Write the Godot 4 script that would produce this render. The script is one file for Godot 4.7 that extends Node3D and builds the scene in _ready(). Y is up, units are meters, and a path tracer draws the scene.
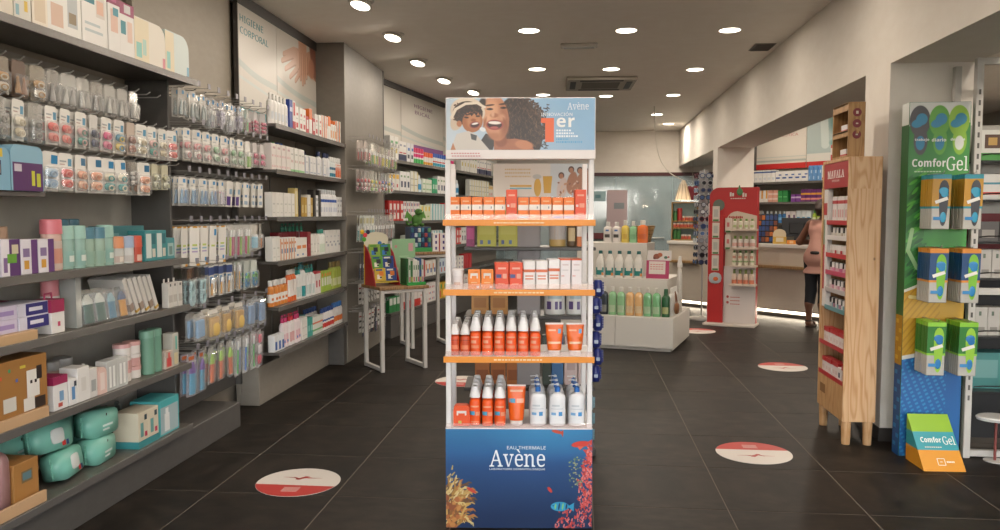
extends Node3D
# Pharmacy sales floor. World units are metres. v(x, y, z) takes z as the distance into the shop.

# ------------------------------------------------------------------ geometry collector
class G:
	var v := PackedVector3Array()
	var n := PackedVector3Array()
	var c := PackedColorArray()
	var t := PackedVector2Array()
	var xf := Transform3D.IDENTITY
	var col := Color(1, 1, 1)
	func vert(p: Vector3, nn: Vector3, uv: Vector2) -> void:
		v.push_back(xf * p); n.push_back((xf.basis * nn).normalized()); c.push_back(col); t.push_back(uv)
	func tri(a: Vector3, b: Vector3, d: Vector3, ref: Vector3) -> void:
		var nn := (b - a).cross(d - a)
		if nn.length_squared() < 1e-16: return
		nn = nn.normalized()
		if nn.dot((a + b + d) / 3.0 - ref) < 0.0:
			nn = -nn
			vert(a, nn, Vector2.ZERO); vert(b, nn, Vector2.ZERO); vert(d, nn, Vector2.ZERO)
		else:
			vert(a, nn, Vector2.ZERO); vert(d, nn, Vector2.ZERO); vert(b, nn, Vector2.ZERO)
	func smooth_quad(p: Array, nn: Array, uv: Array) -> void:
		var gn: Vector3 = (p[1] - p[0]).cross(p[2] - p[0])
		if gn.length_squared() < 1e-18: gn = (p[2] - p[0]).cross(p[3] - p[0])
		var fw: bool = gn.dot(nn[0] + nn[2]) > 0.0
		for k in ([0, 2, 1, 0, 3, 2] if fw else [0, 1, 2, 0, 2, 3]): vert(p[k], nn[k], uv[k])
	func quad(a: Vector3, b: Vector3, d: Vector3, e: Vector3, ref: Vector3) -> void:
		tri(a, b, d, ref); tri(a, d, e, ref)
	# a flat print facing local +z, uv over the whole rectangle
	func face(x0: float, y0: float, x1: float, y1: float, z: float) -> void:
		var p := [Vector3(x0, y0, z), Vector3(x1, y0, z), Vector3(x1, y1, z), Vector3(x0, y1, z)]
		var u := [Vector2(0, 1), Vector2(1, 1), Vector2(1, 0), Vector2(0, 0)]
		for i in [0, 2, 1, 0, 3, 2]: vert(p[i], Vector3(0, 0, 1), u[i])
	func box(ce: Vector3, s: Vector3, b := 0.0) -> void:
		var h := s * 0.5
		b = minf(b, minf(h.x, minf(h.y, h.z)) * 0.9)
		var sg := [-1.0, 1.0]
		if b <= 0.0:
			for ax in 3:
				for q in sg:
					var p := []
					for k in [[-1, -1], [1, -1], [1, 1], [-1, 1]]:
						var w := Vector3.ZERO
						w[ax] = q * h[ax]; w[(ax + 1) % 3] = k[0] * h[(ax + 1) % 3]; w[(ax + 2) % 3] = k[1] * h[(ax + 2) % 3]
						p.push_back(ce + w)
					quad(p[0], p[1], p[2], p[3], ce)
			return
		for ax in 3:
			var a1 := (ax + 1) % 3
			var a2 := (ax + 2) % 3
			for q in sg:
				var p := []
				for k in [[-1, -1], [1, -1], [1, 1], [-1, 1]]:
					var w := Vector3.ZERO
					w[ax] = q * h[ax]; w[a1] = k[0] * (h[a1] - b); w[a2] = k[1] * (h[a2] - b)
					p.push_back(ce + w)
				quad(p[0], p[1], p[2], p[3], ce)
			for q1 in sg:
				for q2 in sg:
					var e := []
					for k in [[0, -1.0], [0, 1.0], [1, 1.0], [1, -1.0]]:
						var w := Vector3.ZERO
						w[ax] = k[1] * (h[ax] - b)
						w[a1] = q1 * (h[a1] - (b if k[0] == 1 else 0.0)); w[a2] = q2 * (h[a2] - (b if k[0] == 0 else 0.0))
						e.push_back(ce + w)
					quad(e[0], e[1], e[2], e[3], ce)
		for x in sg:
			for y in sg:
				for z in sg:
					var a := ce + Vector3(x * h.x, y * (h.y - b), z * (h.z - b))
					var d := ce + Vector3(x * (h.x - b), y * h.y, z * (h.z - b))
					var e := ce + Vector3(x * (h.x - b), y * (h.y - b), z * h.z)
					tri(a, d, e, ce)
	static func ringp(sec: Array, ang: float) -> Vector3:
		var ex: float = 2.0 / (sec[3] if sec.size() > 3 else 2.0)
		var ca := cos(ang)
		var sa := sin(ang)
		var ox: float = sec[4] if sec.size() > 4 else 0.0
		var oz: float = sec[5] if sec.size() > 5 else 0.0
		return Vector3(ox + sec[1] * signf(ca) * pow(absf(ca), ex), sec[0], oz + sec[2] * signf(sa) * pow(absf(sa), ex))
	# sections: [y, rx, rz, squareness, offset x, offset z]
	func loft(secs: Array, seg := 14, lids := true) -> void:
		for i in secs.size() - 1:
			var s0: Array = secs[i]
			var s1: Array = secs[i + 1]
			var mid := Vector3((s0[4] if s0.size() > 4 else 0.0), (s0[0] + s1[0]) * 0.5, (s0[5] if s0.size() > 5 else 0.0))
			for j in seg:
				var a0 := TAU * j / seg
				var a1 := TAU * (j + 1) / seg
				var p := [ringp(s0, a0), ringp(s0, a1), ringp(s1, a1), ringp(s1, a0)]
				var nn := []
				for k in 4:
					var aa: float = [a0, a1, a1, a0][k]
					var sw: Array = s0 if (s0[1] + s0[2]) > (s1[1] + s1[2]) else s1
					var tg := ringp(sw, aa + 0.12) - ringp(sw, aa - 0.12)
					var up := ringp(s1, aa) - ringp(s0, aa)
					if up.length() < 1e-7: up = Vector3.UP
					var q := tg.cross(up)
					if q.length() < 1e-9: q = Vector3.UP
					q = q.normalized()
					var flat := absf(s1[0] - s0[0]) < 1e-6
					if (not flat and q.dot(p[k] - mid) < 0.0) or (flat and q.y * (1.0 if i > 0 else -1.0) < 0.0): q = -q
					nn.push_back(q)
				smooth_quad(p, nn, [Vector2(float(j) / seg, 1), Vector2(float(j + 1) / seg, 1), Vector2(float(j + 1) / seg, 0), Vector2(float(j) / seg, 0)])
		if lids:
			for e in [0, secs.size() - 1]:
				var s: Array = secs[e]
				if s[1] < 1e-5: continue
				var mid := Vector3((s[4] if s.size() > 4 else 0.0), s[0], (s[5] if s.size() > 5 else 0.0))
				var ref := mid + Vector3(0, 1.0 if e == 0 else -1.0, 0)
				for j in seg: tri(mid, ringp(s, TAU * j / seg), ringp(s, TAU * (j + 1) / seg), ref)
	func superell(ce: Vector3, r: Vector3, e1 := 1.0, e2 := 1.0, su := 14, sv := 8) -> void:
		var pt := func(i: int, j: int) -> Vector3:
			var a := TAU * i / su
			var b := PI * j / sv - PI / 2
			var cb := pow(absf(cos(b)), e1)
			return Vector3(r.x * cb * signf(cos(a)) * pow(absf(cos(a)), e2), r.y * signf(sin(b)) * pow(absf(sin(b)), e1), r.z * cb * signf(sin(a)) * pow(absf(sin(a)), e2))
		for i in su:
			for j in sv:
				var p := [pt.call(i, j), pt.call(i + 1, j), pt.call(i + 1, j + 1), pt.call(i, j + 1)]
				var nn := []
				for k in 4:
					var q: Vector3 = p[k]
					var w := Vector3(q.x / (r.x * r.x), q.y / (r.y * r.y), q.z / (r.z * r.z))
					nn.push_back(w.normalized() if w.length() > 1e-6 else Vector3.UP)
					p[k] = ce + q
				smooth_quad(p, nn, [Vector2.ZERO, Vector2.ZERO, Vector2.ZERO, Vector2.ZERO])
	# polygon in xy, extruded along z from z0 to z1
	func prism(poly: PackedVector2Array, z0: float, z1: float) -> void:
		var ids := Geometry2D.triangulate_polygon(poly)
		var cc := Geometry2D.is_polygon_clockwise(poly)
		for i in range(0, ids.size(), 3):
			for z in [z0, z1]:
				var ref := Vector3(0, 0, (z0 + z1) * 0.5)
				var a := Vector3(poly[ids[i]].x, poly[ids[i]].y, z)
				var b := Vector3(poly[ids[i + 1]].x, poly[ids[i + 1]].y, z)
				var d := Vector3(poly[ids[i + 2]].x, poly[ids[i + 2]].y, z)
				tri(a, b, d, Vector3((a.x + b.x + d.x) / 3.0, (a.y + b.y + d.y) / 3.0, ref.z))
		for i in poly.size():
			var a := poly[i]
			var b := poly[(i + 1) % poly.size()]
			var out := Vector2(b.y - a.y, a.x - b.x)
			if cc: out = -out
			var m := (a + b) * 0.5 - out.normalized()
			quad(Vector3(a.x, a.y, z0), Vector3(b.x, b.y, z0), Vector3(b.x, b.y, z1), Vector3(a.x, a.y, z1), Vector3(m.x, m.y, (z0 + z1) * 0.5))
	func tube(pts: Array, r: float, seg := 6) -> void:
		for i in pts.size() - 1:
			var a: Vector3 = pts[i]
			var b: Vector3 = pts[i + 1]
			var d := (b - a).normalized()
			var s := d.cross(Vector3.UP if absf(d.y) < 0.9 else Vector3.RIGHT).normalized()
			var w := d.cross(s)
			for j in seg:
				var n0 := s * cos(TAU * j / seg) + w * sin(TAU * j / seg)
				var n1 := s * cos(TAU * (j + 1) / seg) + w * sin(TAU * (j + 1) / seg)
				var p := [a + n0 * r, a + n1 * r, b + n1 * r, b + n0 * r]
				var nn := [n0, n1, n1, n0]
				smooth_quad(p, nn, [Vector2.ZERO, Vector2.ZERO, Vector2.ZERO, Vector2.ZERO])
				tri(a, p[0], p[1], a + d); tri(b, p[2], p[3], b - d)
	func bar(a: Vector3, b: Vector3, w: float, h: float) -> void:
		var d := (b - a)
		var keep := xf
		var z := d.normalized()
		var x := z.cross(Vector3.UP if absf(z.y) < 0.95 else Vector3.RIGHT).normalized()
		xf = xf * Transform3D(Basis(x, z.cross(x), z), (a + b) * 0.5)
		box(Vector3.ZERO, Vector3(w, h, d.length()), minf(w, h) * 0.08)
		xf = keep
	func mesh() -> ArrayMesh:
		var m := ArrayMesh.new()
		var arr := []
		arr.resize(Mesh.ARRAY_MAX)
		arr[Mesh.ARRAY_VERTEX] = v; arr[Mesh.ARRAY_NORMAL] = n; arr[Mesh.ARRAY_COLOR] = c; arr[Mesh.ARRAY_TEX_UV] = t
		m.add_surface_from_arrays(Mesh.PRIMITIVE_TRIANGLES, arr)
		return m

func v(x: float, y: float, z: float) -> Vector3: return Vector3(x, y, -z)

# ------------------------------------------------------------------ materials
var mats := {}
func mt(hex: String, rough := 0.5, metal := 0.0) -> StandardMaterial3D:
	var key := "%s_%.2f_%.2f" % [hex, rough, metal]
	if mats.has(key): return mats[key]
	var m := StandardMaterial3D.new()
	m.albedo_color = tone(hex); m.roughness = rough; m.metallic = metal
	mats[key] = m
	return m
func clear_mat(hex := "ffffff", alpha := 0.2, rough := 0.08) -> StandardMaterial3D:
	var key := "clear_%s_%.2f_%.2f" % [hex, alpha, rough]
	if mats.has(key): return mats[key]
	var m := StandardMaterial3D.new()
	m.albedo_color = Color(Color(hex), alpha); m.transparency = BaseMaterial3D.TRANSPARENCY_ALPHA
	m.roughness = rough; m.metallic_specular = 0.6
	mats[key] = m
	return m
func print_mat(rough := 0.5) -> StandardMaterial3D:
	var key := "print_%.2f" % rough
	if mats.has(key): return mats[key]
	var m := StandardMaterial3D.new()
	m.vertex_color_use_as_albedo = true; m.roughness = rough
	mats[key] = m
	return m
func image_mat(img: Image, rough := 0.45) -> StandardMaterial3D:
	var m := StandardMaterial3D.new()
	img.generate_mipmaps()
	m.albedo_texture = ImageTexture.create_from_image(img); m.roughness = rough; m.albedo_color = tone("ffffff")
	return m
# the swatches below were read off the bright photograph; TONE brings them to real reflectances (paper white about 0.7)
const TONE := 0.8
func tone(hex: String) -> Color:
	var c := Color(hex).srgb_to_linear() * TONE
	return Color(c.r, c.g, c.b).linear_to_srgb()
func lin(hex: String) -> Color:
	var c := Color(hex).srgb_to_linear() * TONE
	return Color(c.r, c.g, c.b)
func glow(hex: String, energy: float) -> StandardMaterial3D:
	var m := StandardMaterial3D.new()
	m.albedo_color = Color(hex); m.emission_enabled = true; m.emission = Color(hex); m.emission_energy_multiplier = energy
	return m
func noise_mat(c1: String, c2: String, freq: float, scale: float, rough: float, seed := 3, bump := 0.0) -> StandardMaterial3D:
	var fn := FastNoiseLite.new()
	fn.seed = seed; fn.frequency = freq; fn.fractal_octaves = 5; fn.fractal_gain = 0.6
	var w := 512
	var img := Image.create(w, w, false, Image.FORMAT_RGB8)
	var a := Color(c1)
	var b := Color(c2)
	for y in w:
		for x in w:
			var q := TAU / w
			var r := w / TAU
			var k := fn.get_noise_3d(cos(x * q) * r, sin(x * q) * r, cos(y * q) * r + 1.7 * sin(y * q) * r)
			img.set_pixel(x, y, a.lerp(b, clampf(0.5 + k, 0, 1)))
	var m := image_mat(img, rough)
	m.uv1_triplanar = true; m.uv1_world_triplanar = true; m.uv1_scale = Vector3.ONE * scale
	return m
func wood_mat(c1: String, c2: String, seed: int, rings: float, rough := 0.55, along := "y") -> StandardMaterial3D:
	var fn := FastNoiseLite.new()
	fn.seed = seed; fn.frequency = 0.006; fn.fractal_octaves = 3
	var f2 := FastNoiseLite.new()
	f2.seed = seed + 9; f2.frequency = 0.05; f2.fractal_octaves = 3
	var w := 256
	var h := 1024
	var img := Image.create(w, h, false, Image.FORMAT_RGB8)
	var a := Color(c1)
	var b := Color(c2)
	for y in h:
		for x in w:
			var k := fn.get_noise_2d(x * 1.9, y * 0.17) * rings
			var s := 0.5 + 0.5 * sin(k * TAU + x * 0.02)
			s = pow(s, 2.5) * 0.8 + 0.3 * clampf(0.5 + f2.get_noise_2d(x * 3.0, y * 0.03), 0, 1)
			img.set_pixel(x, y, a.lerp(b, clampf(s, 0, 1)))
	var knots := RandomNumberGenerator.new()
	knots.seed = seed
	for i in 4:
		p_ell(img, knots.randf_range(20, 236), knots.randf_range(60, 960), 3, 5, b.darkened(0.35), 0.0, 3.0)
	var m := image_mat(img, rough)
	m.uv1_triplanar = true
	m.uv1_scale = Vector3(2.2, 0.62, 2.2)
	return m

# ------------------------------------------------------------------ painting of flat prints
func p_ell(img: Image, cx: float, cy: float, rx: float, ry: float, col: Color, rot := 0.0, soft := 1.5) -> void:
	var m := maxf(rx, ry) + soft
	var ca := cos(rot)
	var sa := sin(rot)
	var rm := minf(rx, ry)
	for y in range(maxi(0, int(cy - m)), mini(img.get_height(), int(cy + m) + 2)):
		for x in range(maxi(0, int(cx - m)), mini(img.get_width(), int(cx + m) + 2)):
			var dx := x - cx
			var dy := y - cy
			var u := (dx * ca + dy * sa) / rx
			var w := (-dx * sa + dy * ca) / ry
			var d := (sqrt(u * u + w * w) - 1.0) * rm
			var k := clampf(0.5 - d / soft, 0, 1) * col.a
			if k > 0.003: img.set_pixel(x, y, img.get_pixel(x, y).lerp(Color(col, 1), k))
func p_poly(img: Image, pts: Array, col: Color) -> void:
	var pp := PackedVector2Array(pts)
	var lo := pp[0]
	var hi := pp[0]
	for q in pp:
		lo = lo.min(q); hi = hi.max(q)
	for y in range(maxi(0, int(lo.y)), mini(img.get_height(), int(hi.y) + 1)):
		for x in range(maxi(0, int(lo.x)), mini(img.get_width(), int(hi.x) + 1)):
			var k := 0
			for o in [Vector2(0.25, 0.25), Vector2(0.75, 0.25), Vector2(0.25, 0.75), Vector2(0.75, 0.75)]:
				if Geometry2D.is_point_in_polygon(Vector2(x, y) + o, pp): k += 1
			if k > 0: img.set_pixel(x, y, img.get_pixel(x, y).lerp(Color(col, 1), k * 0.25 * col.a))
func p_stroke(img: Image, pts: Array, r0: float, r1: float, col: Color) -> void:
	for i in pts.size() - 1:
		var a: Vector2 = pts[i]
		var b: Vector2 = pts[i + 1]
		var n := maxi(1, int(a.distance_to(b) / maxf(1.0, minf(r0, r1) * 0.7)))
		for k in n + 1:
			var q := a.lerp(b, float(k) / n)
			var r := lerpf(r0, r1, (i + float(k) / n) / (pts.size() - 1))
			p_ell(img, q.x, q.y, r, r, col, 0.0, 1.2)
func p_words(img: Image, x: float, y: float, w: float, h: float, col: Color, rg: RandomNumberGenerator) -> void:
	var q := x
	while q < x + w:
		var l := minf(rg.randf_range(h * 0.5, h * 1.3), x + w - q)
		img.fill_rect(Rect2i(int(q), int(y), maxi(1, int(l)), maxi(1, int(h))), col)
		q += l + h * 0.35

# ------------------------------------------------------------------ scene tree
var used := {}
func numbered(called: String) -> String:
	var k: int = used.get(called, 0)
	used[called] = k + 1
	return called if k == 0 else "%s_%03d" % [called, k]
func thing(called: String, label: String, category: String, xf: Transform3D, group := "") -> Node3D:
	var o := Node3D.new()
	o.name = numbered(called)
	add_child(o)
	o.transform = xf
	o.set_meta("label", label); o.set_meta("category", category)
	if group != "": o.set_meta("group", group)
	return o
func part(parent: Node, called: String, mesh: Mesh, m: Material, at := Transform3D.IDENTITY) -> MeshInstance3D:
	var o := MeshInstance3D.new()
	o.name = called
	o.mesh = mesh; o.material_override = m; o.transform = at
	o.cast_shadow = GeometryInstance3D.SHADOW_CASTING_SETTING_ON
	parent.add_child(o, true)
	return o
func gpart(parent: Node, called: String, g: G, m: Material, at := Transform3D.IDENTITY) -> MeshInstance3D:
	return part(parent, called, g.mesh(), m, at)
func struct(called: String, mesh: Mesh, m: Material, at := Transform3D.IDENTITY) -> MeshInstance3D:
	var o := part(self, called, mesh, m, at)
	o.set_meta("kind", "structure")
	return o
func bx(lo: Vector3, hi: Vector3, b := 0.0) -> ArrayMesh:
	var g := G.new()
	g.box((lo + hi) * 0.5, (hi - lo).abs(), b)
	return g.mesh()
func words_mesh(s: String, w: float, h: float, serif := false, bold := false, italic := false) -> ArrayMesh:
	var tm := TextMesh.new()
	var sf := SystemFont.new()
	sf.font_names = PackedStringArray(["Droid Serif" if serif else "Droid Sans"])
	if bold: sf.font_weight = 700
	if italic: sf.font_italic = true
	tm.font = sf; tm.text = s; tm.font_size = 48; tm.pixel_size = 0.01; tm.depth = 0.02
	var bb := tm.get_aabb()
	var src := tm.get_mesh_arrays()
	var vs: PackedVector3Array = src[Mesh.ARRAY_VERTEX]
	for i in vs.size():
		var q: Vector3 = vs[i] - bb.get_center()
		vs[i] = Vector3(q.x / bb.size.x * w, q.y / bb.size.y * h, q.z / bb.size.z * 0.0012)
	src[Mesh.ARRAY_VERTEX] = vs
	var m := ArrayMesh.new()
	m.add_surface_from_arrays(Mesh.PRIMITIVE_TRIANGLES, src)
	return m
func put_words(parent: Node, s: String, x: float, y: float, z: float, w: float, h: float, hex: String, serif := false, bold := false, tilt := 0.0) -> void:
	part(parent, "lettering", words_mesh(s, w, h, serif, bold), mt(hex, 0.5), Transform3D(Basis(Vector3(1, 0, 0), tilt), Vector3(x, y, z)))

const ORD := ["first", "second", "third", "fourth", "fifth", "sixth", "seventh", "eighth", "ninth", "tenth", "eleventh", "twelfth", "thirteenth", "fourteenth", "fifteenth", "sixteenth", "seventeenth", "eighteenth", "nineteenth", "twentieth", "twenty-first", "twenty-second", "twenty-third", "twenty-fourth", "twenty-fifth", "twenty-sixth", "twenty-seventh", "twenty-eighth", "twenty-ninth", "thirtieth", "thirty-first", "thirty-second", "thirty-third", "thirty-fourth", "thirty-fifth", "thirty-sixth"]
var rng := RandomNumberGenerator.new()

# ------------------------------------------------------------------ products
# prints are rectangles [x0, y0, x1, y1, colour] over the front, 0..1; a rectangle across the whole width runs round the sides too
func flat_print(w: float, h: float, d: float, pr: Array) -> ArrayMesh:
	var g := G.new()
	for i in pr.size():
		var r: Array = pr[i]
		g.col = lin(r[4])
		var e := 0.0004 + 0.00015 * i
		var y0: float = r[1] * h
		var y1: float = r[3] * h
		if r[0] <= 0.0 and r[2] >= 1.0:
			var a := w / 2 + e
			var b := d / 2 + e
			var o := Vector3(0, (y0 + y1) / 2, 0)
			for s in [-1.0, 1.0]:
				g.quad(Vector3(-a, y0, s * b), Vector3(a, y0, s * b), Vector3(a, y1, s * b), Vector3(-a, y1, s * b), o)
				g.quad(Vector3(s * a, y0, -b), Vector3(s * a, y0, b), Vector3(s * a, y1, b), Vector3(s * a, y1, -b), o)
			if r[3] >= 1.0:
				g.quad(Vector3(-a, h + e, -b), Vector3(a, h + e, -b), Vector3(a, h + e, b), Vector3(-a, h + e, b), o)
		else:
			g.face((r[0] - 0.5) * w, y0, (r[2] - 0.5) * w, y1, d / 2 + e)
	return g.mesh()
# prints wrapped on a round or oval body
func round_print(secs: Array, pr: Array) -> ArrayMesh:
	var g := G.new()
	var h: float = secs[secs.size() - 1][0]
	for i in pr.size():
		var r: Array = pr[i]
		g.col = lin(r[4])
		var all: bool = r[0] <= 0.0 and r[2] >= 1.0
		var a0: float = (PI * 0.5 + (0.5 - r[0]) * 2.4) if not all else PI * 2.0
		var a1: float = (PI * 0.5 + (0.5 - r[2]) * 2.4) if not all else 0.0
		var n := 18 if all else 6
		for k in n:
			var p := []
			for q in [[k, r[1]], [k + 1, r[1]], [k + 1, r[3]], [k, r[3]]]:
				var y: float = q[1] * h
				var s := at_height(secs, y)
				var e := 0.0005 + 0.0002 * i
				s[1] += e; s[2] += e
				p.push_back(G.ringp(s, lerpf(a0, a1, float(q[0]) / n)))
			g.quad(p[0], p[1], p[2], p[3], Vector3(0, (r[1] + r[3]) * 0.5 * h, 0))
	return g.mesh()
func at_height(secs: Array, y: float) -> Array:
	for i in secs.size() - 1:
		if y <= secs[i + 1][0] + 1e-6:
			var k: float = clampf((y - secs[i][0]) / maxf(1e-6, secs[i + 1][0] - secs[i][0]), 0, 1)
			return [y, lerpf(secs[i][1], secs[i + 1][1], k), lerpf(secs[i][2], secs[i + 1][2], k), (secs[i][3] if secs[i].size() > 3 else 2.0)]
	return secs[secs.size() - 1].duplicate()

var grow_h := 1.0
func carton(desc: String, w: float, h: float, d: float, c: String, pr := [], extra := {}) -> Dictionary:
	var o := {"k": "carton", "desc": desc, "w": w, "h": h * grow_h, "d": d, "c": c, "pr": pr}
	o.merge(extra, true)
	return o
func bottle(desc: String, w: float, h: float, d: float, c: String, cap: String, pr := [], extra := {}) -> Dictionary:
	var o := {"k": "bottle", "desc": desc, "w": w, "h": h * grow_h, "d": d, "c": c, "cap": cap, "pr": pr}
	o.merge(extra, true)
	return o
func pack(desc: String, w: float, h: float, card: String, inside: String, cols: Array, pr := [], extra := {}) -> Dictionary:
	var o := {"k": "pack", "desc": desc, "w": w, "h": h, "d": 0.03, "c": card, "inside": inside, "cols": cols, "pr": pr}
	o.merge(extra, true)
	return o

var protos := {}
func make(d: Dictionary) -> Node3D:
	var key := var_to_str(d)
	if protos.has(key): return protos[key].duplicate()
	var o := Node3D.new()
	var w: float = d.w
	var h: float = d.h
	var dd: float = d.d
	var pr: Array = d.pr
	var cm: Material = mt(d.c, d.get("rough", 0.42))
	if d.has("clear"): cm = clear_mat(d.c, d.clear * (0.55 if d.k == "pack" else 1.0), 0.1)
	match d.k:
		"carton":
			var g := G.new()
			if d.has("round"):
				var r: float = d.round
				var poly := PackedVector2Array([Vector2(-w / 2, 0), Vector2(w / 2, 0)])
				for k in 7: poly.push_back(Vector2(w / 2 - r + r * cos(PI / 2 * k / 6), h - r + r * sin(PI / 2 * k / 6)))
				if d.get("round_both", false):
					for k in 7: poly.push_back(Vector2(-w / 2 + r - r * sin(PI / 2 * k / 6), h - r + r * cos(PI / 2 * k / 6)))
				else: poly.push_back(Vector2(-w / 2, h))
				g.prism(poly, -dd / 2, dd / 2)
			else: g.box(Vector3(0, h / 2, 0), Vector3(w, h, dd), 0.0016)
			gpart(o, "body", g, cm)
			if pr.size() > 0: part(o, "printed_label", flat_print(w, h, dd, pr), print_mat(0.42))
			if d.has("handle"):
				var q := G.new()
				q.tube([Vector3(-w * 0.28, h, 0), Vector3(-w * 0.25, h + 0.025, 0), Vector3(w * 0.25, h + 0.025, 0), Vector3(w * 0.28, h, 0)], 0.004)
				gpart(o, "handle", q, mt(d.handle, 0.4))
			if d.has("tab"):
				var q := G.new()
				q.box(Vector3(0, h + 0.01, -dd / 2 + 0.001), Vector3(w * 0.35, 0.022, 0.0015))
				gpart(o, "hanging_tab", q, mt(d.c, 0.5))
		"bottle":
			var n: float = d.get("sq", 2.0)
			var cf: float = d.get("cf", 0.2)
			var hb := h * (1.0 - cf)
			var rx := w / 2
			var rz := dd / 2
			var nk: float = d.get("neck", 0.45)
			var form: String = d.get("form", "plain")
			var secs := []
			match form:
				"plain":
					secs = [[0.0, rx * 0.93, rz * 0.93, n], [h * 0.02, rx, rz, n], [hb * 0.80, rx, rz, n], [hb * 0.88, rx * 0.93, rz * 0.93, n], [hb * 0.94, rx * 0.75, rz * 0.75, n], [hb * 0.975, rx * nk, rx * nk * minf(1.0, rz / rx), 2.0], [hb, rx * nk, rx * nk * minf(1.0, rz / rx), 2.0]]
				"straight":
					secs = [[0.0, rx * 0.95, rz * 0.95, n], [h * 0.015, rx, rz, n], [hb * 0.985, rx, rz, n], [hb, rx * 0.95, rz * 0.95, n]]
					nk = 0.96
				"slope":
					secs = [[0.0, rx * 0.93, rz * 0.93, n], [h * 0.02, rx, rz, n], [hb * 0.58, rx, rz, n], [hb * 0.72, rx * 0.86, rz * 0.9, n], [hb * 0.88, rx * 0.55, rz * 0.6, 2.2], [hb, rx * nk, rx * nk, 2.0]]
				"tube":
					secs = [[0.0, rx * 0.72, rz * 0.8, 2.0], [hb * 0.05, rx * 0.78, rz * 0.95, 2.0], [hb * 0.5, rx * 0.92, rz * 0.6, 2.2], [hb * 0.9, rx, rz * 0.14, 2.6], [hb, rx, rz * 0.05, 3.0]]
			var g := G.new()
			var lift := h * cf if form == "tube" else 0.0
			g.xf = Transform3D(Basis(), Vector3(0, lift, 0))
			g.loft(secs, 16)
			gpart(o, "body", g, cm)
			if pr.size() > 0: part(o, "printed_label", round_print(secs, pr), print_mat(0.4), Transform3D(Basis(), Vector3(0, lift, 0)))
			var q := G.new()
			var cr := rx * nk
			if form == "tube":
				q.loft([[0.0, rx * 0.66, rz * 0.74], [h * cf, rx * 0.74, rz * 0.82]], 14)
				gpart(o, "cap", q, mt(d.cap, 0.4))
			elif d.has("pump"):
				var th := h * cf
				q.loft([[hb, cr * 1.12, cr * 1.12], [hb + th * 0.58, cr * 1.08, cr * 1.08]], 12)
				q.loft([[hb + th * 0.58, cr * 0.3, cr * 0.3], [hb + th * 0.8, cr * 0.3, cr * 0.3]], 8)
				gpart(o, "collar", q, mt(d.get("collar", d.cap), 0.4))
				var e := G.new()
				e.loft([[hb + th * 0.76, cr * 0.7, cr * 0.7], [hb + th * 0.94, cr * 0.66, cr * 0.66], [h, cr * 0.4, cr * 0.4]], 12)
				e.bar(Vector3(0, hb + th * 0.9, 0), Vector3(-cr * 2.8, hb + th * 0.84, 0), cr * 0.4, cr * 0.3)
				gpart(o, "pump_head", e, mt(d.cap, 0.4))
			elif d.has("spray"):
				q.loft([[hb, rx * 0.99, rz * 0.99, n], [hb + h * cf * 0.22, rx * 0.98, rz * 0.98, n], [hb + h * cf * 0.72, rx * 0.66, rz * 0.72, n], [hb + h * cf * 0.97, rx * 0.56, rz * 0.62, n], [h, rx * 0.48, rz * 0.52, n]], 16)
				gpart(o, "spray_cap", q, mt(d.cap, 0.4))
				var e := G.new()
				e.box(Vector3(0, hb + h * cf * 0.8, rz * 0.66), Vector3(rx * 0.3, h * 0.025, 0.004), 0.001)
				gpart(o, "nozzle", e, mt("dcdcdc", 0.4))
			else:
				var cw: float = d.get("capw", 1.12)
				q.loft([[hb - 0.001, cr * cw, cr * cw * minf(1.0, rz / rx)], [h * 0.985, cr * cw * 0.97, cr * cw * 0.97 * minf(1.0, rz / rx)], [h, cr * cw * 0.85, cr * cw * 0.85 * minf(1.0, rz / rx)]], 14)
				gpart(o, "cap", q, mt(d.cap, 0.4))
		"pack":
			# hangs from its top edge: local y runs from -h to 0
			var g := G.new()
			var r := w * 0.18
			var poly := PackedVector2Array([Vector2(-w / 2, -h), Vector2(w / 2, -h)])
			for k in 5: poly.push_back(Vector2(w / 2 - r + r * cos(PI / 2 * k / 4), -r + r * sin(PI / 2 * k / 4)))
			for k in 5: poly.push_back(Vector2(-w / 2 + r - r * sin(PI / 2 * k / 4), -r + r * cos(PI / 2 * k / 4)))
			g.prism(poly, -0.0008, 0.0008)
			gpart(o, "backing_card", g, cm)
			if pr.size() > 0:
				part(o, "printed_label", flat_print(w, h, 0.002, pr), print_mat(0.45), Transform3D(Basis(), Vector3(0, -h, 0)))
			var lo: float = d.get("b0", 0.04)
			var hi: float = d.get("b1", 0.62)
			inside(o, d, w, h * (hi - lo), -h + h * (lo + hi) / 2)
			if d.inside != "flat":
				var q := G.new()
				q.box(Vector3(0, -h + h * (lo + hi) / 2, 0.012), Vector3(w * 0.92, h * (hi - lo), 0.024), 0.007)
				gpart(o, "clear_bubble", q, clear_mat("f2f4f6", 0.12, 0.1))
		"soft":
			var g := G.new()
			g.superell(Vector3(0, h / 2, 0), Vector3(w / 2, h / 2, dd / 2), 0.34, 0.28, 20, 12)
			gpart(o, "wrapping", g, mt(d.c, 0.3))
			var q := G.new()
			q.superell(Vector3(d.get("lx", 0.0), h * 0.52, dd * 0.5), Vector3(w * 0.2, h * 0.27, 0.006), 0.5, 1.0, 14, 6)
			if d.has("lid"): gpart(o, "lid", q, mt(d.lid, 0.35))
			if pr.size() > 0: part(o, "printed_label", flat_print(w * 0.8, h, dd + 0.002, pr), print_mat(0.35))
			var e := G.new()
			for s in [-1.0, 1.0]:
				for k in 5: e.box(Vector3(s * (w / 2 + 0.004), h * (0.2 + 0.15 * k), 0), Vector3(0.016, h * 0.13, 0.002 + 0.004 * (k % 2)))
			gpart(o, "crimped_end", e, mt(d.c, 0.35))
	protos[key] = o
	return o.duplicate()

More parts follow.
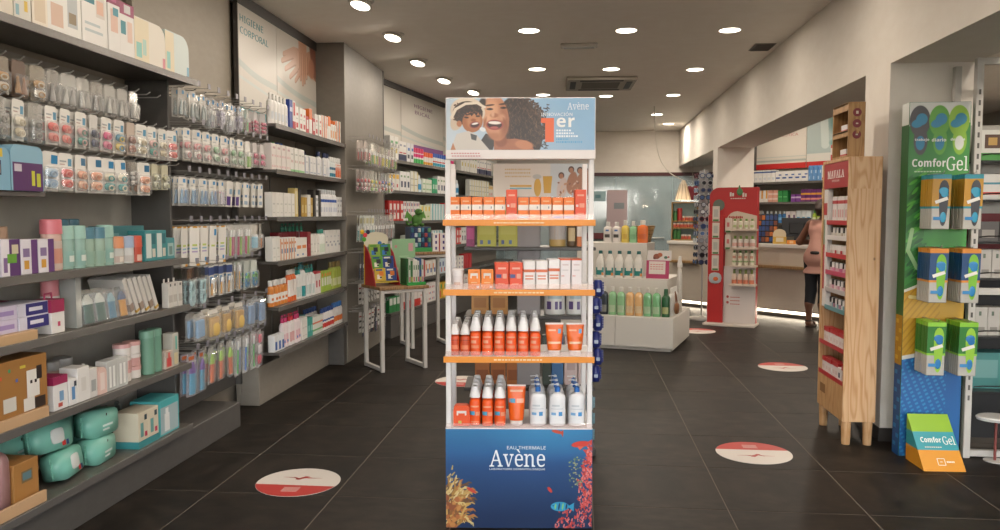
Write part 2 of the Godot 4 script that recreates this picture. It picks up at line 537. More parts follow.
func inside(o: Node3D, d: Dictionary, w: float, h: float, cy: float) -> void:
	var g := G.new()
	var cols: Array = d.cols
	var z := 0.010
	match d.inside:
		"soother":
			for k in 2:
				var y := cy + h * (0.24 if k == 0 else -0.22)
				g.col = lin(cols[k % cols.size()])
				g.superell(Vector3(0, y, z), Vector3(w * 0.42, h * 0.19, 0.007), 0.7, 0.9, 12, 6)
				g.superell(Vector3(0, y, z + 0.006), Vector3(w * 0.13, h * 0.10, 0.006), 1.0, 1.0, 8, 5)
				g.col = lin(cols[(k + 1) % cols.size()])
				var ring := []
				for a in 11: ring.push_back(Vector3(cos(TAU * a / 10) * w * 0.2, y - h * 0.06 + sin(TAU * a / 10) * h * 0.12, z + 0.011))
				g.tube(ring, w * 0.035, 5)
			gpart(o, "soother", g, print_mat(0.35))
		"teat":
			for k in 2:
				g.col = lin(cols[k % cols.size()])
				g.xf = Transform3D(Basis(), Vector3((k - 0.5) * w * 0.44, cy - h * 0.42, z))
				g.loft([[0.0, w * 0.2, 0.009], [h * 0.15, w * 0.2, 0.009], [h * 0.3, w * 0.17, 0.008], [h * 0.6, w * 0.08, 0.006], [h * 0.75, w * 0.075, 0.006], [h * 0.84, w * 0.02, 0.002]], 10)
			gpart(o, "teat", g, print_mat(0.3))
		"bottle":
			g.col = lin(cols[0])
			g.xf = Transform3D(Basis(), Vector3(0, cy - h * 0.47, z))
			g.loft([[0.0, w * 0.34, 0.009], [h * 0.5, w * 0.32, 0.009], [h * 0.6, w * 0.36, 0.009]], 12)
			g.col = lin(cols[1 % cols.size()])
			g.loft([[h * 0.6, w * 0.38, 0.01], [h * 0.72, w * 0.36, 0.01], [h * 0.92, w * 0.12, 0.005]], 12)
			gpart(o, "beaker", g, print_mat(0.3))
		"brush":
			for k in cols.size():
				var x := (k - (cols.size() - 1) / 2.0) * w * 0.8 / maxi(1, cols.size())
				g.col = lin(cols[k])
				g.bar(Vector3(x, cy - h * 0.46, z), Vector3(x, cy + h * 0.2, z), w * 0.14, 0.007)
				g.col = lin("f4f4f2")
				g.box(Vector3(x, cy + h * 0.33, z + 0.003), Vector3(w * 0.17, h * 0.24, 0.010), 0.002)
			gpart(o, "brush", g, print_mat(0.35))
		"ring":
			for k in 2:
				g.col = lin(cols[k % cols.size()])
				var ring := []
				for a in 13: ring.push_back(Vector3(cos(TAU * a / 12) * w * 0.26, cy + (0.16 - 0.34 * k) * h + sin(TAU * a / 12) * h * 0.22, z))
				g.tube(ring, w * 0.075, 7)
			for a in 4:
				g.superell(Vector3((a % 2 - 0.5) * w * 0.5, cy + h * (0.36 - 0.3 * (a / 2)), z), Vector3(w * 0.11, w * 0.11, 0.008), 1.0, 1.0, 8, 5)
			gpart(o, "teether", g, print_mat(0.35))
		"sponge":
			g.col = lin(cols[0])
			g.box(Vector3(0, cy, z), Vector3(w * 0.7, h * 0.75, 0.02), 0.006)
			if cols.size() > 1:
				g.col = lin(cols[1])
				g.superell(Vector3(w * 0.05, cy - h * 0.1, z + 0.008), Vector3(w * 0.3, h * 0.28, 0.012), 0.8, 0.8, 10, 6)
			gpart(o, "sponge", g, print_mat(0.8))
		"mixed":
			for k in 6:
				g.col = lin(cols[k % cols.size()])
				g.superell(Vector3((k % 2 - 0.5) * w * 0.42, cy + h * (0.3 - 0.3 * (k / 2)), z), Vector3(w * 0.17, h * 0.13, 0.009), 0.8, 0.8, 10, 5)
			gpart(o, "contents", g, print_mat(0.35))
		"flat":
			pass

const KIND := {"carton": ["carton", "carton"], "bottle": ["bottle", "bottle"], "pack": ["blister_pack", "package"], "soft": ["soft_pack", "package"]}
var carton_name := "carton"
var pack_name := "blister_pack"
var bottle_name := "bottle"
func put(d: Dictionary, xf: Transform3D, label: String, group: String) -> Node3D:
	var o := make(d)
	var kd: Array = KIND[d.k]
	var nm: String = d.get("name", carton_name if d.k == "carton" else (pack_name if d.k == "pack" else (bottle_name if d.k == "bottle" and not d.has("form") and not d.has("pump") and not d.has("spray") else "")))
	if nm == "": nm = ("tube" if d.get("form", "") == "tube" else ("pump_bottle" if d.has("pump") else ("spray_bottle" if d.has("spray") else kd[0])))
	o.name = numbered(nm)
	add_child(o)
	o.transform = xf
	o.set_meta("label", label)
	o.set_meta("category", d.get("cat", "tube" if d.get("form", "") == "tube" else kd[1]))
	o.set_meta("group", group)
	return o
func frame(x: float, z: float, deg: float) -> Transform3D:
	return Transform3D(Basis(Vector3.UP, deg_to_rad(deg)), v(x, 0, z))
# a row of products on a shelf; local x runs along the shelf, local z = 0 is the shelf's front edge
var row_max := 1e9
func row(F: Transform3D, s0: float, y: float, items: Array, where: String, back := 0.02, gap := 0.003, first := 0) -> float:
	var s := s0
	var i := first
	for it in items:
		if it[0] is float or it[0] is int:
			s += it[0]
			continue
		var d: Dictionary = it[0]
		for k in it[1]:
			if s + d.w > row_max: return s
			var ex: float = it[2] if it.size() > 2 else 0.0
			var lift: float = it[3] if it.size() > 3 else 0.0
			var p := F * Vector3(s + d.w / 2, y + lift + 0.0008, -back - d.d / 2 - ex - rng.randf() * 0.008)
			put(d, Transform3D(F.basis * Basis(Vector3.UP, rng.randf_range(-0.02, 0.02)), p), "%s, %s along %s" % [d.desc, ORD[mini(i, 35)], where], "products on " + where)
			s += d.w + gap
			i += 1
	return s
# packs on hooks: one hook for each entry; the hooks themselves are parts of the fitting
func hooks(F: Transform3D, unit: Node3D, s0: float, step: float, y: float, zback: float, ztip: float, defs: Array, deep: int, where: String, holder := false, dz := 0.034, tilt := 0.05) -> void:
	var inv := unit.transform.affine_inverse() * F
	for i in defs.size():
		var s := s0 + i * step
		var g := G.new()
		g.tube([Vector3(s, y, zback), Vector3(s, y, ztip - 0.02), Vector3(s, y + 0.012, ztip)], 0.0032, 6)
		if holder: g.tube([Vector3(s, y + 0.035, zback), Vector3(s, y + 0.03, ztip + 0.012)], 0.002, 5)
		gpart(unit, "hook", g, mt("b4b2ae", 0.35, 0.3), inv)
		if holder:
			var q := G.new()
			q.box(Vector3(s, y + 0.042, ztip + 0.015), Vector3(0.036, 0.034, 0.003), 0.001)
			gpart(unit, "price_holder", q, mt("85838c", 0.3), inv)
		var d: Dictionary = defs[i]
		if d.is_empty(): continue
		for k in deep:
			var p := F * Vector3(s + rng.randf_range(-0.004, 0.004), y - 0.0045, ztip - 0.03 - k * dz)
			put(d, Transform3D(F.basis * Basis(Vector3.UP, rng.randf_range(-0.16, 0.16)) * Basis(Vector3(0, 0, 1), rng.randf_range(-0.05, 0.05)) * Basis(Vector3.RIGHT, rng.randf_range(0.0, tilt)), p), "%s, %s hook, %s, %s" % [d.desc, ORD[i], where, ["in front", "second behind", "third behind"][k]], "packs on " + where)

# ------------------------------------------------------------------ build
func _ready() -> void:
	rng.seed = 11
	var cam := Camera3D.new()
	cam.name = "camera"
	add_child(cam)
	cam.position = Vector3(0, 1.45, 0)
	cam.rotation = Vector3(deg_to_rad(-3.6215), deg_to_rad(5.7106), 0)
	cam.fov = 37.0873
	cam.near = 0.05; cam.far = 80.0
	cam.current = true
	var we := WorldEnvironment.new()
	we.name = "environment"
	var env := Environment.new()
	env.background_mode = Environment.BG_SKY
	var sky := Sky.new()
	var sm := ProceduralSkyMaterial.new()
	sm.sky_top_color = Color("a9bccf"); sm.sky_horizon_color = Color("ece6dc"); sm.ground_bottom_color = Color("c4b7a2"); sm.ground_horizon_color = Color("d8ccb8")
	sm.sky_energy_multiplier = 2.9
	sky.sky_material = sm
	env.sky = sky
	env.tonemap_mode = Environment.TONE_MAPPER_LINEAR
	env.tonemap_exposure = 1.55
	env.sdfgi_enabled = true; env.ssao_enabled = true; env.ssil_enabled = true
	we.environment = env
	add_child(we)
	shell()
	ceiling_fittings()
	bay_baby()
	bay_hooks()
	bay_body()
	bay_oral()
	sun_stand()
	grey_display()
	tables()
	podium()
	counter()
	back_shelves()
	red_stand()
	spinner()
	pendant()
	pine_cabinet()
	insole_totem()
	side_rack()
	customer()
	floor_sticker(-1.51, 4.085, false, "round red and white floor sticker nearest the baby shelves")
	floor_sticker(1.07, 4.875, true, "round red and white floor sticker in front of the pine cabinet")
	floor_sticker(1.945, 7.71, true, "round red and white floor sticker in the side opening")
	floor_sticker(1.48, 10.02, true, "round red and white floor sticker beside the red stand")
	floor_sticker(-1.02, 6.76, false, "round red and white floor sticker half hidden behind the white stand")

# ------------------------------------------------------------------ lights and fittings
const LAMP := 0.85
func downlight(x: float, z: float, energy: float, label: String, tilted := false) -> void:
	var o := thing("ceiling_spotlight" if tilted else "ceiling_downlight", label, "ceiling light", Transform3D(Basis(), v(x, 3.1, z)), "tilted spotlights along the shelf wall" if tilted else "round recessed ceiling lights")
	var g := G.new()
	var r := 0.095
	var rings := [[0.0, r + 0.009], [-0.003, r + 0.008], [-0.004, r], [-0.002, r - 0.004]]
	for i in 3:
		g.loft([[rings[i][0], rings[i][1], rings[i][1]], [rings[i + 1][0], rings[i + 1][1], rings[i + 1][1]]], 28, false)
	gpart(o, "trim_ring", g, mt("e8e4dc", 0.35))
	var q := G.new()
	var e := glow("fff2dc", 6.0)
	var tb := Basis(Vector3(0, 0, 1), -0.16) * Basis(Vector3(1, 0, 0), -0.22)
	if tilted:
		var h := G.new()
		h.xf = Transform3D(tb, Vector3(0, -0.012, 0))
		h.loft([[0.0, 0.082, 0.082], [-0.028, 0.084, 0.084]], 24)
		gpart(o, "tilted_head", h, mt("e2ded6", 0.4))
		q.xf = h.xf
		q.loft([[-0.0285, 0.074, 0.074], [-0.031, 0.072, 0.072]], 24)
	else:
		q.loft([[-0.003, r - 0.003, r - 0.003], [-0.0045, r - 0.006, r - 0.006]], 24)
	gpart(o, "diffuser", q, e)
	area(0.0, -0.055 if tilted else -0.012, 0.0, 0.16, 0.16, (tb * Basis(Vector3.RIGHT, -PI / 2)).get_euler() if tilted else Vector3(-PI / 2, 0, 0), "fff0de", energy, o)

func area(x: float, y: float, z: float, w: float, h: float, rot: Vector3, col: String, energy: float, parent: Node = self) -> void:
	var l := AreaLight3D.new()
	l.name = "light"
	l.area_size = Vector2(w, h)
	l.light_color = Color(col); l.light_energy = energy; l.shadow_enabled = true
	parent.add_child(l, true)
	l.position = Vector3(x, y, z)
	l.rotation = rot

# ------------------------------------------------------------------ the shell of the shop
func bright_mat(c1: String, c2: String, freq: float, scale: float, rough: float, seed: int) -> StandardMaterial3D:
	var m := noise_mat(c1, c2, freq, scale, rough, seed)
	m.albedo_color = Color.WHITE
	return m
func tile_mat(c1: String, c2: String, freq: float, scale: float, rough: float, seed: int) -> StandardMaterial3D:
	var m := noise_mat(c1, c2, freq, scale, rough, seed)
	m.metallic_specular = 0.3; m.albedo_color = Color.WHITE
	return m
var wall_m: Material
var panel_dark: Material
var panel_mid: Material
var beige_m: Material
func shell() -> void:
	wall_m = bright_mat("dad3c9", "dfd9d0", 0.02, 0.4, 0.85, 5)
	panel_dark = noise_mat("55524f", "5b5855", 0.03, 0.6, 0.5, 8)
	panel_mid = noise_mat("938c82", "999288", 0.03, 0.6, 0.5, 9)
	beige_m = noise_mat("a39a8c", "a9a092", 0.03, 0.6, 0.55, 10)
	# floor: a bed of pale grout with large dark tiles on it
	var fl := struct("floor", bx(v(-3.2, -0.12, -2.6), v(6.9, -0.0012, 16.2)), mt("6e6459", 0.8))
	var tile := G.new()
	var T := 0.664
	tile.box(Vector3(0, -0.005, 0), Vector3(T - 0.005, 0.010, T - 0.005), 0.0012)
	var tm := tile.mesh()
	var tms := []
	for i in 4: tms.push_back(tile_mat(["120f0c", "13100d", "110e0b", "120f0c"][i], ["2a231d", "2c251f", "28211b", "2d2620"][i], 0.016, 0.55, 0.5, 20 + i))
	for i in 12:
		for j in 24:
			var x := -0.588 + 0.664 * (i - 3) - 0.332
			var z := 3.235 + 0.664 * (j - 4) + 0.332
			if x < -2.9: continue
			part(fl, "tile", tm, tms[(i * 7 + j * 5 + i * j) % 4], Transform3D(Basis(Vector3.UP, PI / 2 * ((i + j * 3) % 4)), v(x, 0, z)))
	struct("ceiling", bx(v(-3.2, 3.1, -2.6), v(6.9, 3.25, 16.2)), bright_mat("f2ece2", "f6f1e8", 0.02, 0.4, 0.9, 6))
	struct("wall_left", bx(v(-3.2, 0, -2.6), v(-2.64, 3.1, 16.2)), beige_m)
	struct("wall_back", bx(v(-2.64, 0, 15.85), v(6.9, 3.1, 16.2)), wall_m)
	struct("wall_far_right", bx(v(6.6, 0, -2.6), v(6.9, 3.1, 15.85)), wall_m)
	# street side behind the camera: glazed front
	var fw := G.new()
	fw.box(v(-2.3, 1.55, -2.5), Vector3(0.7, 3.1, 0.2)); fw.box(v(6.2, 1.55, -2.5), Vector3(0.8, 3.1, 0.2)); fw.box(v(1.95, 2.85, -2.5), Vector3(7.8, 0.5, 0.2)); fw.box(v(1.95, 0.15, -2.5), Vector3(7.8, 0.3, 0.2))
	struct("wall_front", fw.mesh(), wall_m)
	var win := struct("window_1", bx(v(-1.95, 0.3, -2.505), v(5.8, 2.6, -2.495)), clear_mat("eef6fa", 0.08, 0.03))
	var mu := G.new()
	for i in 5: mu.box(v(-1.95 + 7.75 * i / 4.0, 1.45, -2.5), Vector3(0.06, 2.3, 0.07), 0.004)
	gpart(win, "window_frame", mu, mt("55585c", 0.4, 0.5))
	# right side: beam on two piers, openings between
	struct("wall_right", bx(v(1.93, 2.395, -2.4), v(2.43, 3.1, 15.85)), wall_m)
	var pr1 := struct("wall_pier_near", bx(v(1.93, 0, 5.22), v(2.43, 2.395, 5.65)), wall_m)
	gpart(pr1, "skirting", _bx(v(1.922, 0, 5.212), v(2.438, 0.085, 5.658)), mt("3a3633", 0.5))
	var pr2 := struct("wall_pier_far", bx(v(1.93, 0, 11.42), v(2.43, 2.395, 11.79)), wall_m)
	gpart(pr2, "skirting", _bx(v(1.922, 0, 11.412), v(2.438, 0.085, 11.798)), mt("3a3633", 0.5))
	# partition of frosted glass across the back
	var gl := struct("wall_glass_partition", bx(v(-2.6, 0, 15.76), v(2.9, 2.21, 15.80)), mt("cddcdc", 0.22))
	gpart(gl, "rail", _bx(v(-2.6, 2.21, 15.74), v(2.9, 2.28, 15.85)), mt("4c1f22", 0.4))
	for i in 5:
		gpart(gl, "glass_pane", _bx(v(-2.58 + i * 1.1, 0.03, 15.745), v(-1.49 + i * 1.1, 2.2, 15.758), 0.002), clear_mat("bcd0d6", 0.35, 0.06))
func _bx(lo: Vector3, hi: Vector3, b := 0.0) -> G:
	var g := G.new()
	g.box((lo + hi) * 0.5, (hi - lo).abs(), b)
	return g

func ceiling_fittings() -> void:
	for p in [[-0.458, 7.19, "nearest of the row of three above the orange display"], [-0.485, 9.07, "second of the row of three above the orange display"], [-0.506, 11.0, "last of the row of three above the orange display"], [0.41, 7.27, "between the nearest lights, over the aisle"], [0.35, 9.15, "beside the air conditioning unit"], [0.36, 11.2, "behind the air conditioning unit"], [1.33, 7.35, "largest, near the pale beam"], [1.30, 9.27, "second along the pale beam"], [1.28, 11.2, "third along the pale beam"], [1.26, 13.3, "fourth along the pale beam"], [1.6, 14.7, "farthest along the pale beam"]]:
		downlight(p[0], p[1], LAMP * (1.5 if p[1] > 13.0 else (0.22 if p[0] > 1.2 else 1.15)), "round recessed ceiling light, " + p[2])
	for p in [[-1.687, 6.08, "nearest of the row along the shelf wall"], [-1.70, 7.2, "second of the row along the shelf wall"], [-1.72, 8.42, "third of the row along the shelf wall"], [-1.63, 9.55, "fourth of the row along the shelf wall"], [-1.40, 10.5, "last of the row along the shelf wall"]]:
		downlight(p[0], p[1], LAMP * 0.42, "tilted ceiling spotlight, " + p[2], true)
	# lights of the same rows over the camera and in the side room
	var k := 0
	for p in [[-1.6, 4.9], [-1.6, 3.4], [-0.45, 5.3], [-0.45, 3.0], [0.42, 5.3], [0.42, 3.0], [1.33, 5.4], [1.33, 3.2], [-0.4, 0.8], [1.0, 0.8], [-0.5, 13.0]]:
		downlight(p[0], p[1], LAMP * (0.22 if p[0] > 1.2 else (0.7 if p[0] < -1.2 else 1.15)), "round recessed ceiling light of the entrance rows, %s" % ["over the near baby shelves", "over the entrance baby shelves", "above the orange display", "near the entrance before the display", "over the middle aisle", "near the entrance middle", "before the pine cabinet", "near the entrance beam", "just inside the door", "inside the door beside the beam", "behind the header of the display"][k])
		k += 1
	for p in [[3.1, 10.0], [3.6, 12.2], [4.55, 8.7], [4.2, 6.6], [2.75, 3.3], [2.75, 1.6], [2.9, 13.0]]:
		downlight(p[0], p[1], LAMP * (0.9 if p[1] > 12.0 else 2.6), "round recessed ceiling light of the side room, %s" % ["over the counter queue", "over the service counter", "seen above the white rack", "behind the near pier", "before the insole totem", "near the side entrance", "over the medicine shelves"][k - 11])
		k += 1
	# air conditioning cassette
	var o := thing("air_conditioner", "square ceiling air conditioning cassette with dark louvres", "air conditioner", Transform3D(Basis(Vector3.UP, deg_to_rad(2)), v(0.25, 3.0995, 10.03)))
	var g := G.new()
	g.box(Vector3(0, -0.02, 0), Vector3(0.84, 0.04, 0.84), 0.008)
	gpart(o, "panel", g, mt("b9b1a2", 0.5))
	for s in [-1.0, 1.0]:
		for ax in 2:
			var q := G.new()
			q.box(Vector3(0.34 * s if ax == 0 else 0.0, -0.042, 0.34 * s if ax == 1 else 0.0), Vector3(0.07 if ax == 0 else 0.52, 0.006, 0.07 if ax == 1 else 0.52), 0.002)
			gpart(o, "louvre", q, mt("3c3833", 0.5))
	for i in 6:
		var q := G.new()
		q.box(Vector3(0, -0.043, -0.2 + 0.08 * i), Vector3(0.46, 0.006, 0.05), 0.002)
		gpart(o, "grille_slat", q, mt("7b7468", 0.5))
	o = thing("emergency_light", "flat pale rectangular emergency light on the ceiling", "ceiling light", Transform3D(Basis(), v(-0.01, 3.1, 7.8)))
	gpart(o, "housing", _bx(Vector3(-0.18, -0.03, -0.06), Vector3(0.18, 0.0, 0.06), 0.008), mt("cfc8bd", 0.5))
	gpart(o, "cover", _bx(Vector3(-0.15, -0.038, -0.04), Vector3(0.15, -0.03, 0.04), 0.004), mt("dcd8d0", 0.25))
	o = thing("ceiling_vent", "small dark square grille in the ceiling beside the beam", "vent", Transform3D(Basis(), v(1.78, 3.1, 8.1)))
	gpart(o, "frame", _bx(Vector3(-0.1, -0.008, -0.16), Vector3(0.1, 0.0, 0.16), 0.003), mt("8d867b", 0.5))
	for i in 6: gpart(o, "slat", _bx(Vector3(-0.085, -0.014, -0.14 + i * 0.05), Vector3(0.085, -0.008, -0.108 + i * 0.05)), mt("47423c", 0.6))

# ------------------------------------------------------------------ fixed shelving
func shelf(unit: Node3D, x0: float, x1: float, y: float, depth: float, mat_: Material, lip := true, z0 := 0.0) -> void:
	gpart(unit, "shelf", _bx(Vector3(x0, y - 0.022, z0 - depth), Vector3(x1, y, z0), 0.002), mat_)
	if lip:
		gpart(unit, "price_rail", _bx(Vector3(x0, y - 0.034, z0 + 0.001), Vector3(x1, y + 0.002, z0 + 0.007), 0.001), mt("74716e", 0.25, 0.3))

func floor_sticker(x: float, z: float, flip: bool, label: String) -> void:
	var o := thing("floor_sticker", label, "floor sticker", Transform3D(Basis(Vector3.UP, PI if flip else 0.0), v(x, 0.0, z)), "round distance stickers on the floor")
	var R := 0.225
	var g := G.new()
	g.loft([[0.0, R, R], [0.0018, R, R]], 40)
	gpart(o, "white_disc", g, mt("e6ded6", 0.4))
	var poly := PackedVector2Array()
	for i in 21:
		var a := PI + asin(0.25) + (PI - 2 * asin(0.25)) * i / 20
		poly.push_back(Vector2(cos(a), sin(a)) * R * 0.995)
	var q := G.new()
	q.xf = Transform3D(Basis(Vector3.RIGHT, -PI / 2), Vector3.ZERO)
	q.prism(poly, 0.0019, 0.0026)
	gpart(o, "red_segment", q, mt("c2322c", 0.4))
	var e := G.new()
	e.xf = q.xf
	for s in [-1.0, 1.0]:
		e.prism(PackedVector2Array([Vector2(0.005 * s, 0.05), Vector2(0.05 * s, 0.075), Vector2(0.02 * s, 0.05 + 0.02 * s)]), 0.0019, 0.0026)
		e.prism(PackedVector2Array([Vector2(0.03 * s, 0.058), Vector2(0.11 * s, 0.066), Vector2(0.03 * s, 0.066)]), 0.0019, 0.0026)
	e.prism(PackedVector2Array([Vector2(-0.03, 0.035), Vector2(-0.01, 0.03), Vector2(0.035, 0.085), Vector2(0.01, 0.09)]), 0.0019, 0.0026)
	gpart(o, "arrow_mark", e, mt("b02a26", 0.4))
	var w := G.new()
	w.xf = q.xf
	for k in 4: w.prism(PackedVector2Array([Vector2(-0.045, -0.09 - k * 0.018), Vector2(0.045, -0.09 - k * 0.018), Vector2(0.042, -0.102 - k * 0.018), Vector2(-0.042, -0.102 - k * 0.018)]), 0.0027, 0.0031)
	gpart(o, "pale_print", w, mt("d8a49c", 0.4))

# ------------------------------------------------------------------ left side, baby care bay
func bay_baby() -> void:
	carton_name = "baby_care_carton"; pack_name = "soother_pack"; bottle_name = "baby_bottle"
	var F := frame(-2.28, 2.4, 90)
	var L := 2.02
	var u := thing("shelving_bay", "dark grey wall shelving bay full of baby bottles, soothers and wipes", "shelving", F)
	gpart(u, "back_panel", _bx(Vector3(0, 0.1, -0.36), Vector3(L, 2.2, -0.33)), noise_mat("aaa59c", "b0aba2", 0.03, 0.6, 0.5, 12))
	row_max = L - 0.025
	gpart(u, "plinth", _bx(Vector3(0, 0.0, -0.33), Vector3(2.755, 0.17, -0.03), 0.003), panel_dark)
	gpart(u, "end_panel", _bx(Vector3(L - 0.02, 0.17, -0.35), Vector3(L, 2.23, -0.09), 0.002), panel_dark)
	var sm := noise_mat("56514c", "6a645d", 0.05, 1.5, 0.35, 33)
	for y in [0.215, 0.58, 0.925, 1.20, 2.25]:
		shelf(u, 0.0, L + (0.16 if y > 2.0 else 0.0), y, 0.33, sm)
	shelf(u, 0.0, 0.85, 1.55, 0.33, mt("6a6663", 0.3), false, -0.04)
	# top shelf
	row_max = 2.2
	row(F, 0.37, 2.25, [
		[carton("beige carton with a pale pattern", 0.3, 0.24, 0.18, "d9cbb8", [[0, 0, 1, 0.3, "e6dccc"]]), 1],
		[carton("dotted pale carton with coloured spots", 0.1, 0.22, 0.12, "e3e0d6", [[0.1, 0.1, 0.3, 0.3, "8fb9c4"], [0.6, 0.2, 0.8, 0.4, "e3c14e"], [0.2, 0.5, 0.4, 0.7, "d8b13e"], [0.6, 0.6, 0.85, 0.8, "7fb0b8"]]), 1],
		[carton("cream carton with a rounded bag print", 0.1, 0.24, 0.12, "efe6d6", [[0.15, 0.1, 0.85, 0.6, "dccbb2"]]), 1],
		[carton("large white carton printed with a breast pump", 0.24, 0.33, 0.18, "ecebe6", [[0.1, 0.1, 0.45, 0.4, "d8b9a5"], [0.58, 0.15, 0.88, 0.6, "b9bec0"], [0.62, 0.2, 0.84, 0.35, "8f7f63"]]), 1],
		[carton("white carton with a teal block and bottle picture", 0.2, 0.32, 0.16, "eceae6", [[0.05, 0.62, 0.5, 0.95, "2f7f8d"], [0.55, 0.45, 0.9, 0.92, "d9d2cb"], [0.58, 0.5, 0.85, 0.7, "e2b7a0"], [0.1, 0.2, 0.8, 0.24, "bcc9cc"], [0.1, 0.3, 0.7, 0.34, "bcc9cc"]]), 1],
		[carton("slim white carton with magenta top and bottle picture", 0.1, 0.30, 0.14, "edebe8", [[0, 0.8, 1, 1, "8e2455"], [0.3, 0.84, 0.7, 0.96, "b84a80"], [0.2, 0.35, 0.8, 0.72, "e5bfae"], [0.4, 0.62, 0.85, 0.75, "3f93a4"]]), 1],
		[carton("white carton with magenta top and teal arrow", 0.13, 0.275, 0.14, "edebe8", [[0, 0.78, 1, 1, "9d2a60"], [0.3, 0.82, 0.75, 0.97, "d5cfd2"], [0.05, 0.42, 0.4, 0.66, "2f8d9b"], [0.5, 0.3, 0.85, 0.68, "e9c9b8"]]), 1],
		[carton("rounded cream and white pillow box with pink tag", 0.3, 0.235, 0.12, "efe9dc", [[0.0, 0.02, 0.45, 0.98, "efe3c4"], [0.05, 0.12, 0.22, 0.45, "8fd0c8"], [0.9, 0.05, 0.99, 0.28, "e08f9c"], [0.25, 0.2, 0.36, 0.55, "b7ddd2"]], {"round": 0.07}), 1],
		[carton("rounded pillow box with speckled blue half", 0.26, 0.235, 0.12, "d7e4e2", [[0.0, 0.02, 0.36, 0.98, "ecdfc0"], [0.06, 0.1, 0.2, 0.5, "9ad3cb"], [0.9, 0.05, 0.99, 0.28, "7fb9d6"]], {"round": 0.08}), 1],
	], "the baby shelf top", 0.02, 0.004)
	row_max = L - 0.025
	# hooks
	var tan_ := pack("clear soother pack with tan teats", 0.085, 0.152, "b9b2a4", "soother", ["b98a3e", "d8cdb8"], [], {"clear": 0.75})
	var grey := pack("clear soother pack with grey shields", 0.085, 0.152, "c4c1bb", "teat", ["a8a6a2", "86847f"], [], {"clear": 0.6})
	var dark := pack("dark soother pack with amber teats", 0.085, 0.152, "6c5647", "teat", ["a8783c", "8f5f34"])
	var wht := pack("clear pack of white silicone teats", 0.09, 0.152, "d4d3ce", "teat", ["c4c2bc", "a8a6a0"], [], {"clear": 0.7})
	hooks(F, u, 0.52, 0.108, 2.1, -0.33, -0.03, [dark, tan_, dark, tan_, grey, wht, wht, grey, wht, wht, grey, {}, {}], 3, "top soother row")
	var W := "f0eee8"
	var bl := [[0.66, 0.66, 0.92, 0.86, "5f9cbc"], [0.1, 0.76, 0.55, 0.8, "a8aeb0"], [0.1, 0.68, 0.45, 0.71, "c0a8a0"]]
	var pk := pack("pink and orange soother pack with teal header", 0.1, 0.17, "3a93a8", "soother", ["e77f7c", "e9a15a"], [])
	var cl := pack("clear grey soother pack", 0.085, 0.17, "c9c8c2", "soother", ["9a9890", "6f6d68"], [], {"clear": 0.6})
	var orn := pack("white soother pack with beige rings", 0.09, 0.17, W, "soother", ["e8dfc8", "cbbf9f"], bl)
	var red := pack("white soother pack with red shields", 0.09, 0.17, W, "soother", ["e2564c", "e98d80"], bl)
	var tea := pack("soother pack with pink and teal shields", 0.09, 0.17, W, "soother", ["e4b8b2", "2f9080"], bl)
	var nav := pack("soother pack with navy shields", 0.07, 0.17, "d9d7d2", "soother", ["2c3350", "454c6a"])
	var mag := pack("white soother pack with magenta shields", 0.09, 0.17, W, "soother", ["d8387a", "e88aa6"], bl)
	var yel := pack("white soother pack with blue and yellow shields", 0.09, 0.17, W, "soother", ["3f94b4", "e6c75a"], bl)
	var brn := pack("soother pack with rusty brown shields", 0.06, 0.17, "c9b9ac", "soother", ["8d5a46", "b07a60"])
	hooks(F, u, 0.5, 0.104, 1.935, -0.33, -0.02, [pk, cl, orn, cl, red, red, tea, nav, mag, yel, brn, orn, tea, orn, red], 3, "second soother row")
	var c1 := pack("white soother pack with pale blue shields", 0.1, 0.175, W, "soother", ["bcd2e4", "9fbcd6"], [[0.55, 0.7, 0.95, 0.92, "2f86b8"]])
	var c2 := pack("soother pack with peach shields", 0.1, 0.175, W, "soother", ["e9a27c", "efc0a0"], [[0.55, 0.72, 0.95, 0.92, "2f6f96"]])
	var c3 := pack("white soother pack with cream and teal shields", 0.1, 0.175, W, "soother", ["efe6d0", "4fa8a8"], [[0.55, 0.72, 0.95, 0.92, "2f86b8"]])
	var c4 := pack("grey plastic pack of bottle seals", 0.09, 0.13, "a09b94", "mixed", ["c9c5be", "8f8a84"], [], {"clear": 0.8})
	var c5 := pack("olive soother pack with pale rings", 0.08, 0.14, "c8c4aa", "soother", ["b6b48e", "dedcc4"])
	hooks(F, u, 0.9, 0.108, 1.735, -0.33, -0.02, [c1, red, c2, c2, c3, c3, c4, c2, c5, c5, {}], 3, "third soother row")
	# blue travel cases on the short shelf
	row(F, 0.42, 1.55, [
		[carton("pale blue steriliser case with yellow handles", 0.2, 0.17, 0.14, "86b6cf", [[0.2, 0.78, 0.8, 0.98, "e3c63e"], [0.1, 0.1, 0.5, 0.5, "7fc4bc"], [0.5, 0.35, 0.75, 0.7, "2d3a52"], [0.62, 0.4, 0.72, 0.6, "e3c9b4"]], {"round": 0.03, "round_both": true, "name": "bottle_case", "cat": "case"}), 1],
		[carton("pale blue steriliser case with purple sleeve", 0.2, 0.19, 0.15, "8fbcd2", [[0.05, 0.0, 0.98, 0.62, "5a2f66"], [0.1, 0.42, 0.32, 0.58, "cfc6d2"], [0.62, 0.12, 0.72, 0.45, "d2d23e"], [0.78, 0.1, 0.9, 0.4, "c8cc3e"]], {"round": 0.035, "round_both": true, "name": "bottle_case", "cat": "case"}), 1],
	], "the short shelf")
	# feeding bottles
	var pcart := carton("white and purple feeding bottle carton", 0.11, 0.15, 0.09, "e6e0ea", [[0.0, 0.0, 0.42, 1.0, "efeaf0"], [0.42, 0, 0.99, 1, "5f3a72"], [0.3, 0.35, 0.8, 0.6, "6ea83c"], [0.55, 0.6, 0.9, 0.85, "d8cfae"], [0.1, 0.1, 0.3, 0.5, "8a6a9c"]])
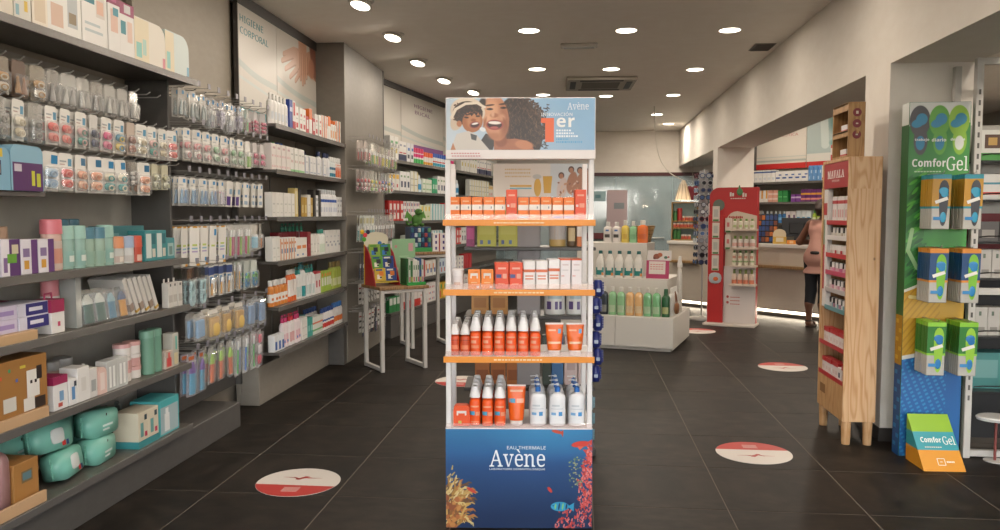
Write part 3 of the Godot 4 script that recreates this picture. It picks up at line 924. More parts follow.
	var pcart2 := carton("white carton with purple edge", 0.1, 0.145, 0.09, "e9e4ec", [[0.6, 0, 0.99, 1, "6a3f7c"], [0.1, 0.5, 0.5, 0.75, "8f7aa6"], [0.15, 0.15, 0.45, 0.4, "d8a03e"]])
	var pinkb := bottle("tall speckled feeding bottle with pink cap", 0.085, 0.23, 0.085, "d9b8aa", "e2808a", [[0, 0.05, 1, 0.8, "cdb9ae"], [0.2, 0.2, 0.8, 0.6, "d69a86"]], {"cf": 0.28, "form": "straight", "clear": 0.85})
	var tealb := bottle("clear teal feeding bottle with pale green cap", 0.075, 0.2, 0.075, "9fc0b4", "a8cfc2", [[0.1, 0.1, 0.9, 0.6, "8db5aa"], [0.3, 0.25, 0.7, 0.45, "dfe6dd"]], {"cf": 0.3, "form": "straight", "clear": 0.8})
	var tealc := bottle("clear green feeding bottle with blue-grey cap", 0.07, 0.19, 0.07, "a5bfae", "5f8ea0", [[0.1, 0.1, 0.9, 0.55, "93b3a2"]], {"cf": 0.28, "form": "straight", "clear": 0.8})
	var jaro := bottle("short beaker with orange lid", 0.08, 0.14, 0.08, "cfd0ca", "e39a6e", [[0, 0.1, 1, 0.5, "c9b7ac"], [0.3, 0.15, 0.7, 0.45, "e8dcd0"]], {"cf": 0.42, "form": "straight"})
	var jarb := bottle("short beaker with blue lid", 0.08, 0.14, 0.08, "d6d8d6", "a8bcd6", [[0, 0.1, 1, 0.5, "c7c2be"]], {"cf": 0.42, "form": "straight"})
	var jarr := bottle("short beaker with coral red lid", 0.07, 0.14, 0.07, "c9553f", "d8604a", [[0.2, 0.1, 0.8, 0.5, "e7c0b0"]], {"cf": 0.42, "form": "straight"})
	var tbox := carton("teal carton with white bottle panel", 0.11, 0.165, 0.1, "3f8f94", [[0.08, 0.1, 0.55, 0.9, "d7e2de"], [0.6, 0.55, 0.92, 0.9, "2f6f78"], [0.62, 0.12, 0.9, 0.4, "d9d2c4"]])
	var tbox2 := carton("small teal carton with window", 0.09, 0.12, 0.09, "4a9298", [[0.15, 0.15, 0.85, 0.75, "a9c6c4"], [0.3, 0.2, 0.7, 0.6, "6d8a86"]])
	row(F, 0.44, 1.20, [[pcart, 2], [pcart2, 2], [pinkb, 1], [tealb, 2], [tealc, 2], [tealb, 1], [jaro, 1], [jarb, 1], [jarr, 1], [tbox, 2], [tbox2, 2]], "the feeding bottle shelf", 0.03, 0.006)
	row(F, 0.62, 1.20, [[bottle("boxed feeding bottle with red-pink cap", 0.08, 0.2, 0.08, "d9d2cc", "cf6468", [], {"cf": 0.4, "form": "straight", "clear": 0.7}), 1], [0.05], [bottle("boxed feeding bottle with beige cap", 0.08, 0.2, 0.08, "dcd4ca", "b99a82", [], {"cf": 0.4, "form": "straight", "clear": 0.7}), 1], [0.34], [bottle("clear beaker with dark teal lid behind", 0.08, 0.23, 0.08, "8fb0b0", "4a7484", [], {"cf": 0.35, "form": "straight", "clear": 0.8}), 2], [0.15], [carton("long teal carton behind the beakers", 0.4, 0.19, 0.07, "4f8c92", [[0.05, 0.2, 0.4, 0.8, "7fb0b2"], [0.5, 0.3, 0.9, 0.7, "a4c4c2"]]), 1]], "the feeding shelf back row", 0.19)
	# second shelf
	var flatp := carton("flat lilac and white carton", 0.2, 0.055, 0.14, "d6cce2", [[0.05, 0.15, 0.4, 0.85, "f0ecf2"], [0.45, 0.3, 0.9, 0.65, "a890c4"]])
	var flatn := carton("flat white carton with navy panel", 0.19, 0.055, 0.14, "d9d6e4", [[0.25, 0.05, 0.98, 0.95, "34307c"], [0.35, 0.35, 0.8, 0.65, "e8e6f0"]])
	row(F, 0.4, 0.925, [[carton("kraft cardboard tray", 0.32, 0.04, 0.2, "c9a57c", [], {"name": "display_tray", "cat": "tray"}), 1]], "the second shelf", 0.002)
	row(F, 0.44, 0.966, [[flatp, 1], [flatn, 1]], "the kraft tray", 0.03)
	row(F, 0.44, 1.022, [[flatp, 1], [flatn, 1]], "the upper kraft layer", 0.03)
	var hand := carton("white carton with magenta lid and handle", 0.09, 0.15, 0.09, "ece8e4", [[0, 0.62, 1, 1, "a52d58"], [0.45, 0.2, 0.65, 0.34, "c9476a"]], {"handle": "b5335f"})
	row(F, 0.78, 0.925, [[0.06], [hand, 1]], "the magenta lidded group", 0.02)
	row(F, 0.5, 0.925, [[0.04], [hand, 3]], "the purple cartons back", 0.2)
	row(F, 0.93, 0.925, [
		[bottle("white dispenser with pink domed top", 0.08, 0.24, 0.08, "e3dedb", "d98a92", [[0.2, 0.1, 0.8, 0.6, "d2ccc8"]], {"cf": 0.35, "form": "straight", "capw": 1.0}), 1, 0.06],
		[carton("clear upright plastic box", 0.04, 0.25, 0.14, "b8bcb8", [], {"clear": 0.45}), 1]], "the dispenser group", 0.02)
	var clb := pack("clear pack with green feeding bottle", 0.11, 0.17, "c6cbc4", "bottle", ["3f6b62", "dfe4dc"], [], {"clear": 0.45, "b1": 0.9})
	var clc := pack("clear pack with blue tagged bottle", 0.09, 0.16, "c6cbc8", "bottle", ["4f8aa6", "9cc0cc"], [[0.3, 0.6, 0.7, 0.85, "e6e9ea"]], {"clear": 0.45, "b1": 0.9})
	var cld := pack("clear pack with navy and amber bottle", 0.09, 0.16, "c6cbc8", "bottle", ["d79a3a", "3f5f8a"], [], {"clear": 0.45, "b1": 0.9})
	for i in 4:
		var d: Dictionary = [clb, clb, clc, cld][i]
		put(d, Transform3D(F.basis * Basis(Vector3.RIGHT, -0.12), F * Vector3(1.12 + i * 0.095, 0.925 + d.h * 1.0, -0.06)), "%s, %s leaning on the second shelf" % [d.desc, ORD[i]], "leaning clear packs")
	for i in 6:
		var o := put(carton("thin white boxed set leaning sideways", 0.03, 0.21, 0.19, "dcd7d0", [[0, 0.1, 1, 0.3, "a08c7c"]] if i % 2 == 0 else [[0, 0.05, 1, 0.12, "c9a03e"]], {"name": "boxed_set", "cat": "box"}), Transform3D(F.basis * Basis(Vector3(0, 0, 1), 0.42), F * Vector3(1.5 + i * 0.047, 0.9325, -0.13)), "thin white boxed set leaning sideways, %s of six on the second shelf" % ORD[i], "leaning boxed sets")
	row(F, 1.83, 0.925, [[carton("small white hanging carton with black tab", 0.05, 0.14, 0.04, "d7d3cc", [[0.1, 0.2, 0.9, 0.5, "bdb8b0"], [0.35, 0.85, 0.65, 0.95, "3a3836"]], {"tab": true}), 3]], "the second shelf end")
	# third shelf
	row(F, 0.44, 0.58, [[carton("kraft tray under the brown dog carton", 0.33, 0.045, 0.22, "caa57e", [], {"name": "display_tray", "cat": "tray"}), 1]], "the third shelf front", 0.002)
	var dog := carton("brown cardboard carton printed with a dog and coloured dots", 0.33, 0.23, 0.2, "a8773f", [[0.62, 0.25, 0.85, 0.75, "ece8e0"], [0.8, 0.55, 0.9, 0.8, "2c2622"], [0.68, 0.5, 0.72, 0.56, "2c2622"], [0.76, 0.5, 0.8, 0.56, "2c2622"], [0.55, 0.02, 0.75, 0.25, "e6e2da"], [0.75, 0.02, 0.95, 0.22, "3a2e28"], [0.2, 0.1, 0.42, 0.35, "d7d2c8"], [0.15, 0.7, 0.19, 0.76, "d85a3a"], [0.3, 0.8, 0.34, 0.86, "3f9a6a"], [0.42, 0.6, 0.46, 0.66, "5a6ab8"], [0.5, 0.82, 0.6, 0.87, "d9c44a"], [0.08, 0.5, 0.12, 0.56, "d9c44a"]])
	row(F, 0.45, 0.626, [[dog, 1]], "the third shelf tray", 0.015)
	row(F, 0.835, 0.58, [
		[carton("white carton with magenta top and blue print", 0.1, 0.15, 0.09, "eceae8", [[0, 0.76, 1, 1, "a22d5c"], [0.4, 0.25, 0.7, 0.55, "7fa8cc"], [0.3, 0.08, 0.6, 0.2, "c95a50"]]), 1],
		[carton("narrow white carton with blue figure", 0.06, 0.12, 0.09, "eceae8", [[0.3, 0.2, 0.7, 0.7, "5f8fc0"], [0.6, 0.7, 0.9, 0.9, "2f3040"]]), 1],
		[carton("plain tall white carton", 0.09, 0.16, 0.09, "e9e6e2", [[0.3, 0.3, 0.7, 0.7, "dcd8d2"]]), 1],
		[carton("white hanging carton with grey tab", 0.06, 0.14, 0.05, "dedad5", [[0.2, 0.2, 0.8, 0.6, "a9aaa8"]], {"tab": true}), 1],
		[carton("pale pink curved mirror set box", 0.07, 0.13, 0.05, "e6c3b8", [[0.25, 0.15, 0.75, 0.8, "efdcd4"]], {"round": 0.03, "round_both": true}), 1],
		[carton("clear bag of white grooming tools", 0.09, 0.15, 0.06, "d7d8d4", [[0.2, 0.1, 0.4, 0.8, "eeeeea"], [0.55, 0.1, 0.75, 0.8, "ecece8"]], {"clear": 0.6}), 2]], "the third baby shelf")
	var can := func(n: int, s: float) -> void:
		for k in n:
			put(bottle("pink and white round stacking pot", 0.085, 0.065, 0.085, ["e8e2dc", "dba9a4"][k % 2], ["dba9a4", "e8e2dc"][k % 2], [], {"form": "straight", "cf": 0.3, "name": "stacking_pot", "cat": "pot"}), Transform3D(F.basis, F * Vector3(s, 0.5808 + 0.066 * k, -0.1)), "pink and white round pot, %s from below in the stack of %s" % [ORD[k], ["the third shelf", "the pots behind"][0 if s > 1.5 else 1]], "stacking pots " + ("front" if s > 1.5 else "behind"))
	can.call(3, 1.575); can.call(3, 1.483)
	row(F, 1.635, 0.58, [[bottle("tall green thermos bottle", 0.075, 0.24, 0.075, "6f9c86", "7aa892", [], {"form": "straight", "cf": 0.16}), 2], [carton("clear boxed red toy", 0.08, 0.1, 0.06, "cdbcb0", [[0.2, 0.1, 0.8, 0.6, "cf4f4c"], [0.35, 0.6, 0.65, 0.9, "d86a60"]], {"clear": 0.8}), 1], [carton("clear carton with beige toy and teal beads", 0.07, 0.19, 0.06, "c9c6bc", [[0.2, 0.05, 0.8, 0.4, "d3c49c"], [0.45, 0.5, 0.7, 0.9, "3fae9a"]], {"clear": 0.75}), 1]], "the third shelf end", 0.03, 0.006)
	row(F, 0.8, 0.58, [[bottle("clear storage pot with grey lid", 0.09, 0.17, 0.09, "d7bdb4", "bcbcba", [], {"form": "straight", "cf": 0.25, "clear": 0.8}), 5]], "the third shelf back", 0.2)
	# bottom shelf: wipes and packs
	var tl := "7fc0ae"
	for e in [[0.52, 0.0, 0.02, 0.0, true], [0.86, 0.0, 0.02, 0.18, true], [0.80, 0.135, 0.05, -0.15, true], [1.12, 0.0, 0.03, 0.1, false], [1.13, 0.13, 0.03, -0.1, false], [0.95, 0.13, 0.13, 0.2, false], [1.22, 0.0, 0.165, 0.0, false], [1.2, 0.13, 0.155, 0.1, false], [0.7, 0.12, 0.165, 0.0, false]]:
		if e[0] < 0.6: continue
		var d := {"k": "soft", "desc": "", "w": 0.2, "h": 0.13, "d": 0.12, "c": tl, "pr": [[0.62, 0.12, 0.75, 0.3, "c93a34"], [0.78, 0.12, 0.86, 0.3, "34507c"]] if e[4] else [[0.3, 0.4, 0.75, 0.48, "dcece6"], [0.3, 0.25, 0.6, 0.32, "dcece6"], [0.45, 0.8, 0.5, 0.9, "2c3030"]]}
		if e[4]: d["lid"] = "dfe3df"
		d["cat"] = "wipes"; d["name"] = "wipes_pack"
		put(d, Transform3D(F.basis * Basis(Vector3.UP, e[3]) * Basis(Vector3.RIGHT, -0.15 if e[4] else 0.0), F * Vector3(e[0] + 0.15, 0.216 + e[1] * 1.02 + (0.012 if e[4] else 0.0), -0.09 - e[2])), "teal wipes pack %s on the bottom shelf" % ["low at the front with a round white lid", "lying on top with a lid", "standing upright in front", "stacked on the upright front pack", "leaning behind", "at the back below", "at the back on top", "far back near the kraft sleeve"][[0.86, 0.80, 1.12, 1.13, 0.95, 1.22, 1.2, 0.7].find(e[0])], "teal wipes packs")
	row(F, 0.44, 0.215, [[{"k": "soft", "desc": "soft dusty pink folded towel", "w": 0.14, "h": 0.27, "d": 0.2, "c": "b98f92", "pr": [], "name": "towel", "cat": "towel"}, 1], [carton("kraft paper sleeve round mint nappies", 0.15, 0.2, 0.18, "b07d44", [[0.3, 0.55, 0.75, 0.8, "7f6a4a"], [0.35, 0.6, 0.7, 0.76, "5f7f86"]]), 1]], "the bottom baby shelf", 0.03)
	row(F, 0.4, 0.215, [[carton("kraft tray on the bottom shelf front edge", 0.34, 0.05, 0.015, "caa57e", [], {"name": "display_tray", "cat": "tray"}), 1]], "the bottom front", 0.002)
	var four := carton("cream four-bottle cardboard carrier with teal foot", 0.1, 0.19, 0.14, "d9cfb8", [[0, 0, 1, 0.2, "3f8f94"], [0.2, 0.3, 0.5, 0.7, "6fa6a2"], [0.6, 0.75, 0.85, 0.9, "2f4650"], [0.62, 0.28, 0.85, 0.42, "c03a5a"]])
	row(F, 1.485, 0.215, [[four, 2], [0.012], [carton("teal carton with clear window and white toy", 0.22, 0.2, 0.17, "4fb0b4", [[0.06, 0.05, 0.94, 0.8, "a9bcc0"], [0.25, 0.1, 0.5, 0.6, "e6e8e6"], [0.3, 0.5, 0.45, 0.75, "eceeec"]]), 1]], "the bottom shelf end")
	for i in 4:
		put(bottle("dark bottle cap showing above the cream carrier", 0.045, 0.21, 0.045, "3c4a48", "4f5450", [], {"cf": 0.12}), Transform3D(F.basis, F * Vector3(1.51 + i * 0.052, 0.216, -0.20 - 0.05 * (i % 2))), "dark small bottle standing in the cream carrier, %s" % ORD[i], "bottles in the cream carriers")

# ------------------------------------------------------------------ left side, hook wall with beige panel
func bay_hooks() -> void:
	pack_name = "baby_accessory_pack"
	var F := frame(-2.28, 4.42, 90)
	var L := 1.3
	row_max = 1e9
	var u := thing("hook_wall", "dark pegged wall bay with rows of blister packs under a beige panel", "shelving", F)
	gpart(u, "beige_panel", _bx(Vector3(0, 2.2, -0.34), Vector3(L, 3.1, -0.30), 0.002), beige_m)
	gpart(u, "back_panel", _bx(Vector3(0, 0.17, -0.34), Vector3(L, 2.2, -0.30), 0.002), panel_dark)
	for y in [0.6, 1.0, 1.4, 1.8]:
		gpart(u, "hook_rail", _bx(Vector3(0, y, -0.30), Vector3(L, y + 0.03, -0.285), 0.002), mt("6f6c69", 0.35, 0.4))
	gpart(u, "divider", _bx(Vector3(L - 0.03, 0.17, -0.34), Vector3(L, 2.2, -0.26), 0.002), panel_dark)
	var W := "eceae4"
	var b1 := [[0.55, 0.8, 0.85, 0.93, "4a94cc"], [0.12, 0.7, 0.6, 0.73, "b0b4b8"]]
	var t1 := pack("clear teat pack with blue corner", 0.085, 0.17, W, "teat", ["a9b4b4", "8f9c9c"], b1, {"clear": 0.85})
	var t2 := pack("clear pack of pale spoons", 0.085, 0.2, "d7dadb", "brush", ["d9dde0", "c4ccd4"], b1, {"clear": 0.55})
	var t3 := pack("clear pack of lilac rings", 0.085, 0.17, "d8d6dc", "ring", ["c2bcd6", "d9d6e2"], b1, {"clear": 0.55})
	var t4 := pack("pack with pink and green grips", 0.085, 0.17, "dde2dc", "brush", ["8fc38f", "d0527c"], [], {"clear": 0.75})
	var t5 := pack("pack with magenta rounded grips", 0.09, 0.16, "e2dcdc", "mixed", ["c43a62", "d87a96"], [], {"clear": 0.8})
	hooks(F, u, 0.063, 0.133, 2.2, -0.30, -0.020, [t1, t1, t1, t2, t3, t2, t3, t4, t5, t5], 2, "top row of hooks", true)
	var p1 := pack("white soother card with pale pink soother", 0.085, 0.19, W, "soother", ["e09a9c", "d8d2ce"], b1)
	var p2 := pack("white soother card with green soother", 0.085, 0.19, W, "soother", ["94c49a", "c4d4c4"], b1)
	var p3 := pack("white soother card with magenta soother", 0.09, 0.17, "e0dcda", "soother", ["c03468", "d86a90"], [])
	var p4 := pack("white soother card with lime clip", 0.085, 0.19, W, "brush", ["9cca6c", "b4d88c"], [])
	hooks(F, u, 0.096, 0.124, 1.97, -0.30, -0.010, [p1, p1, p1, p2, p1, p2, p2, p4, p3, p3], 3, "second row of hooks", true)
	var q1 := pack("white card with clear blue teats", 0.085, 0.17, W, "teat", ["8fb0cc", "7a9cc0"], b1)
	var q2 := pack("white pink-printed card with teats", 0.085, 0.17, W, "teat", ["d6d2dc", "c8c2d0"], [[0.1, 0.5, 0.9, 0.56, "d08ca4"], [0.55, 0.8, 0.85, 0.93, "4a94cc"]])
	var q3 := pack("white card with purple block", 0.08, 0.17, W, "flat", [], [[0.1, 0.05, 0.75, 0.4, "5a3a8a"], [0.5, 0.5, 0.9, 0.7, "8ab0cc"]])
	var q4 := pack("white card with blue arrows", 0.085, 0.17, W, "flat", [], [[0.2, 0.1, 0.8, 0.25, "9fb6cc"], [0.3, 0.4, 0.7, 0.5, "7a9cc4"], [0.55, 0.8, 0.85, 0.93, "4a94cc"]])
	hooks(F, u, 0.052, 0.128, 1.68, -0.30, -0.020, [q1, q1, q1, q1, q2, q3, q3, q4, q4, q4], 3, "third row of hooks", true)
	var yb := [[0.3, 0.96, 0.8, 1.0, "e0a63a"], [0.25, 0.5, 0.75, 0.55, "c3d66a"], [0.2, 0.42, 0.8, 0.46, "8fc0d8"], [0.2, 0.34, 0.8, 0.38, "b8a8d0"], [0.55, 0.1, 0.8, 0.2, "3a92cc"], [0.65, 0.0, 1.0, 0.06, "e0a63a"]]
	var r1 := pack("tall white card with yellow tab", 0.1, 0.24, "efede8", "flat", [], yb)
	var r2 := pack("tall white card with blue square", 0.09, 0.24, "efede8", "flat", [], [[0.6, 0.75, 0.92, 0.92, "3a92cc"], [0.25, 0.45, 0.75, 0.5, "c3d66a"]])
	var r3 := pack("lime and pink scissors pack", 0.08, 0.22, "d9d6d0", "brush", ["b8d24e", "d84a86"], [], {"clear": 0.7, "b1": 0.9})
	var r4 := pack("clear magenta and green brush pack", 0.09, 0.22, "dcdcd8", "brush", ["c02a6a", "8cc04a"], [], {"clear": 0.7, "b1": 0.9})
	var r5 := pack("pack with sky blue pouch", 0.09, 0.19, "dedcd6", "sponge", ["8ec4dc"], [], {"clear": 0.8})
	var r6 := pack("orange and white thermometer pack", 0.06, 0.18, "dcd6cc", "brush", ["d8833a"], [], {"clear": 0.8})
	hooks(F, u, 0.063, 0.125, 1.385, -0.30, -0.020, [r1, r1, r1, r2, r1, r3, r4, r4, r5, r6], 3, "fourth row of hooks", true)
	var s1 := pack("clear round pack with pale blue teether", 0.12, 0.25, "4a3f3c", "ring", ["a8d0d6", "b8dce0"], [], {"b0": 0.05, "b1": 0.75, "clear": 0.5})
	var s2 := pack("navy topped card with amber toothbrush", 0.07, 0.2, "dcdad6", "brush", ["dca03a", "e8e6e0"], [[0, 0.7, 1, 0.95, "3a4f86"], [0.2, 0.35, 0.8, 0.65, "4f86b8"]])
	var s3 := pack("amber brush on clear card", 0.04, 0.2, "c9c6c0", "brush", ["d8a03a"], [], {"clear": 0.7, "b1": 0.95})
	var s4 := pack("white card with green and blue rings", 0.11, 0.2, "d3dad4", "ring", ["6cc06a", "3a8ab8"], [])
	hooks(F, u, 0.082, 0.133, 1.135, -0.30, 0.000, [s1, s1, s2, s2, s2, s3, s4, s4], 3, "fifth row of hooks", true)
	var v1 := pack("blue square sponge in clear bag", 0.13, 0.17, "d9d8d2", "sponge", ["8fb8dc"], [], {"clear": 0.5, "b0": 0.02, "b1": 0.85})
	var v2 := pack("yellow natural sponge in clear bag", 0.15, 0.2, "cfc6ae", "sponge", ["cfa455", "e0bd6c"], [[0.1, 0.86, 0.9, 1.0, "e6e2da"]], {"clear": 0.5, "b0": 0.05, "b1": 0.85})
	var v3 := pack("blue bath mitt in a clear bag", 0.11, 0.2, "d2d8dc", "sponge", ["86a6cc"], [], {"clear": 0.5, "b1": 0.9})
	hooks(F, u, 0.140, 0.191, 0.86, -0.30, 0.010, [v1, v2, v2, v2, v3, v3], 2, "sponge row", true, 0.05)
	var w1 := pack("purple and blue shaver pack", 0.085, 0.26, "c8c2cc", "bottle", ["3f9ac0", "6a3f9a"], [[0.2, 0.86, 0.8, 0.94, "c86a3a"]], {"b1": 0.85, "clear": 0.6})
	var w2 := pack("clear pack with lime and orange shaver", 0.08, 0.24, "d6d6d0", "bottle", ["d86a30", "a8d24e"], [], {"b1": 0.85, "clear": 0.6})
	var w3 := pack("long clear pack with green brush", 0.07, 0.27, "dcdcda", "brush", ["3fae4a"], [], {"b1": 0.95, "clear": 0.65})
	var w4 := pack("long clear pack with blue brush", 0.07, 0.27, "dcdcda", "brush", ["2f6fc0"], [], {"b1": 0.95, "clear": 0.65})
	var w5 := pack("long clear pack with pink bottle brush", 0.085, 0.28, "e2d6d6", "mixed", ["d83a5c", "e890a0", "e2dcdc", "e2dcdc", "d83a5c", "d83a5c"], [], {"b1": 0.95, "clear": 0.65})
	hooks(F, u, 0.085, 0.128, 0.62, -0.30, -0.010, [w1, w1, w2, w2, w2, w3, w4, w3, w5], 2, "lowest hook row", true, 0.045)

# ------------------------------------------------------------------ left side, body hygiene bay
func wave_print(w: int, h: int, base: String, strip: String) -> Image:
	var img := Image.create(w, h, false, Image.FORMAT_RGB8)
	img.fill(Color(base))
	for x in w:
		var t := float(x) / w
		var y0 := int(h * (0.46 + 0.12 * t + 0.02 * sin(t * 4.0)))
		for k in int(h * 0.06):
			if y0 + k < h: img.set_pixel(x, y0 + k, Color("b4bdb8"))
		var y1 := int(h * (0.60 + 0.10 * t))
		for k in int(h * 0.03):
			if y1 + k < h: img.set_pixel(x, y1 + k, Color("c3ccc8"))
		for k in int(h * 0.13): img.set_pixel(x, h - 1 - k, Color(strip))
	return img
func bay_body() -> void:
	carton_name = "cosmetics_carton"; bottle_name = "lotion_bottle"; pack_name = "toothbrush_pack"
	var F := frame(-2.25, 5.72, 90)
	var L := 1.77
	row_max = L - 0.005
	var u := thing("shelving_bay", "dark wall shelving bay of cosmetics below the panel with crossed hands", "shelving", F)
	gpart(u, "back_panel", _bx(Vector3(0, 0.0, -0.34), Vector3(L, 2.2, -0.30)), panel_mid)
	gpart(u, "floor_cabinet", _bx(Vector3(0, 0.0, -0.30), Vector3(L, 0.30, -0.16), 0.003), panel_mid)
	gpart(u, "end_foot", _bx(Vector3(L - 0.10, 0.0, -0.3), Vector3(L, 0.38, -0.005), 0.003), panel_dark)
	for y in [0.41, 0.755, 1.10, 1.435, 1.79, 2.13]:
		shelf(u, 0.0, L, y, 0.3, mt("5c5955", 0.35))
	for x in [0.62, 1.24]:
		gpart(u, "upright_strip", _bx(Vector3(x - 0.012, 0.35, -0.30), Vector3(x + 0.012, 2.13, -0.292)), mt("8a8680", 0.4, 0.5))
	# printed panels above
	var img := wave_print(256, 256, "cdc8be", "3f9aa0")
	var pa := thing("sign_panel", "white wall panel with teal lettering above the cosmetics shelves", "sign", F * Transform3D(Basis(), Vector3(0, 2.15, -0.278)))
	gpart(pa, "board", _bx(Vector3(0.012, 0, -0.02), Vector3(0.765, 0.87, 0)), mt("d2cdc3", 0.4))
	var fa := G.new()
	fa.face(0.012, 0, 0.765, 0.87, 0.0006)
	gpart(pa, "print", fa, image_mat(img, 0.35))
	put_words(pa, "HIGIENE", 0.27, 0.775, 0.0015, 0.44, 0.05, "3f8f94", false, false)
	put_words(pa, "CORPORAL", 0.32, 0.685, 0.0015, 0.54, 0.05, "3f8f94", false, false)
	gpart(pa, "edge_strip", _bx(Vector3(0.0, 0, -0.03), Vector3(0.012, 0.9, 0.004)), mt("4b4743", 0.5))
	var pb := thing("sign_panel", "white wall panel printed with two crossed hands", "sign", F * Transform3D(Basis(), Vector3(0.772, 2.15, -0.278)))
	gpart(pb, "board", _bx(Vector3(0, 0, -0.02), Vector3(0.99, 0.87, 0)), mt("dcd7cd", 0.4))
	var ih := wave_print(320, 280, "cdc7bd", "3f9aa0")
	var sk := Color("c79a80")
	var sd := Color("a5745c")
	p_poly(ih, [Vector2(319, 18), Vector2(270, 10), Vector2(215, 30), Vector2(225, 85), Vector2(319, 95)], sk)
	for f in [[225, 30, 50, 62], [215, 42, 38, 82], [222, 56, 62, 100], [232, 66, 98, 116], [240, 70, 140, 120]]:
		var md := Vector2((f[0] + f[2]) / 2.0 - 8, (f[1] + f[3]) / 2.0 - 12)
		p_stroke(ih, [Vector2(f[0], f[1] + 3), md + Vector2(0, 4), Vector2(f[2], f[3])], 13, 7, sd)
		p_stroke(ih, [Vector2(f[0], f[1]), md, Vector2(f[2], f[3] - 2)], 11, 6, sk)
	p_poly(ih, [Vector2(168, 0), Vector2(238, 0), Vector2(236, 60), Vector2(170, 62)], Color("c8997e"))
	for k in 5:
		var fx := 166.0 + k * 17
		var tip: float = [78.0, 108.0, 120.0, 112.0, 96.0][k]
		p_stroke(ih, [Vector2(fx + 3, 40), Vector2(fx + 1, tip)], 9, 6.5, sd)
		p_stroke(ih, [Vector2(fx, 38), Vector2(fx - 1, tip - 2)], 7.5, 5.5, Color("d2a68c") if k % 2 == 0 else Color("c89a80"))
	p_poly(ih, [Vector2(262, 0), Vector2(319, 0), Vector2(319, 96), Vector2(286, 78)], Color("8a5644"))
	p_ell(ih, 278, 62, 26, 30, Color("b98268"), 0.3, 6.0)
	var fb := G.new()
	fb.face(0, 0, 0.99, 0.87, 0.0006)
	gpart(pb, "print", fb, image_mat(ih, 0.35))
	var tr := struct("trim_1", bx(v(-2.6, 3.02, 5.72), v(-2.52, 3.1, 7.49)), mt("3b3835", 0.5))
	tr.name = "trim_1"
	# pillar at the end of the bay, with its own hooks
	var FP := frame(-2.25, 7.49, 90)
	var pl := thing("grey_pillar", "tall grey clad pillar between the two wall shelving bays", "pillar", FP)
	gpart(pl, "cladding", _bx(Vector3(0.002, 0.0, -0.36), Vector3(1.5, 3.0995, 0.0), 0.003), noise_mat("847e75", "8a847b", 0.03, 0.6, 0.5, 13))
	gpart(pl, "edge_strip", _bx(Vector3(1.5, 0, -0.36), Vector3(1.53, 3.1, 0.004), 0.002), panel_dark)
	# products
	grow_h = 1.16
	var wb := bottle("white bottle with white cap", 0.065, 0.2, 0.05, "edecea", "f2f1ee", [[0.2, 0.2, 0.8, 0.5, "d5dbe2"]], {"cf": 0.18})
	var bluec := carton("royal blue carton", 0.07, 0.2, 0.06, "2f4aa0", [[0.1, 0.6, 0.9, 0.75, "c9d2ea"]])
	var wred := carton("white and red striped carton", 0.06, 0.2, 0.06, "ebe6e2", [[0, 0, 1, 0.3, "c22a36"], [0.2, 0.5, 0.8, 0.95, "c22a36"]])
	var wsm := carton("white carton with red print", 0.075, 0.17, 0.06, "ecebe7", [[0.2, 0.15, 0.8, 0.35, "c9404a"], [0.2, 0.5, 0.7, 0.54, "b8b8b8"], [0.3, 0.65, 0.8, 0.75, "d07a7c"]])
	var redb := carton("red carton with white panel", 0.07, 0.13, 0.06, "c02832", [[0.2, 0.3, 0.8, 0.8, "eae6e4"]])
	var orgt := carton("white carton with orange top", 0.07, 0.19, 0.06, "ecebe7", [[0, 0.6, 1, 1, "e2742a"]])
	var orgs := carton("white carton with orange side band", 0.055, 0.18, 0.06, "ecebe7", [[0, 0.0, 0.4, 0.99, "e2742a"], [0.55, 0.5, 0.9, 0.7, "c9c6c2"]])
	var orgb := bottle("white bottle with orange cap", 0.05, 0.17, 0.045, "ecebe7", "e2742a", [[0.2, 0.2, 0.8, 0.6, "e9b68c"]], {"cf": 0.15, "capw": 1.6})
	var tealc := bottle("white bottle with teal cap", 0.05, 0.16, 0.045, "e6ebea", "3f9cb8", [[0.1, 0.1, 0.9, 0.5, "8cc6d8"]], {"cf": 0.2, "capw": 1.6})
	var redc := bottle("white bottle with dark red cap", 0.05, 0.17, 0.045, "ecebe7", "a8202c", [[0.2, 0.3, 0.8, 0.5, "d08a8c"]], {"cf": 0.15, "capw": 1.6})
	row(F, 0.02, 2.13, [[wb, 5], [bluec, 1], [wred, 1], [wsm, 3], [redb, 1], [orgt, 1], [redb, 1], [wsm, 2], [orgs, 3], [orgt, 1], [orgb, 3], [orgs, 2], [redc, 2], [tealc, 5]], "the shelf under the hands", 0.03, 0.008)
	var pdot := carton("pale carton with rows of pink dots", 0.085, 0.17, 0.07, "e9e2de", [[0.1, 0.1, 0.2, 0.18, "d88a96"], [0.45, 0.1, 0.55, 0.18, "d88a96"], [0.8, 0.1, 0.9, 0.18, "d88a96"], [0.1, 0.5, 0.2, 0.58, "d88a96"], [0.45, 0.5, 0.55, 0.58, "d88a96"], [0.8, 0.5, 0.9, 0.58, "d88a96"], [0.25, 0.8, 0.8, 0.88, "c9a8ac"]])
	var gdot := carton("white carton with green and brown dots", 0.075, 0.17, 0.07, "ebe9e4", [[0, 0, 1, 0.12, "8cc48a"], [0.2, 0.4, 0.35, 0.5, "a87a5a"], [0.6, 0.4, 0.75, 0.5, "c9607a"], [0.2, 0.7, 0.8, 0.76, "b8bab4"]])
	var gcap := bottle("white bottle with green cap", 0.06, 0.21, 0.05, "e6e8e2", "5cb46a", [], {"cf": 0.16})
	var bcap := bottle("white bottle with royal blue cap", 0.06, 0.21, 0.05, "e8eaee", "2a5cb0", [], {"cf": 0.18, "capw": 1.5})
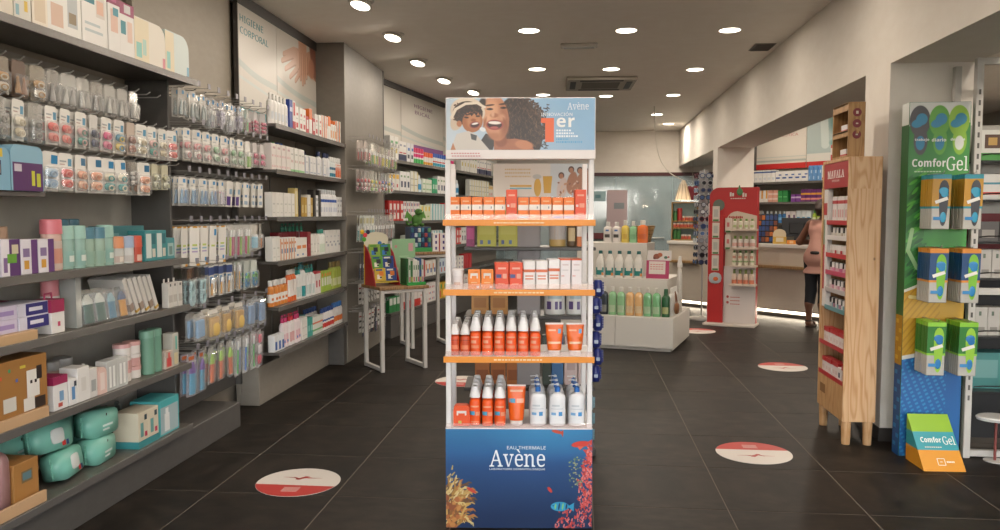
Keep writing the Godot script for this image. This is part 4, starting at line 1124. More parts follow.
	var wbb := carton("wide white carton with blue foot marks", 0.085, 0.14, 0.07, "e9e9e8", [[0.0, 0.0, 0.12, 0.9, "3a5aa0"], [0.25, 0.1, 0.9, 0.16, "9fb0c8"], [0.25, 0.6, 0.8, 0.68, "c4c8cc"]])
	var navyc := bottle("white bottle with navy cap", 0.06, 0.19, 0.05, "e8e8ea", "22305c", [[0.1, 0.1, 0.9, 0.5, "d6dae2"]], {"cf": 0.18, "capw": 1.5})
	var tstr := bottle("teal striped slim bottle", 0.045, 0.17, 0.045, "dfe6e6", "eceeec", [[0, 0.1, 1, 0.3, "2f7f98"], [0, 0.5, 1, 0.65, "3f6f90"]], {"cf": 0.2, "capw": 1.7})
	var ostr := bottle("white and orange slim bottle", 0.045, 0.17, 0.045, "eeeae6", "eceeec", [[0, 0.1, 0.45, 0.85, "e06a3a"]], {"cf": 0.2, "capw": 1.7})
	var grn := bottle("green slim bottle", 0.045, 0.16, 0.045, "4f9a52", "dfe4da", [[0.2, 0.2, 0.8, 0.6, "7cba74"]], {"cf": 0.2, "capw": 1.7})
	row(F, 0.02, 1.79, [[pdot, 4], [gdot, 4], [wbb, 4], [navyc, 1], [wbb, 1], [navyc, 2], [tstr, 3], [ostr, 3], [grn, 4]], "the second hands shelf", 0.03, 0.01)
	row(F, 0.2, 1.79, [[0.2], [gcap, 1], [bcap, 2], [0.3], [navyc, 3]], "the second hands shelf back", 0.16, 0.02)
	var wcar := carton("plain white carton", 0.07, 0.16, 0.06, "e9e7e2", [[0.2, 0.5, 0.8, 0.56, "c9c9c6"], [0.2, 0.15, 0.8, 0.2, "cfcfca"]])
	var ycar := carton("cream carton with gold edge", 0.07, 0.2, 0.06, "d8c27c", [[0.1, 0.1, 0.75, 0.9, "e6dcb4"]])
	var kcar := carton("black carton", 0.05, 0.2, 0.06, "2a2626", [])
	var gold := carton("gold carton with pale label", 0.06, 0.14, 0.06, "b8933a", [[0.2, 0.2, 0.8, 0.6, "dcc88c"]])
	var wdot := carton("white carton with navy dots", 0.06, 0.16, 0.06, "e8e8ea", [[0.15, 0.2, 0.35, 0.32, "24305c"], [0.6, 0.2, 0.8, 0.32, "24305c"], [0.35, 0.5, 0.6, 0.62, "24305c"], [0.15, 0.75, 0.35, 0.87, "24305c"], [0.65, 0.75, 0.85, 0.87, "24305c"]])
	var wbl := bottle("tall white bottle with blue neck label", 0.058, 0.21, 0.05, "ecedef", "e2e6ea", [[0.0, 0.62, 1, 0.74, "3a60b0"], [0.2, 0.2, 0.8, 0.4, "c9cede"]], {"cf": 0.14, "capw": 1.3})
	row(F, 0.0, 1.435, [[wcar, 6], [ycar, 1], [kcar, 1], [gold, 2], [wcar, 1], [gold, 1], [kcar, 1], [wdot, 1], [kcar, 1], [wbl, 7], [wdot, 6]], "the black and gold shelf", 0.03, 0.012)
	var ow := carton("white carton with orange and blue print", 0.05, 0.15, 0.06, "ebe8e2", [[0, 0, 0.3, 0.95, "d9803a"], [0.4, 0.3, 0.85, 0.5, "5f8ab0"], [0.4, 0.7, 0.9, 0.8, "d8803a"]])
	var wide := carton("long white carton with orange lettering", 0.13, 0.14, 0.06, "edeae4", [[0.15, 0.45, 0.85, 0.62, "e08a4a"], [0.1, 0.1, 0.4, 0.2, "6f9ac0"]])
	var rdc := carton("dark red carton", 0.075, 0.18, 0.07, "8e1f2a", [[0.15, 0.35, 0.85, 0.5, "b0525a"]])
	var wfl := carton("white carton with grey pattern", 0.1, 0.18, 0.07, "e6e5e2", [[0.1, 0.45, 0.5, 0.52, "8f96a4"], [0.5, 0.3, 0.9, 0.4, "9fa6b4"], [0.3, 0.7, 0.7, 0.76, "c4c8ce"]])
	var wgr := bottle("white bottle with pale green label", 0.055, 0.19, 0.05, "e8ebe6", "3f9a8a", [[0.1, 0.1, 0.9, 0.5, "cfdccc"]], {"cf": 0.16})
	row(F, 0.0, 1.10, [[wcar, 2], [ow, 6], [wide, 2], [rdc, 1], [wcar, 3], [wgr, 3], [wfl, 6]], "the shelf with orange lettering", 0.03, 0.006)
	row(F, 0.4, 1.10, [[rdc, 6]], "the back of the orange lettering shelf", 0.14)
	var gpump := bottle("white bottle with green pump", 0.06, 0.24, 0.05, "e6e8e6", "2f9a7a", [], {"pump": true, "cf": 0.25})
	row(F, 0.72, 1.10, [[gpump, 6]], "the green pump row at the back", 0.22, 0.03)
	var oj := bottle("orange medicine bottle with white label", 0.06, 0.17, 0.05, "dd8a3e", "e8e6e2", [[0, 0.2, 1, 0.6, "ece8e2"], [0.2, 0.3, 0.8, 0.42, "d87a3a"]], {"cf": 0.2, "capw": 1.5})
	var ob := bottle("orange and white tall bottle", 0.055, 0.22, 0.05, "e06a2c", "d8d4ce", [[0, 0.2, 0.6, 0.8, "ebe6e0"]], {"cf": 0.14, "capw": 1.4})
	var tp := bottle("large white bottle with teal base and teal pump", 0.095, 0.26, 0.07, "e6e8e6", "2a7f86", [[0, 0.05, 1, 0.42, "2a9298"]], {"pump": true, "cf": 0.2})
	var ws := bottle("small white bottle with teal pump", 0.055, 0.23, 0.05, "e9e9e6", "2a8a80", [[0.1, 0.1, 0.9, 0.5, "c8d6d4"]], {"pump": true, "cf": 0.24})
	var wr := carton("white carton with red emblem", 0.07, 0.17, 0.06, "ebe6e4", [[0.25, 0.3, 0.75, 0.6, "c83a4c"], [0, 0.9, 1, 1, "c84a56"]])
	var gc := carton("lime green and white carton", 0.065, 0.16, 0.06, "a4c24a", [[0.1, 0.3, 0.9, 0.7, "e6ead8"], [0.2, 0.75, 0.8, 0.9, "e0923c"]])
	var gb := bottle("lime green bottle with brown cap", 0.055, 0.22, 0.05, "a8b84e", "7c6a34", [[0.1, 0.15, 0.9, 0.5, "d6dcae"]], {"cf": 0.2, "capw": 1.4})
	row(F, 0.0, 0.755, [[oj, 5], [ob, 3], [ws, 2], [tp, 1], [ws, 3], [wr, 2], [gc, 4], [gb, 8]], "the teal pump shelf", 0.04, 0.01)
	row(F, 0.7, 0.755, [[0.1], [gb, 6]], "the lime bottles behind that shelf", 0.17, 0.02)
	var pp := bottle("white pump bottle with pink pump", 0.06, 0.22, 0.05, "ecdfe0", "c8326c", [[0.15, 0.15, 0.85, 0.55, "e2b8c0"], [0.3, 0.2, 0.6, 0.3, "4a76b8"]], {"pump": true, "cf": 0.24})
	var pr_ := bottle("white pump bottle with red pump", 0.06, 0.22, 0.05, "ece6e4", "c8283a", [[0.15, 0.15, 0.85, 0.55, "d9a8a8"]], {"pump": true, "cf": 0.24})
	var wbx := carton("small white carton with blue block", 0.06, 0.11, 0.05, "e8eaec", [[0.3, 0.1, 0.95, 0.6, "2f62b0"]])
	var tq := carton("turquoise carton", 0.06, 0.14, 0.06, "3fa49c", [[0.15, 0.3, 0.85, 0.6, "9ad2cc"]])
	var gw := carton("white carton with green stripes", 0.06, 0.13, 0.06, "e4e8e0", [[0, 0.2, 1, 0.3, "6cae6a"], [0, 0.6, 1, 0.7, "d9704a"]])
	var rb := bottle("white bottle with red and blue label", 0.05, 0.17, 0.045, "ebe8e6", "2a4a8c", [[0, 0.15, 1, 0.4, "cc4038"], [0, 0.5, 1, 0.6, "3a62a8"]], {"cf": 0.2, "capw": 1.5})
	var ro := bottle("white bottle with orange label and blue cap", 0.05, 0.18, 0.045, "ebe8e6", "3a78c0", [[0, 0.2, 1, 0.5, "e07a3a"]], {"cf": 0.2, "capw": 1.5})
	row(F, 0.0, 0.41, [[wbx, 3], [pp, 2], [pr_, 2], [pp, 2], [wcar, 2], [tq, 2], [gw, 4], [rb, 6], [ro, 8]], "the lowest cosmetics shelf", 0.03, 0.006)
	row(F, 0.8, 0.41, [[tq, 3], [rb, 5]], "the lowest cosmetics shelf back", 0.15, 0.02)
	row_max = 1e9
	grow_h = 1.0
	# pillar hooks
	var h1 := pack("pack with pink and white sticks", 0.08, 0.2, "e2d8d4", "brush", ["d88a86", "e6e0da", "b86a4c"], [], {"clear": 0.8})
	var h2 := pack("clear pack with green and yellow sticks", 0.09, 0.22, "d9dad2", "brush", ["7cb86a", "d8c23c"], [], {"clear": 0.7})
	var h3 := pack("clear pack with mauve sticks", 0.08, 0.22, "d9d4d6", "brush", ["b87a94", "c8a0b0"], [], {"clear": 0.7})
	var h4 := pack("clear pack with yellow sticks", 0.08, 0.22, "dcdac8", "brush", ["d8c84a", "e0d878"], [], {"clear": 0.7})
	hooks(FP, pl, 0.1, 0.14, 2.18, 0.0, 0.2, [h1, h1, h2, h2, h3, h4, h4, h2, h1, h2], 3, "top pillar row", true)
	var k1 := pack("clear bag with red and pink balls", 0.1, 0.22, "dcd4d0", "mixed", ["d84a4a", "e2a0b0", "e6dcd4"], [], {"clear": 0.7})
	var k2 := pack("clear bag with yellow and green balls", 0.1, 0.22, "dcdad0", "mixed", ["d8c03c", "9cc46a", "e6e2d4"], [], {"clear": 0.7})
	var k3 := pack("clear bag with blue and red pieces", 0.1, 0.2, "d4d6d8", "mixed", ["3a6ab8", "d04a3a", "e0dcd8"], [], {"clear": 0.7})
	hooks(FP, pl, 0.08, 0.14, 1.9, 0.0, 0.2, [k1, k1, k2, k2, k1, k3, k3, k2, k3], 3, "second pillar row", true)
	var m1 := pack("teal and white toothbrush card", 0.07, 0.26, "dfe4e2", "brush", ["2f9c98", "8cc8c4"], [[0.1, 0.7, 0.9, 0.9, "c9c49c"]])
	var m2 := pack("grey clear toothbrush card", 0.07, 0.26, "c9c6c2", "brush", ["b0a8a2", "8c8682"], [], {"clear": 0.8})
	var m3 := pack("clear card with a red stripe", 0.07, 0.26, "ccc8c4", "brush", ["a89890", "c85a4c"], [], {"clear": 0.8})
	hooks(FP, pl, 0.05, 0.105, 1.45, 0.0, 0.2, [m1, m1, m1, m1, m2, m2, m2, m2, m3, m2, m3, m2], 3, "toothbrush pillar row", true)
	var n1 := pack("dark card with navy and red brush", 0.07, 0.26, "3a3a48", "brush", ["34406c", "a83a44"], [])
	var n2 := pack("white card with black lettering bars", 0.07, 0.2, "dcdad6", "flat", [], [[0.1, 0.2, 0.9, 0.3, "3a3838"], [0.1, 0.5, 0.9, 0.6, "3a3838"], [0.1, 0.75, 0.9, 0.82, "a83a44"]])
	hooks(FP, pl, 0.05, 0.115, 1.08, 0.0, 0.18, [n1, n1, n1, n1, n1, n1, n1, n1], 2, "fourth pillar row", true)
	hooks(FP, pl, 0.05, 0.115, 0.78, 0.0, 0.18, [n2, n2, n2, n2, n2, n2, n2, n2], 2, "fifth pillar row", true)
	hooks(FP, pl, 0.05, 0.115, 0.5, 0.0, 0.18, [n2, n1, n2, n2, n1, n2, n2, n1], 2, "lowest pillar row", true)

# ------------------------------------------------------------------ left side, oral care bay
func bay_oral() -> void:
	carton_name = "toothpaste_carton"; bottle_name = "mouthwash_bottle"
	var F := frame(-2.19, 9.03, 80)
	var L := 5.6
	row_max = L
	var u := thing("shelving_bay", "far wall shelving bay of oral care below purple lettering", "shelving", F)
	gpart(u, "back_panel", _bx(Vector3(0, 0.0, -0.36), Vector3(L, 2.2, -0.32)), panel_mid)
	gpart(u, "plinth", _bx(Vector3(0, 0.0, -0.32), Vector3(L, 0.26, 0.0), 0.003), panel_dark)
	var ys := [0.29, 0.64, 1.02, 1.38, 1.74, 2.10]
	for y in ys: shelf(u, 0.0, L, y, 0.3, mt("5c5955", 0.35))
	var img := wave_print(256, 256, "d6d2c8", "b9c2bc")
	var seams := [0.02, 1.07, 2.67, 4.1, 5.6]
	var pm := image_mat(img, 0.35)
	for i in 4:
		var p := thing("sign_panel", ["plain pale wall panel just past the pillar", "pale wall panel with purple lettering past the pillar", "third pale wall panel past the pillar", "fourth pale wall panel past the pillar"][i], "sign", F * Transform3D(Basis(), Vector3(seams[i], 2.12, -0.298)))
		var w: float = seams[i + 1] - seams[i] - 0.012
		gpart(p, "board", _bx(Vector3(0, 0, -0.02), Vector3(w, 0.92, 0)), mt("d6d2c8", 0.4))
		var fa := G.new()
		fa.face(0, 0, w, 0.92, 0.0006)
		gpart(p, "print", fa, pm)
		if i == 1:
			put_words(p, "HIGIENE", 0.80, 0.80, 0.002, 0.68, 0.046, "7a4a76")
			put_words(p, "BUCAL", 0.76, 0.715, 0.002, 0.56, 0.046, "7a4a76")
	struct("trim_2", bx(Vector3(0, 3.04, -0.34), Vector3(L, 3.1, -0.26)), mt("35322f", 0.5), F)
	var C := ["e8e6e0", "d9d7d2", "e4e2dc"]
	var bigw := carton("tall white carton with navy foot", 0.12, 0.24, 0.08, "e6e4e0", [[0, 0.0, 1, 0.35, "2a3058"], [0.2, 0.75, 0.8, 0.85, "9aa0b0"], [0.1, 0.4, 0.9, 0.46, "c03a4a"]])
	var tallw := carton("tall white carton with teal drop", 0.12, 0.28, 0.08, "e8e8e4", [[0.3, 0.3, 0.7, 0.5, "c8b45c"], [0.2, 0.7, 0.8, 0.8, "6fae7c"]])
	var mixc := carton("white carton with navy and blue swirl", 0.1, 0.24, 0.08, "dcdce0", [[0.2, 0.2, 0.8, 0.4, "2c2f44"], [0.3, 0.6, 0.9, 0.75, "4a70b8"]])
	var purp := carton("long purple backing carton", 0.45, 0.26, 0.05, "6f2a7c", [[0.02, 0.0, 0.98, 0.3, "8a3c96"]])
	var g1 := bottle("magenta and green mouthwash bottle", 0.075, 0.2, 0.05, "e6e0e2", "d83a6c", [[0, 0.05, 1, 0.45, "3fae5c"], [0, 0.6, 1, 0.9, "d8307a"]], {"cf": 0.3, "form": "straight"})
	var g2 := bottle("white and orange mouthwash bottle", 0.075, 0.17, 0.05, "e8e4e0", "e0602c", [[0, 0.1, 1, 0.4, "e0a03a"]], {"cf": 0.35, "form": "straight"})
	var g3 := bottle("blue and red mouthwash bottle", 0.075, 0.18, 0.05, "dfe3ea", "2a58b0", [[0, 0.1, 1, 0.4, "2f9cb8"], [0, 0.5, 1, 0.62, "c83a3a"]], {"cf": 0.3, "form": "straight"})
	row(F, 0.1, 2.10, [[tallw, 2], [bigw, 2], [mixc, 2]], "the oral care top shelf", 0.03, 0.01)
	row(F, 0.86, 2.10, [[g1, 4], [g2, 4], [g3, 6], [g1, 4], [0.3], [tallw, 6], [bigw, 6]], "the mouthwash row", 0.03, 0.012)
	row(F, 0.86, 2.10, [[purp, 3]], "the back of the mouthwash row", 0.14)
	var a1 := carton("white carton with yellow header", 0.1, 0.2, 0.07, "e6e4de", [[0.1, 0.7, 0.9, 0.95, "dfb23a"], [0.2, 0.2, 0.6, 0.4, "c8545a"]])
	var a2 := carton("white carton with navy shape", 0.1, 0.24, 0.07, "e8e8e8", [[0.3, 0.2, 0.8, 0.5, "2f3c60"], [0.2, 0.7, 0.7, 0.8, "7aa07c"]])
	var a3 := carton("white stack of slim cartons with yellow edge", 0.12, 0.26, 0.07, "e2e2da", [[0, 0.3, 0.85, 0.34, "9aa0a4"], [0, 0.6, 0.85, 0.64, "9aa0a4"], [0.85, 0, 0.99, 0.99, "dfc83a"]])
	var a4 := carton("pale green and white carton", 0.11, 0.18, 0.07, "dbe4d6", [[0.1, 0.2, 0.9, 0.3, "8ab88a"], [0.1, 0.6, 0.9, 0.7, "9cc49c"]])
	var a5 := bottle("blue and white bottle", 0.06, 0.22, 0.05, "d8e4ee", "e6e8ea", [[0, 0.2, 1, 0.6, "3a94c8"]], {"cf": 0.2})
	var a6 := carton("emerald green carton", 0.09, 0.2, 0.07, "2fa474", [[0.2, 0.3, 0.8, 0.6, "d8e8de"]])
	row(F, 0.05, 1.74, [[a1, 3], [a2, 3], [a3, 2], [a5, 2], [a4, 3], [a6, 2], [a2, 3], [a4, 3], [a5, 3], [0.5], [a3, 8], [a1, 3]], "the oral care second shelf", 0.03, 0.012)
	var r1 := carton("red and white toothpaste carton", 0.1, 0.24, 0.07, "c8322e", [[0.3, 0.1, 0.9, 0.4, "e8e0dc"], [0.3, 0.55, 0.9, 0.85, "e8e0dc"]])
	var r2 := carton("white carton with purple and red spots", 0.1, 0.24, 0.07, "e6e4e2", [[0.1, 0.15, 0.35, 0.3, "54307c"], [0.6, 0.15, 0.85, 0.3, "c83a5a"], [0.1, 0.45, 0.35, 0.6, "54307c"], [0.6, 0.45, 0.85, 0.6, "c83a5a"], [0.1, 0.75, 0.35, 0.9, "54307c"], [0.6, 0.75, 0.85, 0.9, "b8322e"]])
	var r3 := carton("pale lime carton with yellow sticker", 0.12, 0.2, 0.07, "dbe2c6", [[0.5, 0.6, 0.9, 0.9, "e6c83a"], [0.1, 0.2, 0.6, 0.3, "8cb45c"]])
	var r4 := carton("white and aqua carton", 0.1, 0.22, 0.07, "e0e8e8", [[0.55, 0, 0.85, 0.99, "3fb0c0"]])
	row(F, 0.05, 1.38, [[r1, 4], [r2, 5], [r3, 3], [r4, 5], [r1, 3], [r2, 4], [0.3], [r3, 6], [r1, 5]], "the oral care third shelf", 0.03, 0.01)
	var s1 := carton("white carton with three purple spots", 0.13, 0.2, 0.08, "e4e0de", [[0.4, 0.1, 0.62, 0.25, "4a3a8a"], [0.4, 0.42, 0.62, 0.57, "4a3a8a"], [0.4, 0.74, 0.62, 0.89, "4a3a8a"]])
	var s2 := carton("white pearl carton", 0.1, 0.12, 0.08, "e4e2e0", [[0.2, 0.2, 0.8, 0.4, "c4c4c8"]])
	row(F, 0.1, 1.02, [[s2, 4], [a4, 3], [s1, 4], [r4, 4], [s2, 3], [r1, 4], [a2, 5]], "the oral care fourth shelf", 0.03, 0.012)
	var b1 := carton("blue and white carton with dark marks", 0.12, 0.2, 0.08, "c4d4e0", [[0.1, 0.5, 0.5, 0.8, "2f4a86"], [0.6, 0.1, 0.9, 0.4, "c84a3a"]])
	var b2 := carton("red carton with pale stripes", 0.12, 0.22, 0.08, "b8242c", [[0.2, 0, 0.26, 0.99, "d86a70"], [0.6, 0, 0.66, 0.99, "d86a70"]])
	var b3 := carton("white carton with orange spot", 0.12, 0.2, 0.08, "e6e2dc", [[0.1, 0.4, 0.4, 0.8, "e0803a"], [0.5, 0.2, 0.9, 0.5, "3a62a0"]])
	row(F, 0.05, 0.64, [[b1, 4], [b2, 5], [b3, 4], [b1, 3], [s1, 5], [b2, 3]], "the oral care fifth shelf", 0.03, 0.01)
	var c1 := carton("green and white carton", 0.1, 0.18, 0.08, "2f8a4a", [[0.1, 0.5, 0.9, 0.95, "e4e6e0"]])
	var c2 := carton("red and white carton", 0.1, 0.2, 0.08, "e6e0dc", [[0.0, 0, 1, 0.45, "c8342c"]])
	var c3 := carton("white carton with rows of red spots", 0.13, 0.26, 0.08, "e6e2e0", [[0.1, 0.1, 0.3, 0.2, "c8545a"], [0.5, 0.1, 0.7, 0.2, "3a5a98"], [0.1, 0.4, 0.3, 0.5, "c8545a"], [0.5, 0.4, 0.7, 0.5, "3a5a98"], [0.1, 0.7, 0.3, 0.8, "c8545a"], [0.5, 0.7, 0.7, 0.8, "c8545a"]])
	var c4 := carton("yellow and orange carton", 0.13, 0.22, 0.08, "dfb83a", [[0.1, 0.1, 0.6, 0.5, "d8682c"], [0.5, 0.6, 0.9, 0.9, "4aa05c"]])
	row(F, 0.05, 0.29, [[c1, 3], [c2, 6], [c3, 5], [c4, 3], [c2, 4], [c3, 4]], "the oral care bottom shelf", 0.03, 0.01)

# ------------------------------------------------------------------ the orange sun-care stand
func header_image() -> Image:
	var img := Image.create(640, 250, false, Image.FORMAT_RGB8)
	for y in 250:
		for x in 640:
			var t := clampf(x / 640.0, 0, 1)
			img.set_pixel(x, y, Color("c3d0dc").lerp(Color("86aed0"), clampf(t * 1.1 + 0.15 - y / 900.0, 0, 1)))
	var rg := RandomNumberGenerator.new()
	rg.seed = 4
	var X := func(cx: float) -> float: return 0.629 * cx - 22.2
	var Y := func(cy: float) -> float: return 0.668 * cy - 33.0
	var hair := Color("2e2019")
	# woman's hair: a cloud of curls
	p_ell(img, 300, 140, 90, 150, hair, 0.0, 4.0)
	p_ell(img, 350, 150, 62, 130, hair, -0.15, 4.0)
	for i in 520:
		var a := rg.randf_range(-1.4, 1.5)
		var r := rg.randf_range(0.55, 1.03)
		var px := 318 + cos(a) * 112 * r
		var py := 135 + sin(a) * 140 * r
		var c := hair.lerp(Color("6b4e3a"), rg.randf() * rg.randf())
		var s := rg.randf_range(3, 8)
		p_ell(img, px, py, s, s * 0.45, c, rg.randf() * PI, 1.5)
	for i in 90: p_ell(img, 432 + rg.randf_range(-16, 10) - absf(rg.randf_range(0, 1)) * 14, rg.randf_range(30, 245), rg.randf_range(2, 6), 2, hair, rg.randf() * PI, 1.5)
	for i in 420:
		var q := Vector2(rg.randf_range(235, 420), rg.randf_range(-5, 245))
		if Vector2((q.x - 318) / 108.0, (q.y - 130) / 140.0).length() > 1.0: continue
		var c2 := Color("4a3428").lerp(Color("8a6a50"), rg.randf() * rg.randf())
		p_stroke(img, [q, q + Vector2(rg.randf_range(-5, 5), 6), q + Vector2(rg.randf_range(-7, 7), 13)], 1.6, 1.0, Color(c2, 0.65))
	# neck, shoulder and dark top
	p_poly(img, [Vector2(170, 170), Vector2(215, 190), Vector2(200, 249), Vector2(150, 249), Vector2(140, 220)], Color("3a3432"))
	p_poly(img, [Vector2(205, 200), Vector2(300, 195), Vector2(345, 205), Vector2(380, 249), Vector2(205, 249)], Color("a8694a"))
	p_ell(img, 335, 225, 40, 22, Color("c17e58"), 0.2, 6.0)
	p_ell(img, 235, 205, 26, 30, Color("8e5238"), 0.0, 8.0)
	# her face
	p_ell(img, 213, 95, 56, 112, Color("b97b58"), -0.10, 4.0)
	p_ell(img, 200, 90, 40, 98, Color("cc926e"), -0.12, 16.0)
	p_ell(img, 190, 60, 25, 40, Color("d9a37e"), 0.0, 20.0)
	p_ell(img, 250, 120, 18, 70, Color(Color("8a5238"), 0.7), -0.1, 26.0)
	p_ell(img, 178, 96, 13, 16, Color(Color("e3ae8c"), 0.8), 0.2, 12.0)
	p_ell(img, 240, 92, 14, 16, Color(Color("d19672"), 0.8), -0.2, 12.0)
	p_ell(img, 205, 182, 26, 16, Color(Color("a86a4a"), 0.6), 0.0, 14.0)
	p_ell(img, 150, 40, 16, 46, Color("2e2019"), 0.25, 6.0)
	for e in [[187, 52], [246, 46]]:
		p_ell(img, e[0], e[1], 14, 5, Color("3b2419"), 0.0, 2.0)
		p_ell(img, e[0] + 1, e[1] - 1, 5, 4, Color("120b08"), 0.0, 1.5)
		p_ell(img, e[0], e[1] - 19, 19, 4, Color("3a241a"), -0.12, 2.0)
	p_ell(img, 206, 82, 17, 11, Color("a5694a"), 0.0, 6.0)
	p_ell(img, 200, 77, 7, 14, Color("d8a585"), 0.0, 6.0)
	p_ell(img, 208, 128, 37, 25, Color("a04a42"), 0.05, 2.5)
	p_ell(img, 208, 127, 31, 19, Color("3c1512"), 0.05, 2.0)
	p_ell(img, 208, 118, 28, 8, Color("f1e8e0"), 0.05, 2.0)
	p_ell(img, 206, 141, 18, 6, Color("b55a56"), 0.0, 2.0)
	p_ell(img, 165, 118, 5, 26, Color("a5694a"), 0.25, 5.0)
	p_ell(img, 253, 120, 5, 24, Color("96593c"), -0.3, 5.0)
	# child's hat, hair, face
	p_ell(img, 92, 62, 76, 66, Color("d8c7b2"), 0.35, 3.0)
	p_ell(img, 52, 95, 30, 62, Color("cdb9a2"), 0.35, 3.0)
	p_ell(img, 92, 72, 64, 58, Color("31211a"), 0.2, 3.0)
	for i in 170: p_ell(img, 92 + rg.randf_range(-58, 60), 60 + rg.randf_range(-34, 50), rg.randf_range(3, 8), 3, Color("2b1c16").lerp(Color("5c4030"), rg.randf()), rg.randf() * PI, 1.5)
	p_ell(img, 112, 112, 44, 52, Color("a8683f"), 0.12, 3.0)
	p_ell(img, 118, 108, 30, 38, Color("bd7f55"), 0.1, 12.0)
	p_ell(img, 55, 122, 11, 15, Color("b37048"), 0.0, 2.0)
	for i in 40: p_ell(img, 108 + rg.randf_range(-46, 44), 64 + rg.randf_range(-10, 16), rg.randf_range(4, 8), 3, Color("2b1c16"), rg.randf() * PI, 1.5)
	p_ell(img, 86, 92, 10, 4, Color("2a1810"), 0.15, 1.5)
	p_ell(img, 136, 86, 9, 4, Color("2a1810"), -0.1, 1.5)
	p_ell(img, 116, 105, 11, 7, Color("96572f"), 0.0, 4.0)
	p_ell(img, 122, 128, 23, 17, Color("9a4c3e"), -0.2, 2.0)
	p_ell(img, 122, 128, 18, 12, Color("3a1512"), -0.2, 1.5)
	p_ell(img, 123, 122, 15, 5, Color("efe6de"), -0.2, 1.5)
	# hat brim over the hair
	p_stroke(img, [Vector2(22, 92), Vector2(40, 52), Vector2(82, 26), Vector2(132, 22), Vector2(164, 42)], 7, 6, Color("e3d5c2"))
	# child's pale shirt
	p_poly(img, [Vector2(18, 249), Vector2(44, 172), Vector2(96, 158), Vector2(130, 176), Vector2(186, 249)], Color("cfc8c0"))
	p_poly(img, [Vector2(104, 170), Vector2(132, 180), Vector2(128, 205), Vector2(108, 198)], Color("4a4a4c"))
	p_poly(img, [Vector2(18, 249), Vector2(28, 215), Vector2(40, 249)], Color("b5764e"))
	p_ell(img, 156, 150, 14, 10, Color("dfe3e6"), 0.5, 2.0)
	img.resize(230, 90, Image.INTERPOLATE_LANCZOS)
	img.resize(640, 250, Image.INTERPOLATE_CUBIC)
	# orange numeral and pale words
	img.fill_rect(Rect2i(408, 96, 56, 24), Color("e2622a")); img.fill_rect(Rect2i(426, 96, 38, 116), Color("e2622a"))
	for k in 5: p_words(img, 474, 152 + k * 14, [66, 76, 94, 56, 112][k], 8, Color("e9eef2") if k < 3 else Color("5aa2d0"), rg)
	return img
